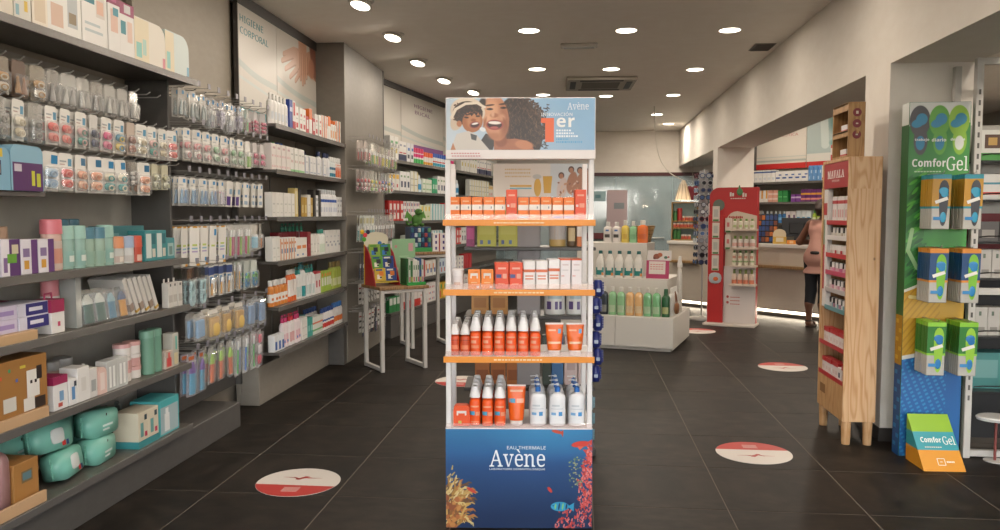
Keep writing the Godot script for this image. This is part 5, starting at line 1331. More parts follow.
func coral_image() -> Image:
	var w := 640
	var h := 424
	var img := Image.create(w, h, false, Image.FORMAT_RGB8)
	for y in h:
		for x in w:
			var t := y / float(h)
			var c := Color("2a76a8").lerp(Color("1a5088"), clampf(t * 2.6, 0, 1)).lerp(Color("122c54"), clampf(t * 1.5 - 0.35, 0, 1))
			var s := clampf(1.0 - Vector2((x - 470) / 330.0, (y + 10) / 150.0).length(), 0, 1)
			img.set_pixel(x, y, c.lerp(Color("3890be"), s * 0.7))
	var rg := RandomNumberGenerator.new()
	rg.seed = 12
	var bot := func(t: float) -> float: return t
	# yellow coral on the left
	for i in 70:
		var c: Color = [Color("c9a25a"), Color("a87c3c"), Color("d9bd7c"), Color("8a5c30"), Color("b5703c"), Color("6b4a2c")][i % 6]
		var p := Vector2(rg.randf_range(-5, 70), rg.randf_range(260, 430))
		var d := Vector2(rg.randf_range(0.1, 0.9), rg.randf_range(-1.0, -0.1)).normalized()
		var pts := [p]
		for k in 5:
			d = d.rotated(rg.randf_range(-0.5, 0.5))
			p += d * rg.randf_range(8, 20)
			if p.x > 128: break
			pts.push_back(p)
			if k > 1:
				p_stroke(img, [p, p + d.rotated(0.8) * 13], 3.5, 2.0, c)
		if pts.size() > 1: p_stroke(img, pts, 6.0, 2.5, c)
	for i in 26: p_ell(img, rg.randf_range(0, 62), rg.randf_range(290, 424), rg.randf_range(7, 16), rg.randf_range(6, 12), [Color("b0683a"), Color("c98a4a"), Color("8e4f2e")][i % 3], rg.randf() * PI, 3.0)
	for i in 40:
		var p := Vector2(rg.randf_range(0, 95), rg.randf_range(165, 300))
		if p.x > (p.y - 130) * 0.7: continue
		p_stroke(img, [p, p + Vector2(rg.randf_range(2, 12), rg.randf_range(-16, -6))], 3.5, 2.0, Color("d8c490") if i % 2 else Color("bfa05c"))
	# red coral fan on the right
	for i in 420:
		var y := rg.randf_range(60, 424)
		var edge := 625 - (y - 60) * 0.26 - 10 * sin(y * 0.09)
		if y > 340: edge = 500 - (y - 340) * 0.3
		if y > 270 and y < 345: edge += 30
		var p := Vector2(rg.randf_range(edge, 650), y)
		var c: Color = [Color("c8443c"), Color("b5342f"), Color("d9605a"), Color("e08078")][i % 4]
		p_stroke(img, [p, p + Vector2(rg.randf_range(-9, 9), rg.randf_range(-14, -3))], 3.4, 2.2, c)
	for i in 60: p_ell(img, rg.randf_range(540, 600), rg.randf_range(115, 250), rg.randf_range(2, 5), rg.randf_range(2, 4), [Color("8c9a6a"), Color("b0a878"), Color("5f7a5c")][i % 3], 0.0, 2.0)
	for i in 40: p_ell(img, rg.randf_range(560, 640), rg.randf_range(300, 424), rg.randf_range(2, 4), 2, Color("274468"), 0.0, 1.5)
	# fish
	p_ell(img, 588, 62, 40, 13, Color("cc3a2c"), -0.12, 2.0)
	p_poly(img, [Vector2(620, 52), Vector2(639, 42), Vector2(639, 66)], Color("cc3a2c"))
	p_poly(img, [Vector2(575, 72), Vector2(604, 72), Vector2(585, 88)], Color("d8604a"))
	p_ell(img, 488, 10, 26, 7, Color("c8482e"), 0.2, 2.0)
	p_poly(img, [Vector2(500, 12), Vector2(514, 2), Vector2(512, 34)], Color("c8482e"))
	p_ell(img, 455, 258, 15, 7, Color("cc3a2c"), 0.9, 1.5)
	p_ell(img, 112, 262, 24, 7, Color("c2402e"), 0.5, 1.5)
	p_ell(img, 500, 330, 40, 20, Color("2e97c0"), 0.0, 2.0)
	p_poly(img, [Vector2(535, 330), Vector2(562, 314), Vector2(560, 352)], Color("2e97c0"))
	for k in 4: p_ell(img, 480 + k * 16, 330, 3.4, 17 - absf(k - 1.5) * 3, Color("8fc46a") if k % 2 == 0 else Color("173a5c"), 0.15, 1.5)
	p_ell(img, 470, 327, 2.5, 2.5, Color("101820"), 0.0, 1.0)
	return img
func sun_stand() -> void:
	row_max = 1e9
	carton_name = "sun_cream_carton"; bottle_name = "bottle"
	var F := frame(-0.606, 3.54, 4.76)
	var W := 0.676
	var o := thing("display_stand", "white sun care display stand with orange shelf edges and underwater base", "display stand", F)
	var white := mt("e9e4e2", 0.35)
	gpart(o, "base_box", _bx(Vector3(0.002, 0.004, -0.37), Vector3(W - 0.002, 0.455, -0.004), 0.004), mt("d9d4d2", 0.4))
	var ps := part(o, "base_front_print", bx(Vector3(0, 0.002, -0.004), Vector3(W, 0.468, 0.0), 0.001), mt("1f4f86", 0.4))
	var fa := G.new()
	fa.face(0.001, 0.003, W - 0.001, 0.467, 0.0006)
	gpart(ps, "print", fa, image_mat(coral_image(), 0.35))
	put_words(ps, "EAU THERMALE", 0.372, 0.381, 0.0014, 0.178, 0.0150, "e8eef2", false)
	put_words(ps, "Avène", 0.330, 0.333, 0.0014, 0.256, 0.082, "eef3f6", true)
	put_words(ps, "LABORATOIRE DERMATOLOGIQUE", 0.330, 0.2795, 0.0014, 0.256, 0.0100, "e8eef2", false)
	# posts
	for x in [0.014, W - 0.014]:
		gpart(o, "post", _bx(Vector3(x - 0.012, 0.45, -0.028), Vector3(x + 0.012, 1.70, -0.008), 0.003), white)
	for x in [0.014, W - 0.014]:
		gpart(o, "post", _bx(Vector3(x - 0.012, 0.45, -0.35), Vector3(x + 0.012, 1.70, -0.33), 0.003), white)
	gpart(o, "bottom_shelf", _bx(Vector3(0.0, 0.455, -0.36), Vector3(W, 0.472, 0.0), 0.002), white)
	var lip := clear_mat("ffddd6", 0.13, 0.12)
	for y in [0.472, 0.79, 1.098, 1.415]:
		if y > 0.5:
			var sh := gpart(o, "shelf", _bx(Vector3(-0.004, y - 0.012, -0.35), Vector3(W + 0.002, y + 0.013, 0.0), 0.002), white)
			gpart(sh, "orange_edge", _bx(Vector3(-0.008, y - 0.014, 0.0005), Vector3(W + 0.006, y + 0.014, 0.006), 0.001), mt("ee9420", 0.4))
			var rg := RandomNumberGenerator.new()
			rg.seed = int(y * 100)
			var q := G.new()
			var x := W * 0.33
			while x < W * 0.66:
				var l := rg.randf_range(0.006, 0.02)
				q.box(Vector3(x + l / 2, y, 0.0065), Vector3(l, 0.006, 0.0006))
				x += l + 0.004
			gpart(sh, "pale_print", q, mt("f6dcb0", 0.5))
		gpart(o, "clear_lip", _bx(Vector3(0.0, y + (0.014 if y > 0.5 else 0.0), 0.002), Vector3(W, y + 0.038 if y > 0.5 else y + 0.022, 0.0035), 0.001), lip)
	# header
	var hd := part(o, "header", bx(Vector3(0.006, 1.70, -0.05), Vector3(W + 0.004, 1.975, 0.0), 0.003), mt("ece4e2", 0.4))
	var hf := G.new()
	hf.face(0.010, 1.742, W, 1.972, 0.0008)
	gpart(hd, "print", hf, image_mat(header_image(), 0.35))
	put_words(hd, "INNOVACIÓN", 0.505, 1.902, 0.0016, 0.14, 0.018, "eef2f5", false, false)
	put_words(hd, "er", 0.545, 1.864, 0.0016, 0.080, 0.042, "f4f4f2", false, true)
	put_words(hd, "Avène", 0.60, 1.937, 0.0016, 0.095, 0.032, "e6ecf2", true)
	var g := G.new()
	for k in 2:
		for i in 11: g.box(Vector3(0.035 + i * 0.012 + k * 0.003, 1.727 - k * 0.012, 0.0012), Vector3(0.009, 0.005, 0.0008))
	gpart(hd, "pink_print", g, mt("d08f8f", 0.5))
	# products
	var whereA := "the stand's top shelf"
	var o1 := carton("orange carton with white band", 0.0475, 0.102, 0.045, "f47a12", [[0, 0.42, 1, 0.66, "efe6dc"], [0.05, 0.08, 0.6, 0.14, "f4c79a"], [0.2, 0.78, 0.8, 0.84, "f5b67c"], [0.7, 0.48, 0.8, 0.58, "7f8a94"]])
	var o2 := carton("orange carton with teal foot", 0.0475, 0.1, 0.045, "f47a12", [[0.02, 0.42, 0.98, 0.66, "efe6dc"], [0.05, 0.06, 0.95, 0.14, "3f9cb0"], [0.2, 0.78, 0.8, 0.84, "f5b67c"]])
	var o3 := carton("orange carton with blue foot", 0.0475, 0.1, 0.045, "f47a12", [[0.02, 0.42, 0.98, 0.66, "efe6dc"], [0.05, 0.06, 0.95, 0.14, "4a6ab0"], [0.2, 0.78, 0.8, 0.84, "f5b67c"]])
	var o4 := carton("taller red-orange carton", 0.05, 0.135, 0.045, "e64c18", [[0.2, 0.78, 0.8, 0.84, "f0a488"], [0.1, 0.42, 0.3, 0.5, "e8d8d0"], [0.4, 0.4, 0.85, 0.54, "ee9a7c"], [0.2, 0.15, 0.8, 0.22, "ee9a7c"]])
	row(F, 0.02, 1.429, [[o1, 5], [o4, 1], [o2, 1], [o1, 2], [o3, 2], [o4, 1]], whereA, 0.012, 0.0042)
	row(F, 0.02, 1.429, [[o1, 5], [o4, 1], [o2, 1], [o1, 2], [o3, 2], [o4, 1]], "the stand's top shelf back row", 0.075, 0.0042)
	var wb := bottle("small white round bottle", 0.05, 0.088, 0.05, "e8e0de", "efe8e6", [[0.25, 0.3, 0.75, 0.5, "d8b8a8"]], {"form": "straight", "cf": 0.3})
	var oc := carton("orange carton with white arc", 0.056, 0.088, 0.045, "f28410", [[0.2, 0.55, 0.8, 0.82, "e6dcd2"], [0.3, 0.55, 0.7, 0.68, "f28410"], [0.25, 0.3, 0.75, 0.36, "f6c08a"], [0.7, 0.05, 0.92, 0.16, "ece4dc"]])
	var rc := carton("red-orange carton with navy number", 0.06, 0.12, 0.045, "e84a16", [[0.05, 0.42, 0.45, 0.56, "4a4a7c"], [0.55, 0.4, 0.85, 0.58, "efa488"], [0.2, 0.75, 0.8, 0.82, "f2b09a"], [0.2, 0.18, 0.7, 0.22, "ee9a7c"]])
	var wc := carton("white carton with orange bands", 0.053, 0.128, 0.045, "f0e9e6", [[0, 0.6, 1, 0.7, "dd6a3a"], [0.15, 0.44, 0.85, 0.49, "e08a68"], [0.15, 0.34, 0.85, 0.39, "e08a68"]])
	var wc2 := carton("white carton with high orange bands", 0.05, 0.135, 0.045, "f0eae8", [[0, 0.6, 1, 0.7, "dd6a3a"], [0.1, 0.34, 0.9, 0.4, "e08a68"], [0.1, 0.44, 0.9, 0.49, "e08a68"]])
	var wt := carton("tall pale carton with orange top", 0.046, 0.138, 0.045, "ece4e4", [[0, 0.95, 1, 1.0, "e0602c"], [0.2, 0.78, 0.8, 0.83, "d8c4c4"], [0.1, 0.42, 0.4, 0.45, "e0907c"], [0.2, 0.6, 0.8, 0.65, "d8d0d0"]])
	row(F, 0.03, 1.112, [[wb, 1], [0.02], [oc, 2], [0.006], [rc, 2], [wc, 2], [wc2, 1], [wt, 2]], "the stand's second shelf", 0.012, 0.004)
	row(F, 0.03, 1.112, [[wb, 1], [0.14], [rc, 2], [wc, 2], [wc2, 1], [wt, 2]], "the second shelf's back row", 0.075, 0.004)
	var oil := bottle("brown-orange oil bottle with white pump cap", 0.046, 0.145, 0.04, "cf4a1a", "e6e0dc", [[0, 0.72, 1, 0.95, "6e2410"], [0.2, 0.3, 0.8, 0.5, "e8835c"]], {"cf": 0.33, "spray": true, "sq": 2.6})
	var spr := bottle("orange spray bottle with white cap", 0.05, 0.178, 0.046, "f25810", "ece8e6", [[0.15, 0.5, 0.55, 0.62, "f0a888"], [0.15, 0.3, 0.8, 0.42, "ec8a64"], [0.2, 0.72, 0.8, 0.78, "efa684"]], {"cf": 0.36, "spray": true, "sq": 2.4})
	var tub := bottle("orange tube with blue square and pale crimp", 0.082, 0.15, 0.045, "f06a10", "e6ded8", [[0.66, 0.62, 0.84, 0.78, "5a9cc8"], [0.1, 0.24, 0.9, 0.32, "f0c8a8"], [0.2, 0.7, 0.55, 0.76, "f4b088"], [0, 0.94, 1, 1.0, "efe2da"]], {"form": "tube", "cf": 0.16})
	for r in 4:
		row(F, 0.018, 0.804, [[oil, 2]], ["the stand's third shelf", "the third shelf's second rank", "the third shelf's third rank", "the third shelf's fourth rank"][r], 0.012 + r * 0.078, 0.002)
		row(F, 0.112, 0.804, [[spr, 6]], ["the stand's third shelf", "the third shelf's second rank", "the third shelf's third rank", "the third shelf's fourth rank"][r], 0.012 + r * 0.078, 0.005, 2)
	row(F, 0.46, 0.804, [[tub, 2]], "the third shelf's tube end", 0.012, 0.013)
	var oc2 := carton("small orange carton with white arch", 0.075, 0.095, 0.05, "ea5210", [[0.2, 0.52, 0.8, 0.74, "e8dcd2"], [0.3, 0.48, 0.7, 0.62, "ea5210"], [0.3, 0.12, 0.5, 0.26, "c8b85c"]], {"round": 0.02, "round_both": true})
	row(F, 0.035, 0.477, [[oc2, 1]], "the stand's bottom shelf", 0.012)
	var spb := bottle("orange spray bottle with blue mark", 0.052, 0.182, 0.046, "f25810", "ece8e6", [[0.05, 0.38, 0.5, 0.52, "4a9cc0"], [0.55, 0.36, 0.9, 0.5, "ee9a78"], [0.2, 0.66, 0.8, 0.72, "efa684"], [0.2, 0.12, 0.8, 0.16, "ee9a78"]], {"cf": 0.29, "spray": true, "sq": 2.4})
	for r in 4:
		row(F, 0.108, 0.477, [[spb, 3]], ["the stand's bottom shelf", "the bottom shelf's second rank", "the bottom shelf's third rank", "the bottom shelf's fourth rank"][r], 0.012 + r * 0.08, 0.006, 1)
	var tub2 := bottle("tall orange tube with blue mark", 0.085, 0.188, 0.05, "ee620c", "e6ded8", [[0.05, 0.5, 0.45, 0.62, "4a9cc0"], [0.5, 0.5, 0.9, 0.62, "f0a888"], [0.2, 0.8, 0.8, 0.86, "f4b088"], [0, 0.96, 1, 1.0, "efe2da"]], {"form": "tube", "cf": 0.12})
	row(F, 0.284, 0.477, [[tub2, 1]], "the bottom shelf's middle", 0.012)
	var pmp := bottle("white pump bottle with blue collar", 0.076, 0.195, 0.055, "ecebec", "e6e8ea", [[0.15, 0.32, 0.42, 0.4, "7cb0dc"], [0.55, 0.3, 0.75, 0.42, "4a94d0"], [0.15, 0.5, 0.8, 0.52, "c8ccd2"], [0.2, 0.58, 0.6, 0.63, "c8ccd2"]], {"pump": true, "collar": "2a6fc0", "cf": 0.2, "neck": 0.3})
	for r in 3: row(F, 0.388, 0.477, [[pmp, 3]], ["the stand's bottom shelf pump end", "the pump end's second rank", "the pump end's third rank"][r], 0.012 + r * 0.095, 0.014)

# ------------------------------------------------------------------ grey display right behind the stand
func grey_display() -> void:
	carton_name = "carton"
	var F := frame(-0.64, 4.66, 4.76)
	var o := thing("display_column", "grey display column with dark shelves seen through the white stand", "display stand", F)
	gpart(o, "column", _bx(Vector3(0.275, 0.0, -0.24), Vector3(0.415, 1.56, -0.05), 0.004), mt("8f8a8c", 0.5))
	gpart(o, "foot", _bx(Vector3(0.0, 0.0, -0.32), Vector3(0.75, 0.05, 0.02), 0.006), mt("4a4846", 0.5))
	for y in [0.42, 0.85, 1.26]: gpart(o, "shelf", _bx(Vector3(-0.04, y - 0.02, -0.3), Vector3(0.74, y, 0.03), 0.003), mt("3d3b3a", 0.4))
	var b := thing("poster_board", "pale poster with yellow bottles and a family photo behind the orange cartons", "poster", F * Transform3D(Basis(), Vector3(0, 1.56, -0.1)))
	gpart(b, "board", _bx(Vector3(0.13, 0, -0.012), Vector3(0.74, 0.2, 0)), mt("dcd3cc", 0.5))
	var img := Image.create(512, 168, false, Image.FORMAT_RGB8)
	img.fill(Color("d9cfc6"))
	img.fill_rect(Rect2i(290, 0, 222, 168), Color("c4c8cc"))
	var rg := RandomNumberGenerator.new()
	rg.seed = 7
	for k in 3: p_words(img, 60, 26 + k * 18, 130, 7, Color("c9a878"), rg)
	img.fill_rect(Rect2i(85, 108, 110, 10), Color("cfa04e")); img.fill_rect(Rect2i(85, 122, 110, 7), Color("6fa8bc"))
	p_ell(img, 225, 120, 18, 46, Color("c99a34"), 0.0, 2.0); p_ell(img, 222, 66, 22, 12, Color("b8b4b0"), 0.0, 2.0)
	p_poly(img, [Vector2(252, 64), Vector2(300, 64), Vector2(292, 150), Vector2(258, 150)], Color("cc9c30"))
	for f in [[345, 60, 15], [395, 30, 15], [440, 34, 16], [470, 40, 16]]:
		p_ell(img, f[0], f[1], f[2], f[2] * 1.1, Color("43291f"), 0.0, 2.0)
		p_ell(img, f[0], f[1] + 4, f[2] * 0.72, f[2] * 0.9, Color("a8704e"), 0.0, 2.0)
		p_ell(img, f[0] + 4, f[1] + 66, f[2] * 1.7, 56, Color("a06848") if f[0] != 345 else Color("c9b4ac"), 0.2, 4.0)
	for k in 30: p_ell(img, rg.randf_range(330, 500), rg.randf_range(90, 168), rg.randf_range(5, 12), 4, [Color("7c4a34"), Color("b98462"), Color("d2b29c")][k % 3], rg.randf() * PI, 2.0)
	var fa := G.new()
	fa.face(0.13, 0, 0.74, 0.2, 0.0006)
	gpart(b, "print", fa, image_mat(img, 0.4))
	var yg := carton("yellow-green carton with small blue marks", 0.115, 0.24, 0.07, "b3b24a", [[0.1, 0.3, 0.9, 0.9, "bcbb5e"], [0.15, 0.06, 0.3, 0.16, "4a5a8a"], [0.55, 0.06, 0.7, 0.16, "4a6a9a"]])
	var mg := carton("magenta carton", 0.05, 0.22, 0.06, "8a2c62", [[0.1, 0.2, 0.9, 0.5, "b84a86"]])
	row(F, -0.03, 1.26, [[mg, 1], [0.012], [yg, 1], [0.01], [yg, 1]], "the grey display's top shelf", 0.05)
	row(F, 0.45, 1.26, [[0.02], [bottle("gold canister in a pale wrapping", 0.1, 0.2, 0.08, "b89a5c", "c9c4c0", [[0, 0.3, 1, 0.95, "b4b0b0"]], {"form": "straight", "cf": 0.3}), 1], [bottle("dark amber bottle with pale label", 0.06, 0.2, 0.05, "5a4428", "8c8478", [[0.2, 0.2, 0.8, 0.7, "c9b48c"]], {}), 1], [carton("orange and white slim carton", 0.05, 0.2, 0.05, "d87a3a", [[0, 0.3, 1, 0.6, "e6ded6"]]), 1]], "the grey display top end", 0.05)
	var tan_ := carton("tan carton with brown print", 0.105, 0.2, 0.07, "b8864a", [[0.15, 0.2, 0.85, 0.5, "a06e38"], [0.2, 0.65, 0.8, 0.75, "d8b684"]])
	var lowt := carton("orange-brown carton on the lower shelf", 0.09, 0.26, 0.07, "a8642c", [[0.1, 0.1, 0.9, 0.35, "8a4c20"], [0.2, 0.6, 0.8, 0.7, "c98a50"]])
	row(F, 0.0, 0.85, [[tan_, 2]], "the grey display's middle shelf", 0.05, 0.01)
	var jar := bottle("round white jar with blue and violet label", 0.125, 0.2, 0.11, "d6d8d6", "cfd2d0", [[0.15, 0.2, 0.35, 0.5, "5a4a7c"], [0.5, 0.2, 0.62, 0.5, "5a4a7c"], [0.68, 0.2, 0.8, 0.5, "5a4a7c"], [0.2, 0.6, 0.8, 0.85, "a8bcc4"]], {"form": "straight", "cf": 0.2})
	row(F, 0.44, 0.85, [[jar, 2]], "the grey middle end", 0.03, 0.008)
	row(F, 0.02, 0.42, [[lowt, 3]], "the grey display's low shelf", 0.05, 0.006)
	row(F, 0.43, 0.42, [[carton("dark green carton", 0.05, 0.3, 0.07, "2f3a30", []), 1], [carton("deep blue carton", 0.07, 0.32, 0.07, "2a5c8c", [[0.2, 0.4, 0.8, 0.6, "4a86b4"]]), 1], [carton("pale pink carton with grey print", 0.08, 0.3, 0.07, "bda8a4", [[0.2, 0.3, 0.8, 0.8, "a48e8c"]]), 2]], "the grey low end", 0.05, 0.006)
	for i in 6:
		put({"k": "soft", "desc": "", "w": 0.05, "h": 0.1, "d": 0.09, "c": "28347c", "pr": [[0.2, 0.3, 0.8, 0.5, "a8b4c8"]], "name": "refill_pouch"}, Transform3D(F.basis, F * Vector3(0.757 + 0.012 * (i % 2), 0.43 + 0.105 * i, -0.12)), "dark blue refill pouch, %s from below beside the white stand" % ORD[i], "blue pouches stacked beside the stand")
	for i in 3:
		put({"k": "soft", "desc": "", "w": 0.05, "h": 0.09, "d": 0.08, "c": "6f94a0", "pr": [], "name": "refill_pouch"}, Transform3D(F.basis, F * Vector3(0.72, 0.052 + 0.1 * i, -0.12)), "pale blue refill pouch, %s from the floor beside the white stand" % ORD[i], "pale pouches stacked beside the stand")

# ------------------------------------------------------------------ white tables with books
func white_table(F: Transform3D, w: float, d: float, h: float, label: String) -> void:
	var o := thing("side_table", label, "table", F)
	gpart(o, "table_top", _bx(Vector3(-0.015, h - 0.03, -d - 0.015), Vector3(w + 0.015, h, 0.015), 0.003), wood_top)
	for x in [0.018, w - 0.018]:
		var g := G.new()
		for z in [-0.018, -d + 0.018]: g.box(Vector3(x, (h - 0.03) / 2, z), Vector3(0.036, h - 0.03, 0.036), 0.003)
		g.box(Vector3(x, 0.018 + 0.004, -d / 2), Vector3(0.036, 0.036, d - 0.07), 0.003)
		gpart(o, "leg_frame", g, mt("cfcbc6", 0.4))
		for z in [-0.018, -d + 0.018]: gpart(o, "rubber_foot", _bx(Vector3(x - 0.014, 0, z - 0.014), Vector3(x + 0.014, 0.006, z + 0.014)), mt("2a2828", 0.7))
	for z in [-0.018, -d + 0.018]:
		gpart(o, "top_rail", _bx(Vector3(0.036, h - 0.062, z - 0.016), Vector3(w - 0.036, h - 0.03, z + 0.016), 0.003), mt("cfcbc6", 0.4))
var wood_top: Material
func tables() -> void:
	wood_top = wood_mat("a5825c", "7c5c3a", 5, 4.0, 0.5)
	# table 1: near corner at (-1.795, 7.044), turned
	var ang := 37.0
	var F := frame(-1.80, 7.045, ang)
	white_table(F, 0.47, 0.43, 0.79, "white framed table with a wooden top carrying picture books")
	white_table(frame(-1.80, 8.36, 30), 0.47, 0.43, 1.05, "taller white framed table behind carrying a coloured grid box")
	var T := F * Transform3D(Basis(), Vector3(0, 0.79, 0))
	# book rack: red sides, yellow rim, steps of cow-print book covers
	var r := thing("book_rack", "colourful cardboard book rack with red sides and cow print on the table", "display rack", T * Transform3D(Basis(Vector3.UP, 0.05), Vector3(-0.01, 0, -0.10)))
	for s in [0.0, 0.25]:
		var g := G.new()
		g.xf = Transform3D(Basis(Vector3.UP, -PI / 2), Vector3(s + 0.006, 0, 0))
		g.prism(PackedVector2Array([Vector2(-0.24, 0), Vector2(0.0, 0), Vector2(-0.02, 0.06), Vector2(-0.13, 0.30), Vector2(-0.24, 0.38)]), 0.0, 0.006)
		gpart(r, "side_panel", g, mt("b8202e", 0.45))
		var q := G.new()
		q.bar(Vector3(s + 0.003, 0.0, -0.238), Vector3(s + 0.003, 0.38, -0.238), 0.016, 0.01)
		gpart(r, "yellow_edge", q, mt("dfb52e", 0.45))
	for k in 3:
		gpart(r, "step", _bx(Vector3(0.006, 0.03 + k * 0.11, -0.10 - k * 0.06), Vector3(0.25, 0.04 + k * 0.11, -0.02 - k * 0.06), 0.001), mt("c9b23a", 0.5))
	var bp := PackedVector2Array([Vector2(0.0, 0.36), Vector2(0.25, 0.36), Vector2(0.25, 0.44)])
	for i in 7: bp.push_back(Vector2(0.125 + 0.125 * cos(PI * i / 6), 0.44 + 0.06 * sin(PI * i / 6)))
	var g2 := G.new()
	g2.prism(bp, -0.245, -0.238)
	gpart(r, "header_card", g2, mt("d6cfb8", 0.5))
	var dots := G.new()
	for e in [[0.01, 0.5, "d83a4a"], [0.04, 0.53, "2a2a4a"], [-0.02, 0.53, "dfb52e"], [0.0, 0.46, "58a83c"], [0.16, 0.42, "3a70b8"], [0.2, 0.4, "2f3038"]]:
		dots.col = lin(e[2])
		dots.superell(Vector3(e[0], e[1] - 0.03, -0.236), Vector3(0.022, 0.022, 0.006), 1, 1, 10, 6)
	gpart(r, "coloured_dots", dots, print_mat(0.5))
	var cols := [["c9a83a", "2c4a8c", "e6e0d2", "d8782e"], ["5c9a3c", "1f3f86", "e8e2d4", "2f2f38"], ["86a83c", "4a8a3a", "3a76c0", "20243c"]]
	for k in 3:
		for j in 2:
			var bk := thing("picture_book", "%s picture book with cow drawing on the %s step of the rack" % [["ochre", "dark spotted"][j] if k == 0 else (["green", "black and white"][j] if k == 1 else ["olive", "deep blue"][j]), ["lowest", "middle", "top"][k]], "book", T * Transform3D(Basis(Vector3.UP, 0.05), Vector3(-0.01, 0, -0.10)) * Transform3D(Basis(Vector3.RIGHT, -0.13), Vector3(0.072 + j * 0.112, 0.046 + k * 0.11, -0.036 - k * 0.06)), "picture books in the rack")
			gpart(bk, "cover", _bx(Vector3(-0.055, 0, -0.012), Vector3(0.055, 0.12, 0), 0.001), mt(cols[k][0 if j == 0 else 1], 0.4))
			part(bk, "cover_print", flat_print(0.11, 0.12, 0.0006, [[0.2, 0.15, 0.6, 0.5, cols[k][2]], [0.4, 0.4, 0.8, 0.75, cols[k][3]], [0.45, 0.2, 0.6, 0.35, "20222c"], [0.1, 0.8, 0.7, 0.92, cols[k][1 if j == 0 else 2]]]), print_mat(0.4))
			gpart(bk, "pages", _bx(Vector3(-0.052, 0.003, -0.0105), Vector3(0.056, 0.117, -0.0015)), mt("e6e2d6", 0.8))
	# green board and tray with upright books
	var gb := thing("display_board", "tall pale green card board with small pink flowers behind the upright books", "display board", T * Transform3D(Basis(Vector3.UP, 0.0), Vector3(0.27, 0.0, -0.30)))
	gpart(gb, "board", _bx(Vector3(-0.02, 0, -0.01), Vector3(0.22, 0.43, 0.0), 0.001), mt("8fb890", 0.5))
	part(gb, "print", flat_print(0.24, 0.43, 0.0006, [[0.1, 0.8, 0.2, 0.86, "c98a8c"], [0.7, 0.72, 0.9, 0.9, "cf9aa0"], [0.15, 0.3, 0.25, 0.36, "d8b0a8"], [0.3, 0.5, 0.8, 0.52, "a8cca4"], [0.3, 0.6, 0.7, 0.62, "a8cca4"]]), print_mat(0.5), Transform3D(Basis(), Vector3(0.10, 0, 0.0004)))
	var tr := thing("book_tray", "bright green shallow tray on the wooden table top", "tray", T * Transform3D(Basis(), Vector3(0.28, 0, -0.04)))
	gpart(tr, "base", _bx(Vector3(0, 0, -0.2), Vector3(0.19, 0.012, 0.02), 0.003), mt("2f9a48", 0.4))
	gpart(tr, "rim", _bx(Vector3(0, 0.012, 0.008), Vector3(0.19, 0.03, 0.02), 0.003), mt("2f9a48", 0.4))
	for i in 8:
		var c: String = ["2f6a3c", "cfd8cc", "3f7a4a", "e2ded4", "e4e0d8", "d8d4cc", "31588c", "d6d2cc"][i]
		var bk := thing("story_book", "slim %s book, %s of eight upright in the green tray" % [["dark green", "white", "green", "cream", "ivory", "pale grey", "blue", "grey white"][i], ORD[i]], "book", T * Transform3D(Basis(), Vector3(0.292 + i * 0.0225, 0.0128, -0.05)), "upright books in the tray")
		gpart(bk, "cover", _bx(Vector3(-0.009, 0, -0.14), Vector3(0.009, 0.24 - 0.012 * (i % 3), 0), 0.001), mt(c, 0.45))
		part(bk, "spine_print", flat_print(0.017, 0.22, 0.0006, [[0.2, 0.1, 0.8, 0.3, ["4a8a4c", "c85a6a", "d8c84a", "c0505a"][i % 4]], [0.2, 0.6, 0.8, 0.8, "3f7a4a"]]), print_mat(0.5), Transform3D(Basis(), Vector3(0, 0, 0.0004)))
		gpart(bk, "pages", _bx(Vector3(-0.007, 0.002, -0.1405), Vector3(0.007, 0.2, -0.002)), mt("e6e2d6", 0.8))
	# second table: grid box, cartons, plush
	var T2 := frame(-1.80, 8.36, 30) * Transform3D(Basis(), Vector3(0, 1.05, 0))
	var gx := thing("grid_box", "blue and green counter box with a grid of small coloured compartments", "display rack", T2 * Transform3D(Basis(), Vector3(0.01, 0, -0.03)))
	gpart(gx, "body", _bx(Vector3(0, 0, -0.2), Vector3(0.24, 0.27, -0.02), 0.003), mt("2f4a6a", 0.45))
	gpart(gx, "green_foot", _bx(Vector3(-0.004, 0, -0.03), Vector3(0.244, 0.045, 0.0), 0.002), mt("3a9a50", 0.45))
	for k in 4:
		for j in 6:
			gpart(gx, "compartment", _bx(Vector3(0.01 + j * 0.038, 0.055 + k * 0.053, -0.03), Vector3(0.04 + j * 0.038, 0.098 + k * 0.053, -0.006), 0.003), mt([["2c3c78", "c8d4d8", "3f8a8c", "283050", "b84a50", "2c5a8a"], ["2f6a7c", "283868", "d0d4d0", "3c7a9a", "232c50", "6aa06c"]][k % 2][j], 0.4))
	row(T2, 0.26, 0.0, [[carton("white carton with two columns of purple spots", 0.085, 0.2, 0.08, "e4dedc", [[0.35, 0.1, 0.6, 0.26, "4a3a7c"], [0.35, 0.42, 0.6, 0.58, "4a3a7c"], [0.35, 0.74, 0.6, 0.9, "4a3a7c"], [0.85, 0, 0.99, 0.99, "b0302e"]]), 2]], "the taller white table", 0.03)
	var dr := thing("plush_dragon", "green plush dragon with spread wings on the grid box", "plush toy", T2 * Transform3D(Basis(Vector3.UP, 0.3), Vector3(0.1, 0.272, -0.1)))
	var d := G.new()
	d.superell(Vector3(0, 0.07, 0), Vector3(0.055, 0.07, 0.05), 1, 1, 12, 8); d.superell(Vector3(0.01, 0.16, 0.02), Vector3(0.04, 0.038, 0.045), 1, 1, 12, 8); d.superell(Vector3(0.012, 0.15, 0.06), Vector3(0.022, 0.018, 0.022), 1, 1, 10, 6)
	gpart(dr, "body", d, mt("4f7d3a", 0.9))
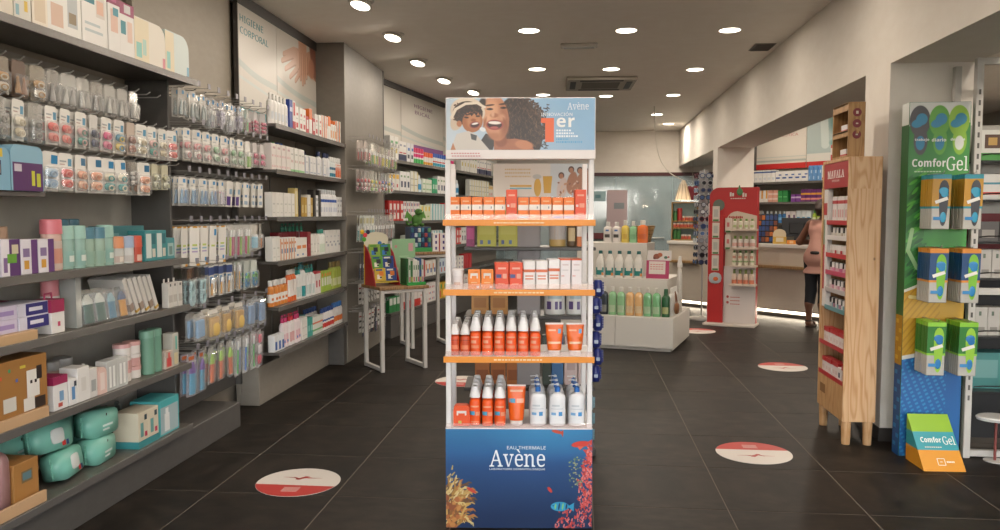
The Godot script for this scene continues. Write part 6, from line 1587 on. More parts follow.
	for s in [-1.0, 1.0]:
		var w := G.new()
		w.prism(PackedVector2Array([Vector2(0.03 * s, 0.1), Vector2(0.11 * s, 0.17), Vector2(0.14 * s, 0.09), Vector2(0.1 * s, 0.1), Vector2(0.08 * s, 0.05), Vector2(0.05 * s, 0.07)]), -0.03, -0.018)
		gpart(dr, "wing", w, mt("5f9444", 0.9))
		var lg := G.new()
		lg.superell(Vector3(0.045 * s, 0.02, 0.035), Vector3(0.025, 0.02, 0.035), 1, 1, 10, 6)
		gpart(dr, "leg", lg, mt("46702f", 0.9))
		var ey := G.new()
		ey.superell(Vector3(0.01 + 0.018 * s, 0.178, 0.055), Vector3(0.006, 0.007, 0.005), 1, 1, 8, 5)
		gpart(dr, "eye", ey, mt("181818", 0.3))
	var tl := G.new()
	tl.tube([Vector3(0, 0.03, -0.04), Vector3(-0.06, 0.02, -0.06), Vector3(-0.1, 0.03, -0.03), Vector3(-0.12, 0.06, -0.02)], 0.014, 7)
	gpart(dr, "tail", tl, mt("4f7d3a", 0.9))

# ------------------------------------------------------------------ stepped white podium with gels
func podium() -> void:
	bottle_name = "gel_bottle"
	var F := frame(-0.20, 8.737, -16.6)
	var W := 1.244
	var o := thing("stepped_podium", "white three-step display podium full of gel bottles on the floor", "display podium", F)
	var wm := mt("d0cbc2", 0.45)
	gpart(o, "recessed_foot", _bx(Vector3(0.03, 0, -1.05), Vector3(W - 0.03, 0.03, -0.04)), mt("c8c2b8", 0.6))
	for k in 3:
		gpart(o, "step", _bx(Vector3(0, 0.03, -1.07 + (0.0)), Vector3(W, [0.366, 0.75, 1.13][k], -0.012 - [0.0, 0.30, 0.62][k]), 0.003) if k == 0 else _bx(Vector3(0.0 if k == 1 else 0.0, [0.366, 0.75][k - 1], -1.07), Vector3(W - (0.12 if k == 1 else 0.42), [0.75, 1.13][k - 1], -[0.30, 0.62][k - 1]), 0.003), wm)
	for j in 2: gpart(o, "drawer_front", _bx(Vector3(W / 2 * j + 0.003, 0.04, -0.012), Vector3(W / 2 * (j + 1) - 0.003, 0.36, 0.0), 0.002), mt("d4cfc6", 0.4))
	var mk := func(desc: String, c: String) -> Dictionary: return bottle(desc, 0.088, 0.305, 0.07, c, "d8d4cc", [[0.2, 0.12, 0.8, 0.42, Color(c).lerp(Color("d8d0b8"), 0.45).to_html(false)]], {"cf": 0.16, "sq": 3.0, "clear": 0.92})
	row(F, 0.335, 0.366, [[mk.call("dark slate gel bottle with white cap", "3c4248"), 2], [mk.call("pale green gel bottle with white cap", "8cb88a"), 2], [mk.call("peach gel bottle with white cap", "d8ad78"), 2], [mk.call("fresh green gel bottle with white cap", "7cb482"), 2]], "the podium's low step", 0.04, 0.008)
	row(F, 1.105, 0.366, [[bottle("dark green bottle with cream label", 0.085, 0.30, 0.07, "1f5a30", "1f5a30", [[0.2, 0.15, 0.8, 0.45, "a8ac78"]], {"cf": 0.2, "sq": 3.0}), 1]], "the podium's low corner", 0.04)
	for i in 4:
		put(bottle("white bottle on the podium side", 0.07, 0.3, 0.06, "dcd8d0", "e2ded6", [], {"cf": 0.18}), F * Transform3D(Basis(Vector3.UP, PI / 2), Vector3(W - 0.06, 0.366, -0.2 - 0.085 * i)), "white bottle on the podium's side, %s from the front" % ORD[i], "white bottles down the podium side")
	var hb := thing("brown_pouch", "brown leather hanging pouch at the podium's front corner", "pouch", F * Transform3D(Basis(), Vector3(W + 0.012, 0.40, -0.12)))
	var hg := G.new()
	hg.superell(Vector3(0, 0.06, 0), Vector3(0.025, 0.06, 0.06), 0.7, 0.7, 12, 8)
	gpart(hb, "pouch", hg, mt("8a5a34", 0.6))
	var hs := G.new()
	hs.tube([Vector3(0, 0.1, -0.04), Vector3(-0.01, 0.2, -0.02), Vector3(-0.02, 0.24, 0.0), Vector3(0, 0.1, 0.04)], 0.006)
	gpart(hb, "strap", hs, mt("7a4c2a", 0.6))
	var det := bottle("white detergent bottle with teal cap and mascot-free teal label", 0.106, 0.30, 0.08, "dcd8d0", "155c5c", [[0.15, 0.1, 0.85, 0.42, "2a7f78"], [0.35, 0.3, 0.65, 0.55, "e0dcd2"], [0.6, 0.08, 0.85, 0.2, "d8843c"]], {"cf": 0.12, "form": "slope", "neck": 0.36, "sq": 3.0, "capw": 1.2})
	det.desc = "white detergent bottle with teal cap and label"
	row(F, 0.30, 0.75, [[det, 5]], "the podium's middle step", 0.33, 0.003)
	var fr := thing("picture_card", "magenta framed offer card with a bear picture on the podium", "sign", F * Transform3D(Basis(Vector3.RIGHT, -0.12), Vector3(0.985, 0.752, -0.35)))
	gpart(fr, "magenta_card", _bx(Vector3(-0.11, 0, -0.004), Vector3(0.14, 0.2, 0), 0.001), mt("ad3560", 0.45))
	gpart(fr, "white_insert", _bx(Vector3(-0.08, 0.05, 0.0), Vector3(0.10, 0.19, 0.002)), mt("ddd2c8", 0.5))
	gpart(fr, "picture_header", _bx(Vector3(-0.10, 0.2, -0.006), Vector3(0.16, 0.31, -0.003)), mt("d6cfca", 0.5))
	var bp := G.new()
	for e in [[0.0, 0.245, 0.038, "8a4a30"], [0.035, 0.262, 0.03, "a85c3a"], [0.1, 0.235, 0.02, "4a6a5a"], [-0.02, 0.228, 0.02, "6a3424"], [0.13, 0.24, 0.012, "b03a3a"]]:
		bp.col = lin(e[3])
		bp.superell(Vector3(e[0], e[1], -0.0025), Vector3(e[2], e[2] * 0.8, 0.0012), 1, 1, 12, 6)
	gpart(fr, "picture", bp, print_mat(0.5))
	var wr := G.new()
	for k in 3:
		for i in 5: wr.box(Vector3(-0.055 + i * 0.03, 0.155 - k * 0.025, 0.0024), Vector3(0.022, 0.01, 0.0008))
	gpart(fr, "red_print", wr, mt("cf7f80", 0.5))
	row(F, 1.14, 0.366, [[0.02], [bottle("slim white spray bottle at the podium edge", 0.06, 0.62, 0.06, "d6d0c6", "dcd8d0", [], {"cf": 0.2, "spray": true}), 1]], "the podium step end", 0.64)
	var t3 := bottle("white bottle with a dark round mark", 0.1, 0.24, 0.08, "d9d2cc", "d8d4d0", [[0.3, 0.3, 0.7, 0.5, "4a4440"], [0.4, 0.68, 0.6, 0.78, "4a70b0"]], {"cf": 0.2, "sq": 3.0})
	row(F, 0.30, 1.13, [[t3, 2], [bottle("yellow soap bottle with pale cap", 0.09, 0.26, 0.08, "d2b85a", "dcd8d0", [[0.25, 0.2, 0.75, 0.5, "c8a848"]], {"cf": 0.22, "sq": 3.0, "clear": 0.92}), 1], [bottle("mint soap bottle with pale cap", 0.085, 0.25, 0.08, "8fbf92", "dcd8d0", [[0.25, 0.2, 0.75, 0.5, "7cae80"]], {"cf": 0.22, "sq": 3.0, "clear": 0.92}), 1], [bottle("orange soap bottle with pale cap", 0.12, 0.26, 0.08, "d9713a", "d8d0c4", [[0.25, 0.2, 0.75, 0.5, "c8622e"]], {"cf": 0.2, "sq": 3.0, "clear": 0.92}), 1]], "the podium's top step", 0.66, 0.006)
	var wk := thing("wicker_basket", "wicker basket behind the orange soap bottle", "basket", F * Transform3D(Basis(), Vector3(0.74, 1.13, -0.92)))
	for k in 9:
		var ring := []
		for i in 17:
			var r := 0.06 + 0.006 * k
			ring.push_back(Vector3(cos(TAU * i / 16) * r, 0.01 + 0.022 * k, sin(TAU * i / 16) * r))
		var wg := G.new()
		wg.tube(ring, 0.011, 6)
		gpart(wk, "woven_ring", wg, mt("9a7a4c" if k % 2 else "86673c", 0.8))
	gpart(wk, "base", _bx(Vector3(-0.045, 0, -0.045), Vector3(0.045, 0.012, 0.045), 0.004), mt("86673c", 0.8))

# ------------------------------------------------------------------ service counter and what stands on it
func counter() -> void:
	var F := frame(1.436, 12.894, -46)
	var L := 3.9
	var o := thing("service_counter", "long beige service counter with a white top and glowing floor strip", "counter", F)
	gpart(o, "front_panel", _bx(Vector3(0, 0.12, -0.04), Vector3(L, 0.99, 0.0), 0.003), noise_mat("d0c5b5", "d6cbbb", 0.03, 0.5, 0.55, 41))
	gpart(o, "end_panel", _bx(Vector3(0, 0.12, -0.62), Vector3(0.04, 0.99, -0.04), 0.003), noise_mat("d0c5b5", "d6cbbb", 0.03, 0.5, 0.55, 41))
	gpart(o, "recessed_plinth", _bx(Vector3(0.06, 0.0, -0.6), Vector3(L, 0.12, -0.1)), mt("4a4642", 0.6))
	gpart(o, "worktop", _bx(Vector3(-0.02, 0.99, -0.66), Vector3(L, 1.04, 0.03), 0.004), mt("efece6", 0.25))
	gpart(o, "light_strip", _bx(Vector3(0.05, 0.055, -0.098), Vector3(L, 0.095, -0.09)), glow("fff0d8", 2.5))
	area(L / 2, 0.075, -0.085, L, 0.05, Vector3(-0.3, PI, 0), "ffedd2", 0.9, o)
	for e in [[0.1, 0.62], [1.64, 2.45]]:
		gpart(o, "wooden_ledge", _bx(Vector3(e[0], 0.70, 0.0), Vector3(e[1], 0.74, 0.13), 0.004), wood_mat("a98a5e", "8d6c44", 6, 4.0))
	var T := F * Transform3D(Basis(), Vector3(0, 1.04, 0))
	# wooden counter display with red and green items
	var w := thing("wooden_display", "small open wooden counter display with red and green jars", "display rack", T * Transform3D(Basis(Vector3.UP, deg_to_rad(36)), Vector3(0.10, 0, -0.26)))
	var wm := mt("a3814e", 0.6)
	for x in [-0.21, 0.19]: gpart(w, "side_panel", _bx(Vector3(x, 0, -0.18), Vector3(x + 0.02, 0.62, 0.0), 0.002), wm)
	for y in [0.0, 0.19, 0.30, 0.60]: gpart(w, "shelf", _bx(Vector3(-0.21, y, -0.18), Vector3(0.21, y + 0.02, 0.0), 0.002), wm)
	gpart(w, "back_panel", _bx(Vector3(-0.19, 0, -0.18), Vector3(0.19, 0.62, -0.172)), mt("8aa2a2", 0.6))
	var TW := T * Transform3D(Basis(Vector3.UP, deg_to_rad(36)), Vector3(0.10, 0, -0.26))
	var rj := bottle("red rounded jar", 0.075, 0.2, 0.07, "b02a28", "b02a28", [], {"form": "straight", "cf": 0.2})
	var gj := bottle("green jar", 0.06, 0.16, 0.06, "3f7c44", "2f5c34", [], {"form": "straight", "cf": 0.2})
	var ro := bottle("small coral pot", 0.05, 0.07, 0.05, "c85a44", "d8d0c8", [], {"form": "straight", "cf": 0.3})
	row(TW, -0.18, 0.32, [[gj, 1], [rj, 1], [ro, 4]], "the wooden counter display", 0.02)
	row(TW, -0.18, 0.21, [[ro, 6]], "the wooden display's middle shelf", 0.02)
	row(TW, -0.18, 0.02, [[gj, 2], [ro, 3]], "the wooden display's bottom shelf", 0.02)
	# monitor seen from behind
	var m := thing("monitor", "black computer monitor standing on the service counter", "monitor", T * Transform3D(Basis(Vector3.UP, deg_to_rad(32)), Vector3(1.98, 0, -0.42)))
	gpart(m, "screen", _bx(Vector3(-0.2, 0.10, -0.02), Vector3(0.2, 0.37, 0.02), 0.008), mt("141416", 0.35))
	gpart(m, "back_bulge", _bx(Vector3(-0.1, 0.14, 0.02), Vector3(0.1, 0.30, 0.045), 0.012), mt("1a1a1c", 0.4))
	gpart(m, "neck", _bx(Vector3(-0.03, 0.01, -0.01), Vector3(0.03, 0.14, 0.02), 0.004), mt("1a1a1c", 0.4))
	gpart(m, "foot", _bx(Vector3(-0.11, 0, -0.09), Vector3(0.11, 0.012, 0.09), 0.004), mt("1a1a1c", 0.4))
	# yellow product box with arched card
	var y := thing("counter_box", "yellow counter display box with an arched cream back card", "display box", T * Transform3D(Basis(Vector3.UP, deg_to_rad(35)), Vector3(1.92, 0, -0.10)))
	var poly := PackedVector2Array([Vector2(-0.09, 0), Vector2(0.09, 0), Vector2(0.09, 0.15)])
	for i in 9: poly.push_back(Vector2(0.085 * cos(PI * i / 8), 0.15 + 0.06 * sin(PI * i / 8)))
	poly.push_back(Vector2(-0.09, 0.15))
	var g := G.new()
	g.prism(poly, -0.10, -0.094)
	gpart(y, "back_card", g, mt("d9cdb0", 0.5))
	gpart(y, "tray", _bx(Vector3(-0.09, 0, -0.094), Vector3(0.09, 0.10, 0.0), 0.002), mt("d8b04a", 0.5))
	gpart(y, "pale_label", _bx(Vector3(-0.05, 0.03, 0.0), Vector3(0.05, 0.09, 0.001)), mt("e6dcc0", 0.5))
	put(carton("orange carton beside the monitor", 0.12, 0.055, 0.06, "e08a2c", [[0.3, 0.2, 0.7, 0.8, "e8c08c"]]), T * Transform3D(Basis(Vector3.UP, 0.6), Vector3(2.09, 0, -0.12)), "small orange carton lying beside the yellow counter box", "counter cartons")
	# dark rack of coloured sachets
	var r := thing("sachet_rack", "dark counter rack of small blue and orange sachets near the red stand", "display rack", T * Transform3D(Basis(Vector3.UP, deg_to_rad(36)), Vector3(1.62, 0, -0.25)))
	gpart(r, "rack_body", _bx(Vector3(-0.15, 0, -0.16), Vector3(0.15, 0.42, -0.04), 0.004), mt("23222a", 0.5))
	for k in 5:
		for j in 5:
			gpart(r, "sachet", _bx(Vector3(-0.135 + j * 0.056, 0.02 + k * 0.08, -0.04), Vector3(-0.088 + j * 0.056, 0.085 + k * 0.08, -0.01), 0.004), mt(["2f4478", "c8702c", "34508c", "8a4a34", "3a5a98"][(k * 2 + j * 3) % 5], 0.4))

# ------------------------------------------------------------------ shelves behind the counter
func back_shelves() -> void:
	carton_name = "medicine_carton"; bottle_name = "medicine_bottle"
	var F := frame(2.60, 14.02, -46)
	var L := 3.4
	var s0 := 0.30
	var u := thing("shelving_bay", "grey wall shelving of medicines behind the service counter", "shelving", F)
	gpart(u, "back_panel", _bx(Vector3(s0, 0, -0.36), Vector3(L, 3.1, -0.33)), panel_mid)
	gpart(u, "end_panel", _bx(Vector3(s0 - 0.03, 0, -0.36), Vector3(s0, 3.1, 0.0), 0.003), panel_dark)
	for y in [0.6, 0.98, 1.32, 1.66, 1.99]: shelf(u, s0, L, y, 0.33, mt("6a6662", 0.35))
	var p := thing("sign_panel", "white panel with red lettering behind the counter", "sign", F * Transform3D(Basis(), Vector3(s0, 2.22, -0.30)))
	gpart(p, "board", _bx(Vector3(0, 0, -0.02), Vector3(0.92, 0.86, 0)), mt("d6cfc4", 0.4))
	gpart(p, "red_band", _bx(Vector3(0, 0, 0.0), Vector3(0.92, 0.09, 0.003)), mt("c02a28", 0.4))
	gpart(p, "grey_band", _bx(Vector3(0, 0.12, 0.0), Vector3(0.92, 0.15, 0.002)), mt("a8b0aa", 0.4))
	gpart(p, "pale_band", _bx(Vector3(0, 0.19, 0.0), Vector3(0.92, 0.205, 0.002)), mt("bcc2bc", 0.4))
	put_words(p, "ATENCIÓN", 0.46, 0.66, 0.002, 0.5, 0.06, "b05a58")
	put_words(p, "FARMACÉUTICA", 0.46, 0.56, 0.002, 0.62, 0.06, "b05a58")
	p = thing("sign_panel", "panel printed with teal laboratory glassware behind the counter", "sign", F * Transform3D(Basis(), Vector3(s0 + 0.93, 2.22, -0.30)))
	gpart(p, "board", _bx(Vector3(0, 0, -0.02), Vector3(0.95, 0.86, 0)), mt("cfd2cc", 0.4))
	var img := Image.create(200, 180, false, Image.FORMAT_RGB8)
	img.fill(Color("a9b8b6"))
	p_ell(img, 150, 40, 70, 60, Color("4a8a86"), 0.5, 30.0)
	p_stroke(img, [Vector2(100, 0), Vector2(130, 60), Vector2(190, 110)], 16, 10, Color("2f6f70"))
	p_stroke(img, [Vector2(60, 20), Vector2(66, 120)], 14, 14, Color("c4d0cc"))
	p_ell(img, 120, 120, 36, 16, Color("5f9490"), 0.2, 8.0)
	img.fill_rect(Rect2i(0, 150, 200, 30), Color("d4d2ca"))
	var fa := G.new()
	fa.face(0, 0.09, 0.95, 0.86, 0.001)
	gpart(p, "print", fa, image_mat(img, 0.4))
	gpart(p, "red_band", _bx(Vector3(0, 0, 0.0), Vector3(0.95, 0.09, 0.003)), mt("c02a28", 0.4))
	var wb := carton("white carton with blue lettering", 0.11, 0.17, 0.1, "e4e2e0", [[0.05, 0.3, 0.7, 0.45, "3a5a9c"], [0.5, 0.6, 0.95, 0.72, "3a5a9c"]])
	var wp := carton("white carton with navy top", 0.075, 0.2, 0.1, "e6e4e0", [[0, 0.78, 1, 0.9, "3f568c"], [0.2, 0.2, 0.8, 0.4, "cfd2d8"]])
	var bb := carton("sky blue carton with white squares", 0.07, 0.24, 0.1, "5f92c8", [[0.1, 0.1, 0.4, 0.3, "a8c8e4"], [0.6, 0.5, 0.9, 0.7, "b4d0e8"], [0.1, 0.7, 0.4, 0.9, "3f70b0"]])
	var wm := carton("white carton with red and mint corner", 0.08, 0.23, 0.1, "e2e0dc", [[0.1, 0.05, 0.5, 0.2, "c83a3a"], [0.5, 0.3, 0.9, 0.6, "a8d4c4"]])
	row(F, s0 + 0.05, 1.99, [[wp, 6], [wb, 5], [bb, 3], [wm, 2], [wp, 4], [wb, 3], [bb, 2]], "the top medicine shelf", 0.04, 0.006)
	var c := [carton("white carton with mauve corner", 0.08, 0.19, 0.1, "e4dede", [[0.5, 0.2, 0.9, 0.7, "6a4a6c"]]), carton("white carton with amber corner", 0.08, 0.2, 0.1, "e6e2dc", [[0.6, 0.3, 0.98, 0.99, "e09a34"]]), carton("salmon striped carton", 0.085, 0.2, 0.1, "e0a490", [[0, 0.2, 1, 0.35, "eed0c4"], [0, 0.6, 1, 0.75, "eed0c4"]]), carton("bright green carton", 0.08, 0.19, 0.1, "2f8c48", [[0.1, 0.4, 0.9, 0.5, "6fc47c"]]), carton("purple carton with white strip", 0.08, 0.12, 0.1, "7a3a94", [[0, 0.5, 1, 0.7, "d0b8dc"]]), carton("violet and pink carton", 0.08, 0.2, 0.1, "6a2a6c", [[0, 0.15, 1, 0.3, "e08a84"], [0, 0.55, 1, 0.7, "e0a03a"]]), carton("pale yellow carton with blue swirl", 0.085, 0.2, 0.1, "e2dc9c", [[0.4, 0.2, 0.7, 0.9, "2f78b8"]]), carton("white and sky blue carton", 0.08, 0.2, 0.1, "dce4e8", [[0.2, 0.2, 0.8, 0.5, "5a9ccc"]])]
	row(F, s0 + 0.05, 1.66, [[c[0], 2], [c[1], 2], [c[2], 2], [c[3], 2], [0.06], [c[4], 2], [c[5], 4], [c[6], 2], [c[7], 2], [c[3], 2], [c[2], 3]], "the middle medicine shelf", 0.04, 0.008)
	var bt := bottle("blue medicine bottle with pale cap", 0.07, 0.19, 0.06, "3a78b4", "d8dce0", [[0, 0.3, 1, 0.6, "7cb0d8"]], {"cf": 0.2})
	var lb := bottle("lime medicine bottle with green cap", 0.07, 0.2, 0.06, "a8c23c", "3f8a3c", [[0.1, 0.2, 0.9, 0.6, "e0e4b0"]], {"cf": 0.2})
	row(F, s0 + 0.05, 1.32, [[wb, 1], [c[1], 1], [bt, 6], [c[0], 2], [c[7], 3], [lb, 5], [bt, 4], [lb, 3], [wm, 2]], "the lower medicine shelf", 0.04, 0.01)

# ------------------------------------------------------------------ red cardboard stand, eyewear spinner, pendant, back wall
func red_stand() -> void:
	carton_name = "herbal_carton"; bottle_name = "herbal_bottle"
	var F := frame(1.665, 10.585, -21.3)
	var W := 0.61
	var o := thing("display_stand", "red and white cardboard floor stand with green herbal bottles", "display stand", F)
	gpart(o, "base_plate", _bx(Vector3(-0.03, 0, -0.34), Vector3(W + 0.02, 0.03, 0.03), 0.004), mt("cfc4ba", 0.5))
	var poly := PackedVector2Array([Vector2(0, 0.03), Vector2(W, 0.03), Vector2(W, 1.81), Vector2(0.12, 1.81)])
	for i in 6: poly.push_back(Vector2(0.12 - 0.12 * sin(PI / 2 * i / 5), 1.69 + 0.12 * cos(PI / 2 * i / 5)))
	var g := G.new()
	g.prism(poly, -0.30, -0.16)
	gpart(o, "back_board", g, mt("b5201f", 0.45))
	var p2 := PackedVector2Array([Vector2(0.2, 0.03), Vector2(W - 0.002, 0.03), Vector2(W - 0.002, 1.44), Vector2(0.36, 1.50)])
	for i in 6: p2.push_back(Vector2(0.36 - 0.14 * sin(PI / 2 * i / 5), 1.36 + 0.14 * cos(PI / 2 * i / 5)))
	g = G.new()
	g.prism(p2, -0.16, -0.155)
	gpart(o, "beige_front", g, mt("cbbca8", 0.5))
	gpart(o, "white_front", _bx(Vector3(0.2, 0.03, -0.155), Vector3(W - 0.002, 0.78, -0.15)), mt("d6ccc6", 0.45))
	gpart(o, "red_column", _bx(Vector3(0.0, 0.03, -0.16), Vector3(0.2, 1.45, -0.10), 0.003), mt("b8201f", 0.45))
	gpart(o, "side_return", _bx(Vector3(-0.004, 0.03, -0.30), Vector3(0.0, 1.6, -0.10)), mt("d9c9c4", 0.5))
	# emblem, logo strokes, leaf
	g = G.new()
	g.xf = Transform3D(Basis(Vector3.RIGHT, PI / 2), Vector3(0.12, 1.58, -0.158))
	g.loft([[0.0, 0.075, 0.075], [0.004, 0.075, 0.075]], 24)
	gpart(o, "round_sticker", g, mt("5f6a5e", 0.5))
	g = G.new()
	for i in 4: g.box(Vector3(0.27 + i * 0.03 + (0.1 if i > 1 else 0.0), 1.72 - 0.004 * i, -0.158), Vector3(0.022, 0.055 - 0.012 * (i % 2), 0.003))
	for i in 7: g.box(Vector3(0.28 + i * 0.028, 1.665, -0.158), Vector3(0.02, 0.012, 0.003))
	gpart(o, "white_logo", g, mt("dcd4cc", 0.5))
	g = G.new()
	g.superell(Vector3(0.385, 1.75, -0.156), Vector3(0.04, 0.05, 0.006), 1, 1, 12, 6); g.superell(Vector3(0.38, 1.80, -0.156), Vector3(0.012, 0.04, 0.005), 1, 1, 10, 6)
	gpart(o, "leaf_emblem", g, mt("4a7a4c", 0.6))
	g = G.new()
	for i in 8: g.box(Vector3(0.26 + i * 0.023, 1.42, -0.153), Vector3(0.018, 0.035 - 0.01 * (i % 2), 0.003))
	gpart(o, "red_lettering", g, mt("a83a34", 0.5))
	g = G.new()
	for k in 3:
		for i in 5: g.box(Vector3(0.30 + i * 0.025, 0.37 - k * 0.045, -0.149), Vector3(0.018, 0.012, 0.002))
	for k in 2:
		g.superell(Vector3(0.255, 0.375 - k * 0.075, -0.149), Vector3(0.018, 0.018, 0.002), 1, 1, 12, 5)
	gpart(o, "small_red_print", g, mt("b84a44", 0.5))
	for y in [1.27, 1.03, 0.80, 0.555]:
		gpart(o, "shelf", _bx(Vector3(0.3, y - 0.025, -0.155), Vector3(W + 0.02, y, 0.0), 0.002), mt("d0bfae", 0.5))
	var a := bottle("white tube with green cap", 0.06, 0.13, 0.05, "d6cebc", "6a8c3c", [[0.2, 0.2, 0.8, 0.5, "a8b87c"]], {"cf": 0.2})
	var b := bottle("white round herbal bottle with pink label", 0.065, 0.15, 0.06, "ddd4cc", "7a9a44", [[0, 0.15, 1, 0.55, "d8aaa0"]], {"cf": 0.25})
	var c := bottle("herbal tube with green foot", 0.062, 0.19, 0.05, "d9cdb8", "4f7c3c", [[0, 0.0, 1, 0.35, "6f9a54"], [0.2, 0.55, 0.8, 0.75, "c08a74"]], {"cf": 0.14})
	var d := bottle("coral herbal bottle with olive cap", 0.065, 0.19, 0.05, "d9c2b0", "6f7c34", [[0, 0.05, 1, 0.4, "d07a5c"]], {"cf": 0.28})
	row(F, 0.32, 1.27, [[a, 4]], "the red stand's top shelf", 0.03, 0.012)
	row(F, 0.32, 1.03, [[b, 4]], "the red stand's second shelf", 0.03, 0.008)
	row(F, 0.32, 0.80, [[c, 4]], "the red stand's third shelf", 0.03, 0.011)
	row(F, 0.32, 0.555, [[d, 4]], "the red stand's lowest shelf", 0.03, 0.008)
	for i in 4:
		put(carton("slim cream carton with green corner", 0.09, 0.2, 0.02, "d8ccc0", [[0.1, 0.02, 0.9, 0.14, "4f7c44"], [0.2, 0.3, 0.8, 0.8, "b8b4ac"]]), F * Transform3D(Basis(), Vector3(0.10, 0.72 + 0.215 * i, -0.088)), "slim cream carton in the red column pocket, %s from below" % ORD[i], "cartons in the red column")
	for i in 2:
		put(carton("slim cream carton with pink mark", 0.08, 0.19, 0.02, "d8ccc0", [[0.1, 0.02, 0.9, 0.14, "4f7c44"], [0.3, 0.4, 0.7, 0.7, "c86a6c"]]), F * Transform3D(Basis(), Vector3(0.25, 1.0 + 0.22 * i, -0.14)), "slim cream carton with pink mark, %s inside the red stand" % ["lower", "upper"][i], "cartons beside the bottle shelves")
	g = G.new()
	g.superell(Vector3(0.10, 0.62, -0.09), Vector3(0.085, 0.075, 0.012), 0.8, 0.8, 16, 6)
	gpart(o, "leaflet_holder", g, mt("b0b8bc", 0.4))
	g = G.new()
	g.superell(Vector3(0.11, 0.61, -0.08), Vector3(0.035, 0.03, 0.008), 1, 1, 12, 5)
	gpart(o, "orange_badge", g, mt("d86a34", 0.4))

func spinner() -> void:
	var o := thing("eyewear_spinner", "tall rotating eyewear rack packed with glasses beside the far pier", "display rack", Transform3D(Basis(Vector3.UP, 0.2), v(1.71, 0, 11.2)))
	var g := G.new()
	g.loft([[0.0, 0.2, 0.2], [0.02, 0.2, 0.2], [0.03, 0.05, 0.05], [0.05, 0.02, 0.02]], 20)
	gpart(o, "base", g, mt("b9b6b2", 0.4, 0.4))
	g = G.new()
	g.tube([Vector3(0, 0.03, 0), Vector3(0, 2.08, 0)], 0.012, 10)
	gpart(o, "pole", g, mt("b9b6b2", 0.3, 0.6))
	for k in 2:
		g = G.new()
		g.box(Vector3(0, 1.42, 0), Vector3(0.13 if k == 0 else 0.012, 1.28, 0.012 if k == 0 else 0.13), 0.003)
		gpart(o, "panel", g, mt("c4c4c6", 0.4))
	var cols := ["26304c", "2f5488", "8c8c90", "3a3234", "7a2c38", "c8ccd0", "24242a"]
	for k in 13:
		for s in 4:
			var a := PI / 2 * s
			var gl := thing("eyeglasses", "pair of %s glasses, %s row from below, %s face of the eyewear spinner" % [["navy", "blue", "silver", "brown", "dark red", "clear", "black"][(k * 3 + s) % 7], ORD[k], ["front", "side", "rear", "far side"][s]], "glasses", Transform3D(Basis(Vector3.UP, 0.2 + a), v(1.71, 0, 11.2)) * Transform3D(Basis().scaled(Vector3(1.3, 1.5, 1.1)), Vector3(0.012 * (k % 3 - 1), 0.80 + k * 0.099, 0.105)), "glasses on the eyewear spinner")
			var m := mt(cols[(k * 3 + s) % 7], 0.3)
			for e in [-1.0, 1.0]:
				var ring := []
				for i in 11: ring.push_back(Vector3(e * 0.034 + cos(TAU * i / 10) * 0.027, sin(TAU * i / 10) * 0.021, 0))
				var q := G.new()
				q.tube(ring, 0.004, 5)
				q.tube([Vector3(e * 0.062, 0.01, 0), Vector3(e * 0.064, 0.008, -0.02)], 0.003, 5)
				gpart(gl, "rim", q, m)
			var lens := G.new()
			for e in [-1.0, 1.0]: lens.superell(Vector3(e * 0.034, 0, 0), Vector3(0.026, 0.02, 0.002), 1, 1, 10, 5)
			gpart(gl, "lenses", lens, mt(["3c4c70", "a8b0ba", "2a2c34", "5a78a8", "c8ccd0"][(k * 2 + s) % 5], 0.15))
			var bridge := G.new()
			bridge.tube([Vector3(-0.008, 0.006, 0), Vector3(0.008, 0.006, 0)], 0.003, 5)
			gpart(gl, "bridge", bridge, m)

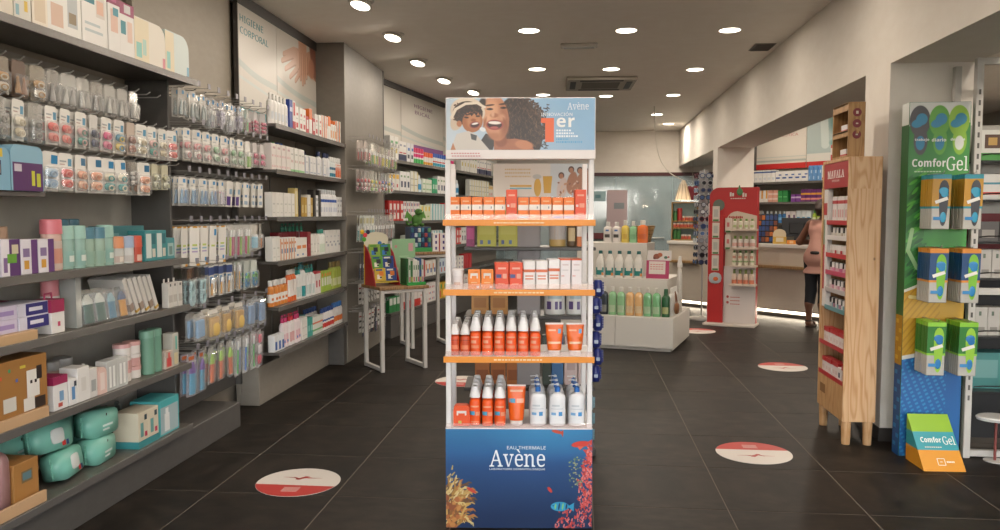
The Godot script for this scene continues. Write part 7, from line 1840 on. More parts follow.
func pendant() -> void:
	var o := thing("pendant_lamp", "woven pendant lamp with a lit shade on a curved cable", "pendant lamp", Transform3D(Basis(), v(1.575, 1.68, 12.3)))
	var g := G.new()
	g.loft([[0.0, 0.115, 0.115], [0.12, 0.085, 0.085], [0.24, 0.05, 0.05], [0.30, 0.025, 0.025]], 20, false)
	var sm := StandardMaterial3D.new()
	sm.albedo_color = Color("d8cebc"); sm.roughness = 0.8; sm.backlight_enabled = true; sm.backlight = Color("6a6050")
	gpart(o, "shade", g, sm)
	for k in 10:
		var rib := G.new()
		var a := TAU * k / 10
		rib.tube([Vector3(cos(a) * 0.117, 0.0, sin(a) * 0.117), Vector3(cos(a) * 0.087, 0.12, sin(a) * 0.087), Vector3(cos(a) * 0.052, 0.24, sin(a) * 0.052)], 0.004, 5)
		gpart(o, "rib", rib, mt("a89878", 0.8))
	g = G.new()
	g.superell(Vector3(0, 0.06, 0), Vector3(0.04, 0.05, 0.04), 1, 1, 14, 8)
	gpart(o, "bulb", g, glow("ffe2b0", 3.0))
	g = G.new()
	var pts := []
	for i in 15:
		var t := i / 14.0
		pts.push_back(Vector3(-0.45 * sin(t * PI / 2), 0.30 + 0.30 * t + 0.82 * t * t * t, 0))
	g.tube(pts, 0.008, 7)
	gpart(o, "cable", g, mt("e8e2d6", 0.5))
	var l := OmniLight3D.new()
	l.name = "light"
	l.light_color = Color("ffe6c8"); l.light_energy = 0.10; l.omni_range = 8.0; l.omni_attenuation = 2.0; l.light_size = 0.04; l.shadow_enabled = true
	o.add_child(l)
	l.position = Vector3(0, 0.0, 0)
	# posters on the glass partition
	var p := thing("wall_poster", "pink and white poster on the frosted glass partition", "poster", Transform3D(Basis(), v(0.6, 1.12, 15.735)))
	gpart(p, "sheet", _bx(Vector3(-0.06, 0.0, -0.004), Vector3(0.34, 0.82, 0)), mt("c9b4b6", 0.5))
	gpart(p, "grey_block", _bx(Vector3(0.08, 0.45, 0.0), Vector3(0.28, 0.57, 0.001)), mt("98a0a4", 0.5))
	p = thing("wall_poster", "small pale aqua notice on the frosted glass partition", "poster", Transform3D(Basis(), v(0.28, 1.72, 15.735)))
	gpart(p, "sheet", _bx(Vector3(-0.1, 0.0, -0.004), Vector3(0.24, 0.2, 0)), mt("a4c4c8", 0.5))
	gpart(p, "print", _bx(Vector3(0.03, 0.06, 0.0), Vector3(0.14, 0.13, 0.001)), mt("6a98a0", 0.5))
	p = thing("door_pull", "horizontal white pull handle on the glass partition", "handle", Transform3D(Basis(), v(1.52, 1.0, 15.735)))
	var hg := G.new()
	hg.tube([Vector3(-0.14, 0, 0.03), Vector3(0.14, 0, 0.03)], 0.016, 8)
	gpart(p, "grip", hg, mt("d6d6d2", 0.3))
	for s in [-0.1, 0.1]:
		var f := G.new()
		f.tube([Vector3(s, 0, 0.03), Vector3(s, 0, -0.006)], 0.01, 6)
		gpart(p, "fixing", f, mt("c8c8c4", 0.3))
	p = thing("wall_shelf", "dark red low shelf board against the glass partition", "shelf", Transform3D(Basis(), v(0.3, 0.98, 15.73)))
	gpart(p, "board", _bx(Vector3(-0.3, 0.0, 0.0), Vector3(0.28, 0.12, 0.10), 0.003), mt("6c1a20", 0.4))
	p = thing("wall_ornament", "dark red heart-shaped ornament hanging near the pendant lamp", "ornament", Transform3D(Basis(), v(1.98, 1.78, 14.2)))
	var og := G.new()
	og.superell(Vector3(-0.05, 0.1, 0), Vector3(0.08, 0.08, 0.03), 1, 1, 14, 8); og.superell(Vector3(0.05, 0.1, 0), Vector3(0.08, 0.08, 0.03), 1, 1, 14, 8); og.superell(Vector3(0, 0.02, 0), Vector3(0.07, 0.09, 0.028), 1, 1, 14, 8)
	gpart(p, "heart", og, mt("7c1c2a", 0.6))
	var oc := G.new()
	oc.tube([Vector3(0, 0.16, 0), Vector3(0, 1.32, 0)], 0.004, 5)
	gpart(p, "string", oc, mt("a89c88", 0.7))

# ------------------------------------------------------------------ pine cabinet with nail care
func pine_cabinet() -> void:
	carton_name = "nail_care_carton"
	var F := frame(1.655, 5.62, -90)
	var W := 0.53
	var D := 0.2
	var pine := wood_mat("d8b084", "bc8c5a", 3, 3.2, 0.5)
	var pine2 := wood_mat("d2a878", "b48450", 14, 5.0, 0.5)
	var o := thing("pine_cabinet", "tall narrow pine cabinet on round legs filled with nail care", "cabinet", F)
	gpart(o, "side_panel", _bx(Vector3(W - 0.018, 0.15, -D), Vector3(W, 1.81, 0), 0.002), pine)
	gpart(o, "side_panel", _bx(Vector3(0, 0.15, -D), Vector3(0.018, 1.81, 0), 0.002), pine)
	gpart(o, "back_panel", _bx(Vector3(0.018, 0.15, -D), Vector3(W - 0.018, 1.80, -D + 0.01)), pine2)
	gpart(o, "top_panel", _bx(Vector3(0.018, 1.79, -D + 0.01), Vector3(W - 0.018, 1.81, 0.0), 0.002), pine)
	var dr := gpart(o, "drawer_front", _bx(Vector3(0.018, 0.15, -0.02), Vector3(W - 0.018, 0.375, 0.0), 0.002), pine2)
	gpart(dr, "burned_mark", _bx(Vector3(0.06, 0.25, 0.0), Vector3(0.17, 0.31, 0.0006)), mt("8a6238", 0.6))
	for p in [[0.035, -0.035], [W - 0.035, -0.035], [0.035, -D + 0.035], [W - 0.035, -D + 0.035]]:
		var g := G.new()
		g.xf = Transform3D(Basis(), Vector3(p[0], 0, p[1]))
		g.loft([[0.0, 0.024, 0.024], [0.01, 0.026, 0.026], [0.15, 0.031, 0.031]], 18)
		gpart(o, "leg", g, pine)
	# red sign
	var sg := part(o, "sign_board", bx(Vector3(0.02, 1.625, -0.02), Vector3(W - 0.02, 1.79, -0.004), 0.002), mt("ad2a2e", 0.4))
	put_words(sg, "MAVALA", W / 2, 1.715, -0.003, 0.33, 0.05, "ece0da", true, true)
	put_words(sg, "SWITZERLAND", W / 2, 1.672, -0.003, 0.15, 0.014, "d8b0aa", true)
	# tall white sample strip
	gpart(o, "white_column", _bx(Vector3(0.03, 0.83, -0.04), Vector3(0.11, 1.62, -0.006), 0.002), mt("e2dcd8", 0.4))
	gpart(o, "red_sample_strip", _bx(Vector3(0.04, 0.95, -0.006), Vector3(0.062, 1.25, -0.003)), mt("b82a2a", 0.4))
	gpart(o, "green_sample_strip", _bx(Vector3(0.04, 1.25, -0.006), Vector3(0.062, 1.42, -0.003)), mt("8c9a7c", 0.4))
	gpart(o, "red_sample_strip", _bx(Vector3(0.034, 1.45, -0.006), Vector3(0.1, 1.53, -0.003)), mt("b83a3a", 0.4))
	var ys := [1.40, 1.30, 1.185, 1.07, 0.955, 0.835, 0.59, 0.385]
	var lips := ["b8262a", "dcd4d0", "c02a2e", "c0345c", "b8b0b0", "5a8c94", "b8262a", "b8262a"]
	for i in 8:
		var sh := gpart(o, "shelf", _bx(Vector3(0.018 if i > 5 else 0.11, ys[i] - 0.012, -D + 0.01), Vector3(W - 0.018, ys[i], -0.004), 0.001), mt("d8ccc0", 0.4))
		gpart(sh, "shelf_lip", _bx(Vector3(0.018 if i > 5 else 0.11, ys[i] - 0.014, -0.004), Vector3(W - 0.018, ys[i] + 0.016, 0.0), 0.001), mt(lips[i], 0.4))
	var names := ["the pine cabinet's first shelf", "the pine cabinet's second shelf", "the pine cabinet's third shelf", "the pine cabinet's fourth shelf", "the pine cabinet's fifth shelf", "the pine cabinet's sixth shelf", "the pine cabinet's seventh shelf", "the pine cabinet's lowest shelf"]
	var big := carton("white carton with red stripe", 0.045, 0.17, 0.04, "e4dcd8", [[0, 0.72, 1, 0.85, "c04a4c"], [0.2, 0.2, 0.8, 0.5, "d8a8a4"]])
	row(F, 0.12, ys[0], [[big, 8]], names[0], 0.03, 0.002)
	for i in range(1, 6):
		var it := []
		for j in 9:
			var c: String = [["d8d0c8", "e0d8d0", "c8b8a8"], ["d8c8c0", "e6dcd6", "b83a40"], ["e0b0bc", "d88aa4", "c86a90"], ["d6b4b8", "c890a0", "e0ccc8"], ["c8c8c8", "7aa0a8", "a87a8c"]][i - 1][j % 3]
			it.push_back([bottle(["pale", "cream and red", "pink", "rose", "grey and teal"][i - 1] + " small nail varnish bottle", 0.034, 0.068, 0.034, c, ["e6e2de", "2c2826"][(j + i) % 2] if i != 2 else "eae4e0", [], {"form": "straight", "cf": 0.5, "neck": 0.5}), 1])
		row(F, 0.125, ys[i], it, names[i], 0.02, 0.005)
	var low := carton("white carton with red top", 0.06, 0.1, 0.05, "e2d8d4", [[0, 0.72, 1, 1, "b82a2e"], [0.2, 0.2, 0.8, 0.45, "d8c4c0"]])
	row(F, 0.03, ys[6], [[low, 7]], names[6], 0.02, 0.004)
	row(F, 0.03, ys[7], [[low, 5], [carton("white carton with navy square", 0.06, 0.08, 0.05, "e2dcd8", [[0.3, 0.2, 0.8, 0.6, "34405c"]]), 1], [low, 1]], names[7], 0.02, 0.004)
	# small wooden tester box on top
	var T := frame(1.66, 5.45, -90) * Transform3D(Basis(), Vector3(0, 1.81, 0))
	var t := thing("tester_box", "small two-compartment wooden tester box on top of the pine cabinet", "display box", T)
	var ply := wood_mat("b88c58", "9a703e", 21, 4.0, 0.55)
	gpart(t, "side_panel", _bx(Vector3(0.30, 0, -0.10), Vector3(0.312, 0.34, 0), 0.002), ply)
	gpart(t, "side_panel", _bx(Vector3(0.0, 0, -0.10), Vector3(0.012, 0.34, 0), 0.002), ply)
	gpart(t, "back_panel", _bx(Vector3(0.012, 0, -0.10), Vector3(0.30, 0.34, -0.09)), ply)
	for y in [0.0, 0.155, 0.325]: gpart(t, "shelf", _bx(Vector3(0.012, y, -0.09), Vector3(0.30, y + 0.014, 0.0), 0.002), ply)
	gpart(t, "front_rail", _bx(Vector3(0.012, 0.29, -0.006), Vector3(0.30, 0.34, 0.0), 0.002), ply)
	gpart(t, "front_rail", _bx(Vector3(0.012, 0.13, -0.006), Vector3(0.30, 0.17, 0.0), 0.002), ply)
	for k in 3:
		var g := G.new()
		g.xf = Transform3D(Basis(Vector3(0, 0, 1), -PI / 2), Vector3(0.312, 0.275 - 0.068 * k, -0.05))
		g.loft([[0.0, 0.026, 0.026], [0.0012, 0.026, 0.026]], 22)
		gpart(t, "red_disc", g, mt("7c1c28", 0.5))
		var q := G.new()
		q.box(Vector3(0.3135, 0.275 - 0.068 * k, -0.05), Vector3(0.0008, 0.018 if k == 0 else 0.008, 0.014))
		gpart(t, "disc_mark", q, mt("d8c4b0", 0.5))
	for s in [-0.028, 0.312]:
		gpart(t, "wing_tab", _bx(Vector3(s, 0.145, -0.055), Vector3(s + 0.028, 0.17, -0.045), 0.001), ply)
	var wh := carton("white carton with red foot", 0.11, 0.045, 0.05, "e4dedc", [[0, 0, 1, 0.3, "b83034"]])
	row(T, 0.09, 0.169, [[wh, 1]], "the tester box's upper compartment", 0.02)
	row(T, 0.09, 0.014, [[wh, 1]], "the tester box's lower compartment", 0.02)
	put(carton("slim red and white bottle box", 0.03, 0.11, 0.03, "c8323a", [[0, 0.4, 1, 0.8, "e6dcd8"]]), frame(1.70, 5.54, -80) * Transform3D(Basis(), Vector3(0, 1.81, 0)), "slim red and white box beside the tester box", "boxes on the pine cabinet")

# ------------------------------------------------------------------ insole totem and wedge
func insole_totem() -> void:
	var F := frame(1.925, 4.90, 0)
	var W := 0.345
	var H := 2.11
	var o := thing("insole_totem", "tall printed cardboard totem of gel insoles against the white pier", "display stand", F)
	gpart(o, "box_body", _bx(Vector3(0, 0, -0.10), Vector3(W, H, 0), 0.002), mt("2c6a34", 0.5))
	var img := Image.create(200, 1216, false, Image.FORMAT_RGB8)
	for y in 1216:
		for x in 200:
			var c := Color("2c7a32").lerp(Color("459c3e"), clampf((x + y * 0.3) / 380.0, 0, 1))
			if y > 250 and (int(x * 0.7 + y) / 26) % 2 == 0 and x < 60: c = c.darkened(0.15)
			var arc := 640.0 - x * 0.35 - 0.0016 * x * x
			if y > arc: c = Color("c99a22") if (int(x * 1.3 + y) / 9) % 3 > 0 or x > 120 else Color("b5851a")
			if absf(y - arc) < 5: c = Color("e6e2d6")
			var arc2 := 872.0 - x * 0.22
			if y > arc2:
				c = Color("1c62a4")
				if (int(x * 0.55 + y * 1.0) / 8) % 2 == 0 and (int(x - y * 0.45 + 2000) / 12) % 2 == 0 and x < 150: c = Color("2f8ac4")
			if absf(y - arc2) < 7: c = Color("dcdcd6")
			if y < 12: c = Color("dfe2dc")
			img.set_pixel(x, y, c)
	var rg := RandomNumberGenerator.new()
	rg.seed = 31
	for i in 46:
		var q := Vector2(rg.randf_range(0, 60), rg.randf_range(200, 600))
		p_ell(img, q.x, q.y, 17, 5, [Color("2a6e30"), Color("58ae3e"), Color("1f5a2a")][i % 3], -0.7 + rg.randf_range(-0.2, 0.2), 1.5)
	p_poly(img, [Vector2(0, 0), Vector2(199, 0), Vector2(199, 70), Vector2(150, 40), Vector2(60, 60), Vector2(0, 80)], Color("d9dcd6"))
	# three insoles in the header
	for e in [[34, "4c4a4c", "2f86ac"], [98, "62a83c", "2f86ac"], [162, "8fbf38", "2f8cae"]]:
		p_ell(img, e[0], 62, 34, 52, Color(e[1]), 0.0, 2.0); p_ell(img, e[0] + 4, 128, 23, 48, Color(e[1]), 0.0, 2.0)
		p_ell(img, e[0] + 6, 56, 19, 20, Color(e[2]), 0.3, 2.0); p_ell(img, e[0] - 8, 70, 20, 14, Color(e[2]), -0.3, 2.0)
		p_ell(img, e[0] + 3, 136, 15, 24, Color(e[2]) if e[0] < 150 else Color("e2e6dc"), 0.0, 2.0)
	# large pale letters half hidden by the packs
	p_stroke(img, [Vector2(20, 430), Vector2(8, 500), Vector2(40, 560), Vector2(80, 585)], 7, 7, Color("9cc48a"))
	p_stroke(img, [Vector2(60, 800), Vector2(100, 800)], 9, 9, Color("e0cc8c")); p_stroke(img, [Vector2(60, 850), Vector2(64, 806), Vector2(100, 800)], 9, 9, Color("e0cc8c"))
	p_stroke(img, [Vector2(20, 660), Vector2(60, 664)], 6, 6, Color("e0cc8c"))
	var fa := G.new()
	fa.face(0.002, 0.002, W - 0.002, H - 0.002, 0.0008)
	gpart(o, "front_print", fa, image_mat(img, 0.4))
	var side := G.new()
	side.xf = Transform3D(Basis(Vector3.UP, -PI / 2), Vector3(-0.0008, 0, -0.10))
	for e in [[0.55, 0.85, "b5851a"], [0.0, 0.55, "174f8a"], [0.85, 1.98, "2a6430"], [1.98, 2.108, "d9dcd6"]]:
		side.col = lin(e[2])
		side.face(0.0, e[0], 0.10, e[1], 0.0)
	side.col = lin("2f8ac4")
	for k in 9: side.face(0.01 + 0.04 * (k % 2), 0.05 + k * 0.055, 0.05 + 0.04 * (k % 2), 0.075 + k * 0.055, 0.0004)
	side.col = lin("d8b040")
	for k in 5: side.face(0.01 + 0.04 * (k % 2), 0.58 + k * 0.055, 0.05 + 0.04 * (k % 2), 0.605 + k * 0.055, 0.0004)
	gpart(o, "side_print", side, print_mat(0.45))
	put_words(o, "Comfor", 0.118, 1.757, 0.0018, 0.188, 0.048, "eef0ea", false, true)
	part(o, "lettering", words_mesh("Gel", 0.12, 0.084, true, false, true), mt("eef0ea", 0.5), Transform3D(Basis(), Vector3(0.277, 1.752, 0.0018)))
	for e in [["trabajo", 0.075], ["diario", 0.17], ["deporte", 0.275]]: put_words(o, e[0], e[1], 1.89, 0.0018, 0.08, 0.02, "e6e8e2", false, true)
	var g := G.new()
	for i in 9: g.box(Vector3(0.045 + i * 0.017, 1.705, 0.0014), Vector3(0.013, 0.007, 0.0006))
	gpart(o, "small_print", g, mt("b8d4b0", 0.5))
	# pegs and packs
	var mkp := func(desc: String, top: String, body: String, sole: String, gel: String) -> Dictionary:
		return {"k": "insole", "desc": desc, "w": 0.1, "h": 0.31, "d": 0.02, "top": top, "body": body, "sole": sole, "gel": gel}
	var kinds := [mkp.call("grey gel insole pack with ochre header", "2f8ea0", "c0902c", "4a4c52", "2f9cc0"), mkp.call("green gel insole pack with navy header", "d98a2c", "1f4a78", "7fbf3c", "2f86c0"), mkp.call("lime gel insole pack with green header", "8cc83a", "2f7a2c", "96c83c", "2f7ab8")]
	for r in 3:
		for c in 2:
			var d: Dictionary = kinds[r]
			var y: float = [1.685, 1.265, 0.845][r]
			var x := 0.115 + c * 0.17
			var pg := G.new()
			pg.tube([Vector3(x, y, 0.0), Vector3(x, y, 0.20), Vector3(x, y + 0.012, 0.215)], 0.003, 6)
			gpart(o, "hook", pg, mt("b8b8b4", 0.3, 0.8))
			for k in 7:
				var p := thing("insole_pack", "%s, %s from the front, %s column" % [d.desc, ORD[k], ["first", "second"][c]], "package", F * Transform3D(Basis(Vector3.RIGHT, 0.03), Vector3(x + rng.randf_range(-0.002, 0.002), y - 0.006, 0.185 - k * 0.024)), "insole packs, totem row %s column %s" % [ORD[r], ORD[c]])
				insole(p, d)
	# wedge on the floor
	var FW := frame(1.955, 4.615, 2)
	var wd := thing("floor_wedge", "striped green, blue and orange cardboard wedge at the totem's foot", "display wedge", FW)
	var ww := 0.232
	var bands := [[0.0, 0.36, "dc9426"], [0.36, 0.68, "2c98a4"], [0.68, 1.0, "8cb82c"]]
	for e in bands:
		var q := G.new()
		var p := func(t: float) -> Vector2: return Vector2(-0.235 * t, 0.272 * t)
		q.xf = Transform3D(Basis(Vector3.UP, -PI / 2), Vector3(ww, 0, 0))
		q.prism(PackedVector2Array([p.call(e[0]), p.call(e[1]), Vector2(-0.235, 0.272 * e[1]), Vector2(-0.235, 0.272 * e[0])]), 0.0, ww)
		gpart(wd, "colour_band", q, mt(e[2], 0.4))
	var slope := Transform3D(Basis(Vector3.RIGHT, -atan2(0.235, 0.272)), Vector3.ZERO)
	var sl := 0.3595
	var wt := Node3D.new()
	for e in [["Comfor", 0.09, 0.54, 0.115, 0.034, false], ["Gel", 0.19, 0.53, 0.068, 0.052, true]]:
		part(wd, "lettering", words_mesh(e[0], e[3], e[4], e[5], not e[5], e[5]), mt("eef0ea", 0.5), slope * Transform3D(Basis(), Vector3(e[1], sl * e[2], 0.0008)))
	wt.free()
	var sp := G.new()
	for i in 8: sp.box(Vector3(0.05 + i * 0.012, sl * 0.41, 0.0008), Vector3(0.009, 0.005, 0.0006))
	for i in 5: sp.box(Vector3(0.145 + i * 0.009, sl * 0.16, 0.0008), Vector3(0.007, 0.009, 0.0006))
	var fr := 0.02
	for e in [[0.0, fr, 2 * fr, 0.004], [0.0, -fr, 2 * fr, 0.004]]: sp.box(Vector3(0.112, sl * 0.16 + e[1], 0.0008), Vector3(e[2], e[3], 0.0006))
	for s in [-1.0, 1.0]: sp.box(Vector3(0.112 + s * fr, sl * 0.16, 0.0008), Vector3(0.004, 2 * fr, 0.0006))
	sp.box(Vector3(0.112, sl * 0.16, 0.0008), Vector3(0.014, 0.004, 0.0006))
	gpart(wd, "white_print", sp, mt("efe6d2", 0.5), slope)
var insole_parts := {}
func insole(p: Node3D, d: Dictionary) -> void:
	if not insole_parts.has(d.desc):
		var w: float = d.w
		var h: float = d.h
		var a := G.new()
		a.box(Vector3(0, -h / 2, 0), Vector3(w, h, 0.018), 0.004)
		var hd := flat_print(w, h, 0.0184, [[0, 0.42, 1, 0.92, d.body], [0, 0.92, 1, 1, d.top], [0.0, 0.38, 1, 0.42, d.top]])
		var s := G.new()
		var out := PackedVector2Array()
		for i in 24:
			var t := TAU * i / 24
			var yy := sin(t)
			out.push_back(Vector2(cos(t) * w * (0.30 + 0.08 * yy - 0.06 * cos(2 * t)) + 0.012, -h * 0.52 + yy * h * 0.42))
		s.prism(out, 0.009, 0.0112)
		var q := G.new()
		q.col = lin(d.gel)
		q.superell(Vector3(0.01, -h * 0.30, 0.0112), Vector3(w * 0.27, h * 0.07, 0.0016), 1, 1, 12, 5); q.superell(Vector3(0.016, -h * 0.36, 0.0112), Vector3(w * 0.2, h * 0.06, 0.0016), 1, 1, 12, 5); q.superell(Vector3(0.012, -h * 0.78, 0.0112), Vector3(w * 0.17, h * 0.1, 0.0016), 1, 1, 12, 5)
		var b := G.new()
		b.xf = Transform3D(Basis(Vector3(0, 0, 1), 0.35), Vector3(0, -h * 0.47, 0.0122))
		b.box(Vector3.ZERO, Vector3(w * 0.7, h * 0.06, 0.001))
		var tg := G.new()
		tg.box(Vector3(-w * 0.2, -h * 0.8, 0.0122), Vector3(w * 0.42, h * 0.06, 0.001))
		insole_parts[d.desc] = [["clear_wrapper", a.mesh(), mt("b9b6ae", 0.25)], ["header_card", hd, print_mat(0.4)], ["insole", s.mesh(), mt(d.sole, 0.6)], ["gel_pads", q.mesh(), print_mat(0.3)], ["white_band", b.mesh(), mt("e8e6de", 0.5)], ["blue_tag", tg.mesh(), mt("3a8ac4", 0.5)]]
	for e in insole_parts[d.desc]: part(p, e[0], e[1], e[2], Transform3D(Basis(), Vector3(0, -d.h, 0)) if e[0] == "header_card" else Transform3D.IDENTITY)

# ------------------------------------------------------------------ white rack at the right edge
func side_rack() -> void:
	carton_name = "carton"; bottle_name = "bottle"
	var F := frame(2.31, 4.91, 0)
	var W := 0.95
	var D := 0.27
	var o := thing("white_rack", "white metal slotted rack with dark shelves beyond the insole totem", "shelving", F)
	var wm := mt("c9c5be", 0.4)
	for x in [0.0, W]:
		for z in [0.0, -D]:
			gpart(o, "upright", _bx(Vector3(x - 0.02, 0, z - 0.02), Vector3(x + 0.02, 2.36, z + 0.02), 0.003), wm)
	for y in [0.03, 1.0, 2.34]: gpart(o, "cross_bar", _bx(Vector3(0.02, y - 0.02, -0.016), Vector3(W - 0.02, y + 0.02, 0.016), 0.003), wm)
	gpart(o, "dark_back", _bx(Vector3(0.02, 0.05, -D - 0.006), Vector3(W - 0.02, 1.22, -D)), mt("1d1b1b", 0.6))
	gpart(o, "red_back", _bx(Vector3(0.02, 1.22, -D - 0.006), Vector3(W - 0.02, 1.46, -D)), mt("7c1c22", 0.5))
	gpart(o, "pale_back", _bx(Vector3(0.02, 1.46, -D - 0.006), Vector3(W - 0.02, 2.0, -D)), mt("b4b0a8", 0.5))
	for y in [0.40, 0.73, 1.075, 1.29, 1.54, 1.77]:
		var sh := gpart(o, "shelf", _bx(Vector3(0.03, y - 0.01, -D + 0.02), Vector3(W - 0.03, y, 0.0), 0.002), mt("2a2828", 0.3))
		var g := G.new()
		g.tube([Vector3(0.03, y + 0.03, 0.01), Vector3(0.08, y + 0.036, 0.012), Vector3(W - 0.03, y + 0.036, 0.012)], 0.004, 6)
		gpart(sh, "wire_guard", g, mt("242222", 0.3, 0.6))
	for k in 30: gpart(o, "slot", _bx(Vector3(-0.006, 0.35 + k * 0.062, 0.02), Vector3(0.006, 0.38 + k * 0.062, 0.0206)), mt("5c5954", 0.6))
	var gc := carton("grey-white carton with dark print", 0.07, 0.17, 0.09, "b9b4ac", [[0.2, 0.15, 0.8, 0.3, "8c8880"], [0.3, 0.7, 0.5, 0.85, "5c6a5c"]])
	row(F, 0.06, 1.075, [[gc, 11]], "the white rack's shelf above the crossbar", 0.04)
	row(F, 0.05, 0.73, [[gc, 11]], "the white rack's shelf below the crossbar", 0.04)
	row(F, 0.04, 0.40, [[carton("teal carton with grey face", 0.2, 0.22, 0.14, "3f7f7c", [[0.15, 0.3, 0.85, 0.8, "6a9a96"]]), 4]], "the white rack's low shelf", 0.08)
	var gr := carton("green and white carton with a photo", 0.2, 0.18, 0.08, "dcdcd4", [[0, 0, 1, 0.25, "4f9c48"], [0.1, 0.4, 0.6, 0.85, "5a4030"], [0.2, 0.5, 0.45, 0.75, "c09a50"]])
	row(F, 0.05, 1.77, [[gr, 4]], "the white rack's top shelf", 0.05)
	row(F, 0.05, 1.54, [[carton("pale carton with red and blue stripe", 0.2, 0.15, 0.08, "d2d0cc", [[0, 0.2, 1, 0.3, "c23a34"], [0, 0.6, 1, 0.68, "4a8a9c"]]), 4]], "the white rack's second shelf", 0.05)
	row(F, 0.05, 1.29, [[carton("grey boxed brace", 0.12, 0.12, 0.08, "5a5654", [[0.2, 0.2, 0.8, 0.6, "9a948c"]]), 6]], "the white rack's third shelf", 0.05)
	# white round stools on a stem, standing in the rack's foot
	for i in 2:
		var s := thing("oval_stand", "white oval tray on a thin stem, %s in the rack's foot" % ["lower", "upper"][i], "display stand", F * Transform3D(Basis(), Vector3(0.14 + 0.22 * i, 0.05, 0.06 + 0.01 * i)))
		var y: float = [0.19, 0.42][i]
		var g := G.new()
		g.loft([[y, 0.06, 0.05], [y + 0.008, 0.105, 0.085], [y + 0.022, 0.11, 0.09], [y + 0.03, 0.1, 0.08]], 26)
		gpart(s, "tray", g, mt("dcdcd8", 0.3))
		var q := G.new()
		q.tube([Vector3(0, -0.05, 0), Vector3(0, y, 0)], 0.008, 8)
		gpart(s, "stem", q, mt("8c4a44", 0.4))
		var f := G.new()
		f.loft([[-0.05, 0.06, 0.06], [-0.044, 0.06, 0.06]], 20)
		gpart(s, "foot", f, mt("c8c6c2", 0.4))

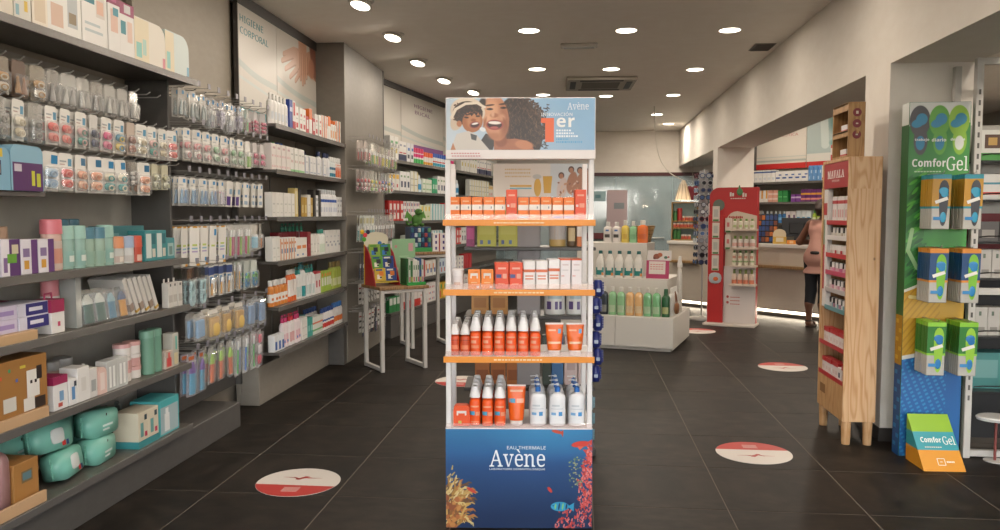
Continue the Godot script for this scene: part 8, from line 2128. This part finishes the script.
# ------------------------------------------------------------------ the customer
func nets(bones: Array, cell: float, k: float, m: Material, clip_lo := -9.0, clip_hi := 9.0) -> ArrayMesh:
	var lo := Vector3(9, 9, 9)
	var hi := -lo
	for b in bones:
		var r: float = maxf(b[2], b[3]) + 2 * cell
		lo = lo.min(b[0] - Vector3.ONE * r).min(b[1] - Vector3.ONE * r); hi = hi.max(b[0] + Vector3.ONE * r).max(b[1] + Vector3.ONE * r)
	lo.y = maxf(lo.y, clip_lo - 2 * cell); hi.y = minf(hi.y, clip_hi + 2 * cell)
	var nx := int((hi.x - lo.x) / cell) + 2
	var ny := int((hi.y - lo.y) / cell) + 2
	var nz := int((hi.z - lo.z) / cell) + 2
	var f := PackedFloat32Array()
	f.resize(nx * ny * nz)
	f.fill(1e-7)
	for b in bones:
		var a: Vector3 = b[0]
		var d: Vector3 = b[1] - b[0]
		var dl := maxf(1e-9, d.length_squared())
		var r: float = maxf(b[2], b[3]) + 5 * k + cell
		var l0 := (a.min(b[1]) - Vector3.ONE * r - lo) / cell
		var h0 := (a.max(b[1]) + Vector3.ONE * r - lo) / cell
		for z in range(maxi(0, int(l0.z)), mini(nz, int(h0.z) + 1)):
			for y in range(maxi(0, int(l0.y)), mini(ny, int(h0.y) + 1)):
				for x in range(maxi(0, int(l0.x)), mini(nx, int(h0.x) + 1)):
					var p := lo + Vector3(x, y, z) * cell
					var t := clampf((p - a).dot(d) / dl, 0, 1)
					var dist: float = p.distance_to(a + d * t) - lerpf(b[2], b[3], t)
					if dist < 5 * k: f[x + nx * (y + ny * z)] += exp(-dist / k)
	for i in f.size(): f[i] = -k * log(f[i])
	for z in nz:
		for y in ny:
			var py := lo.y + y * cell
			var c := maxf(clip_lo - py, py - clip_hi)
			if c > -3 * cell:
				for x in nx: f[x + nx * (y + ny * z)] = maxf(f[x + nx * (y + ny * z)], c)
	var vid := {}
	var vs := PackedVector3Array()
	var ns := PackedVector3Array()
	var ids := PackedInt32Array()
	var off := [0, 1, nx, nx + 1, nx * ny, nx * ny + 1, nx * ny + nx, nx * ny + nx + 1]
	for z in nz - 1:
		for y in ny - 1:
			for x in nx - 1:
				var i0 := x + nx * (y + ny * z)
				var mask := 0
				for q in 8:
					if f[i0 + off[q]] < 0.0: mask |= 1 << q
				if mask == 0 or mask == 255: continue
				var s := Vector3.ZERO
				var cnt := 0
				for e in [[0, 1], [2, 3], [4, 5], [6, 7], [0, 2], [1, 3], [4, 6], [5, 7], [0, 4], [1, 5], [2, 6], [3, 7]]:
					var fa := f[i0 + off[e[0]]]
					var fb := f[i0 + off[e[1]]]
					if (fa < 0.0) != (fb < 0.0):
						var t := fa / (fa - fb)
						var pa := Vector3(e[0] & 1, (e[0] >> 1) & 1, e[0] >> 2)
						var pb := Vector3(e[1] & 1, (e[1] >> 1) & 1, e[1] >> 2)
						s += pa.lerp(pb, t); cnt += 1
				s /= cnt
				vid[i0] = vs.size()
				vs.push_back(lo + (Vector3(x, y, z) + s) * cell)
				var g := Vector3(f[i0 + 1] - f[i0] + f[i0 + off[7]] - f[i0 + off[6]], f[i0 + nx] - f[i0] + f[i0 + off[7]] - f[i0 + off[5]], f[i0 + off[4]] - f[i0] + f[i0 + off[7]] - f[i0 + off[3]])
				ns.push_back(g.normalized() if g.length() > 1e-9 else Vector3.UP)
	for z in range(1, nz - 1):
		for y in range(1, ny - 1):
			for x in range(1, nx - 1):
				var i0 := x + nx * (y + ny * z)
				var st := [1, nx, nx * ny]
				for ax in 3:
					if (f[i0] < 0.0) == (f[i0 + st[ax]] < 0.0): continue
					var u: int = st[(ax + 1) % 3]
					var w: int = st[(ax + 2) % 3]
					var q := [vid.get(i0 - u - w, -1), vid.get(i0 - w, -1), vid.get(i0, -1), vid.get(i0 - u, -1)]
					if q.has(-1): continue
					if f[i0] < 0.0: ids.append_array([q[0], q[2], q[1], q[0], q[3], q[2]])
					else: ids.append_array([q[0], q[1], q[2], q[0], q[2], q[3]])
	var arr := []
	arr.resize(Mesh.ARRAY_MAX)
	arr[Mesh.ARRAY_VERTEX] = vs; arr[Mesh.ARRAY_NORMAL] = ns; arr[Mesh.ARRAY_INDEX] = ids
	var me := ArrayMesh.new()
	me.add_surface_from_arrays(Mesh.PRIMITIVE_TRIANGLES, arr)
	return me
func customer() -> void:
	# local: x to her right, -z the way she faces (the counter)
	var o := thing("person", "person in a sleeveless pink top and dark knee trousers leaning at the counter", "person", Transform3D(Basis(Vector3.UP, deg_to_rad(-46)), v(3.06, 0, 10.49)))
	var skin := mt("6b432f", 0.55)
	var b := []
	for s in [-1.0, 1.0]:
		b.append([Vector3(0.085 * s, 0.90, 0.02), Vector3(0.09 * s, 0.48, 0.0), 0.085, 0.052])
		b.append([Vector3(0.09 * s, 0.48, 0.0), Vector3(0.092 * s, 0.30, 0.03), 0.052, 0.054])
		b.append([Vector3(0.092 * s, 0.30, 0.03), Vector3(0.092 * s, 0.075, 0.035), 0.052, 0.033])
		b.append([Vector3(0.092 * s, 0.05, 0.05), Vector3(0.105 * s, 0.032, -0.12), 0.034, 0.026])
	b.append([Vector3(-0.05, 0.93, 0.03), Vector3(0.05, 0.93, 0.03), 0.105, 0.105])
	b.append([Vector3(0, 0.98, 0.02), Vector3(0, 1.12, -0.02), 0.11, 0.105])
	b.append([Vector3(-0.045, 1.24, -0.06), Vector3(0.045, 1.24, -0.06), 0.106, 0.106])
	b.append([Vector3(-0.13, 1.335, -0.09), Vector3(0.13, 1.335, -0.09), 0.06, 0.06])
	b.append([Vector3(0, 1.35, -0.09), Vector3(0, 1.45, -0.115), 0.05, 0.046])
	var arms := [[-1.0, Vector3(-0.175, 1.33, -0.09), Vector3(-0.315, 1.10, -0.08), Vector3(-0.17, 1.085, -0.36)], [1.0, Vector3(0.175, 1.33, -0.09), Vector3(0.25, 1.09, -0.14), Vector3(0.13, 1.075, -0.36)]]
	for a in arms:
		b.append([a[1], a[2], 0.052, 0.043]); b.append([a[2], a[3], 0.042, 0.027])
		# palm and five curled fingers
		var w: Vector3 = a[3]
		b.append([w, w + Vector3(0.01 * -a[0], -0.005, -0.06), 0.026, 0.024])
		for k in 4:
			var kx := (k - 1.5) * 0.017
			var base := w + Vector3(kx, 0.0, -0.075)
			var l: float = [0.034, 0.042, 0.038, 0.028][k]
			b.append([base, base + Vector3(0, 0.004, -l), 0.009, 0.0085]); b.append([base + Vector3(0, 0.004, -l), base + Vector3(0, -0.016, -l * 1.7), 0.0085, 0.0075])
		b.append([w + Vector3(-a[0] * 0.02, 0, -0.02), w + Vector3(-a[0] * 0.045, -0.004, -0.06), 0.0105, 0.009])
	# head
	b.append([Vector3(0, 1.535, -0.115), Vector3(0, 1.535, -0.135), 0.088, 0.082]); b.append([Vector3(0, 1.48, -0.15), Vector3(0, 1.465, -0.165), 0.05, 0.042])
	b.append([Vector3(0, 1.535, -0.21), Vector3(0, 1.508, -0.232), 0.011, 0.014])
	for s in [-1.0, 1.0]: b.append([Vector3(0.083 * s, 1.535, -0.12), Vector3(0.088 * s, 1.505, -0.12), 0.014, 0.012])
	part(o, "body", nets(b, 0.012, 0.012, skin), skin)
	var top := [[Vector3(-0.055, 0.68, 0.03), Vector3(0.055, 0.68, 0.03), 0.125, 0.125], [Vector3(-0.05, 0.90, 0.03), Vector3(0.05, 0.90, 0.03), 0.122, 0.122], [Vector3(0, 1.0, 0.02), Vector3(0, 1.12, -0.02), 0.122, 0.115], [Vector3(-0.045, 1.24, -0.06), Vector3(0.045, 1.24, -0.06), 0.118, 0.118], [Vector3(-0.12, 1.335, -0.09), Vector3(0.12, 1.335, -0.09), 0.064, 0.064]]
	part(o, "sleeveless_top", nets(top, 0.014, 0.02, skin, 0.70, 1.385), mt("b98a7c", 0.8))
	var tr := []
	for s in [-1.0, 1.0]:
		tr.append([Vector3(0.085 * s, 0.90, 0.02), Vector3(0.09 * s, 0.48, 0.0), 0.098, 0.066]); tr.append([Vector3(0.09 * s, 0.48, 0.0), Vector3(0.092 * s, 0.26, 0.03), 0.068, 0.064])
	part(o, "dark_trousers", nets(tr, 0.014, 0.012, skin, 0.30, 0.9), mt("14161e", 0.8))
	var hr := [[Vector3(0, 1.56, -0.10), Vector3(0, 1.56, -0.11), 0.098, 0.096], [Vector3(0, 1.52, -0.06), Vector3(0, 1.44, -0.05), 0.075, 0.05], [Vector3(0, 1.56, -0.02), Vector3(0, 1.52, 0.02), 0.04, 0.035]]
	var hm := nets(hr, 0.01, 0.015, skin, 1.43, 1.7)
	part(o, "hair", hm, mt("2e1d16", 0.6), Transform3D(Basis(), Vector3(0, 0.006, 0.018)))
	var face := G.new()
	face.col = lin("f0ebe4")
	for s in [-1.0, 1.0]: face.superell(Vector3(0.032 * s, 1.54, -0.207), Vector3(0.013, 0.007, 0.006), 1, 1, 10, 6)
	face.col = lin("1c120e")
	for s in [-1.0, 1.0]:
		face.superell(Vector3(0.032 * s, 1.54, -0.212), Vector3(0.006, 0.006, 0.003), 1, 1, 8, 5)
		face.superell(Vector3(0.032 * s, 1.562, -0.207), Vector3(0.018, 0.0035, 0.006), 1, 1, 10, 5)
	face.col = lin("7c3a34")
	face.superell(Vector3(0, 1.475, -0.202), Vector3(0.022, 0.008, 0.008), 1, 1, 10, 5)
	gpart(o, "face_features", face, print_mat(0.5))
	var belt := G.new()
	belt.superell(Vector3(0.03, 0.97, 0.135), Vector3(0.06, 0.022, 0.025), 0.6, 0.6, 14, 8)
	gpart(o, "belt_bag", belt, mt("161414", 0.5))
	for s in [-1.0, 1.0]:
		var sd := G.new()
		sd.superell(Vector3(0.098 * s, 0.014, -0.035), Vector3(0.044, 0.014, 0.12), 0.5, 0.8, 16, 6)
		gpart(o, "sandal_sole", sd, mt("4a3428", 0.6))
		var st := G.new()
		var ring := []
		for i in 13: ring.push_back(Vector3(0.092 * s + cos(TAU * i / 12) * 0.042, 0.085, 0.037 + sin(TAU * i / 12) * 0.042))
		st.tube(ring, 0.008, 6)
		st.tube([Vector3(0.1 * s - 0.042, 0.02, -0.07), Vector3(0.1 * s - 0.025, 0.06, -0.06), Vector3(0.1 * s + 0.025, 0.06, -0.06), Vector3(0.1 * s + 0.042, 0.02, -0.07)], 0.009, 6)
		gpart(o, "sandal_strap", st, mt("241a16", 0.6))
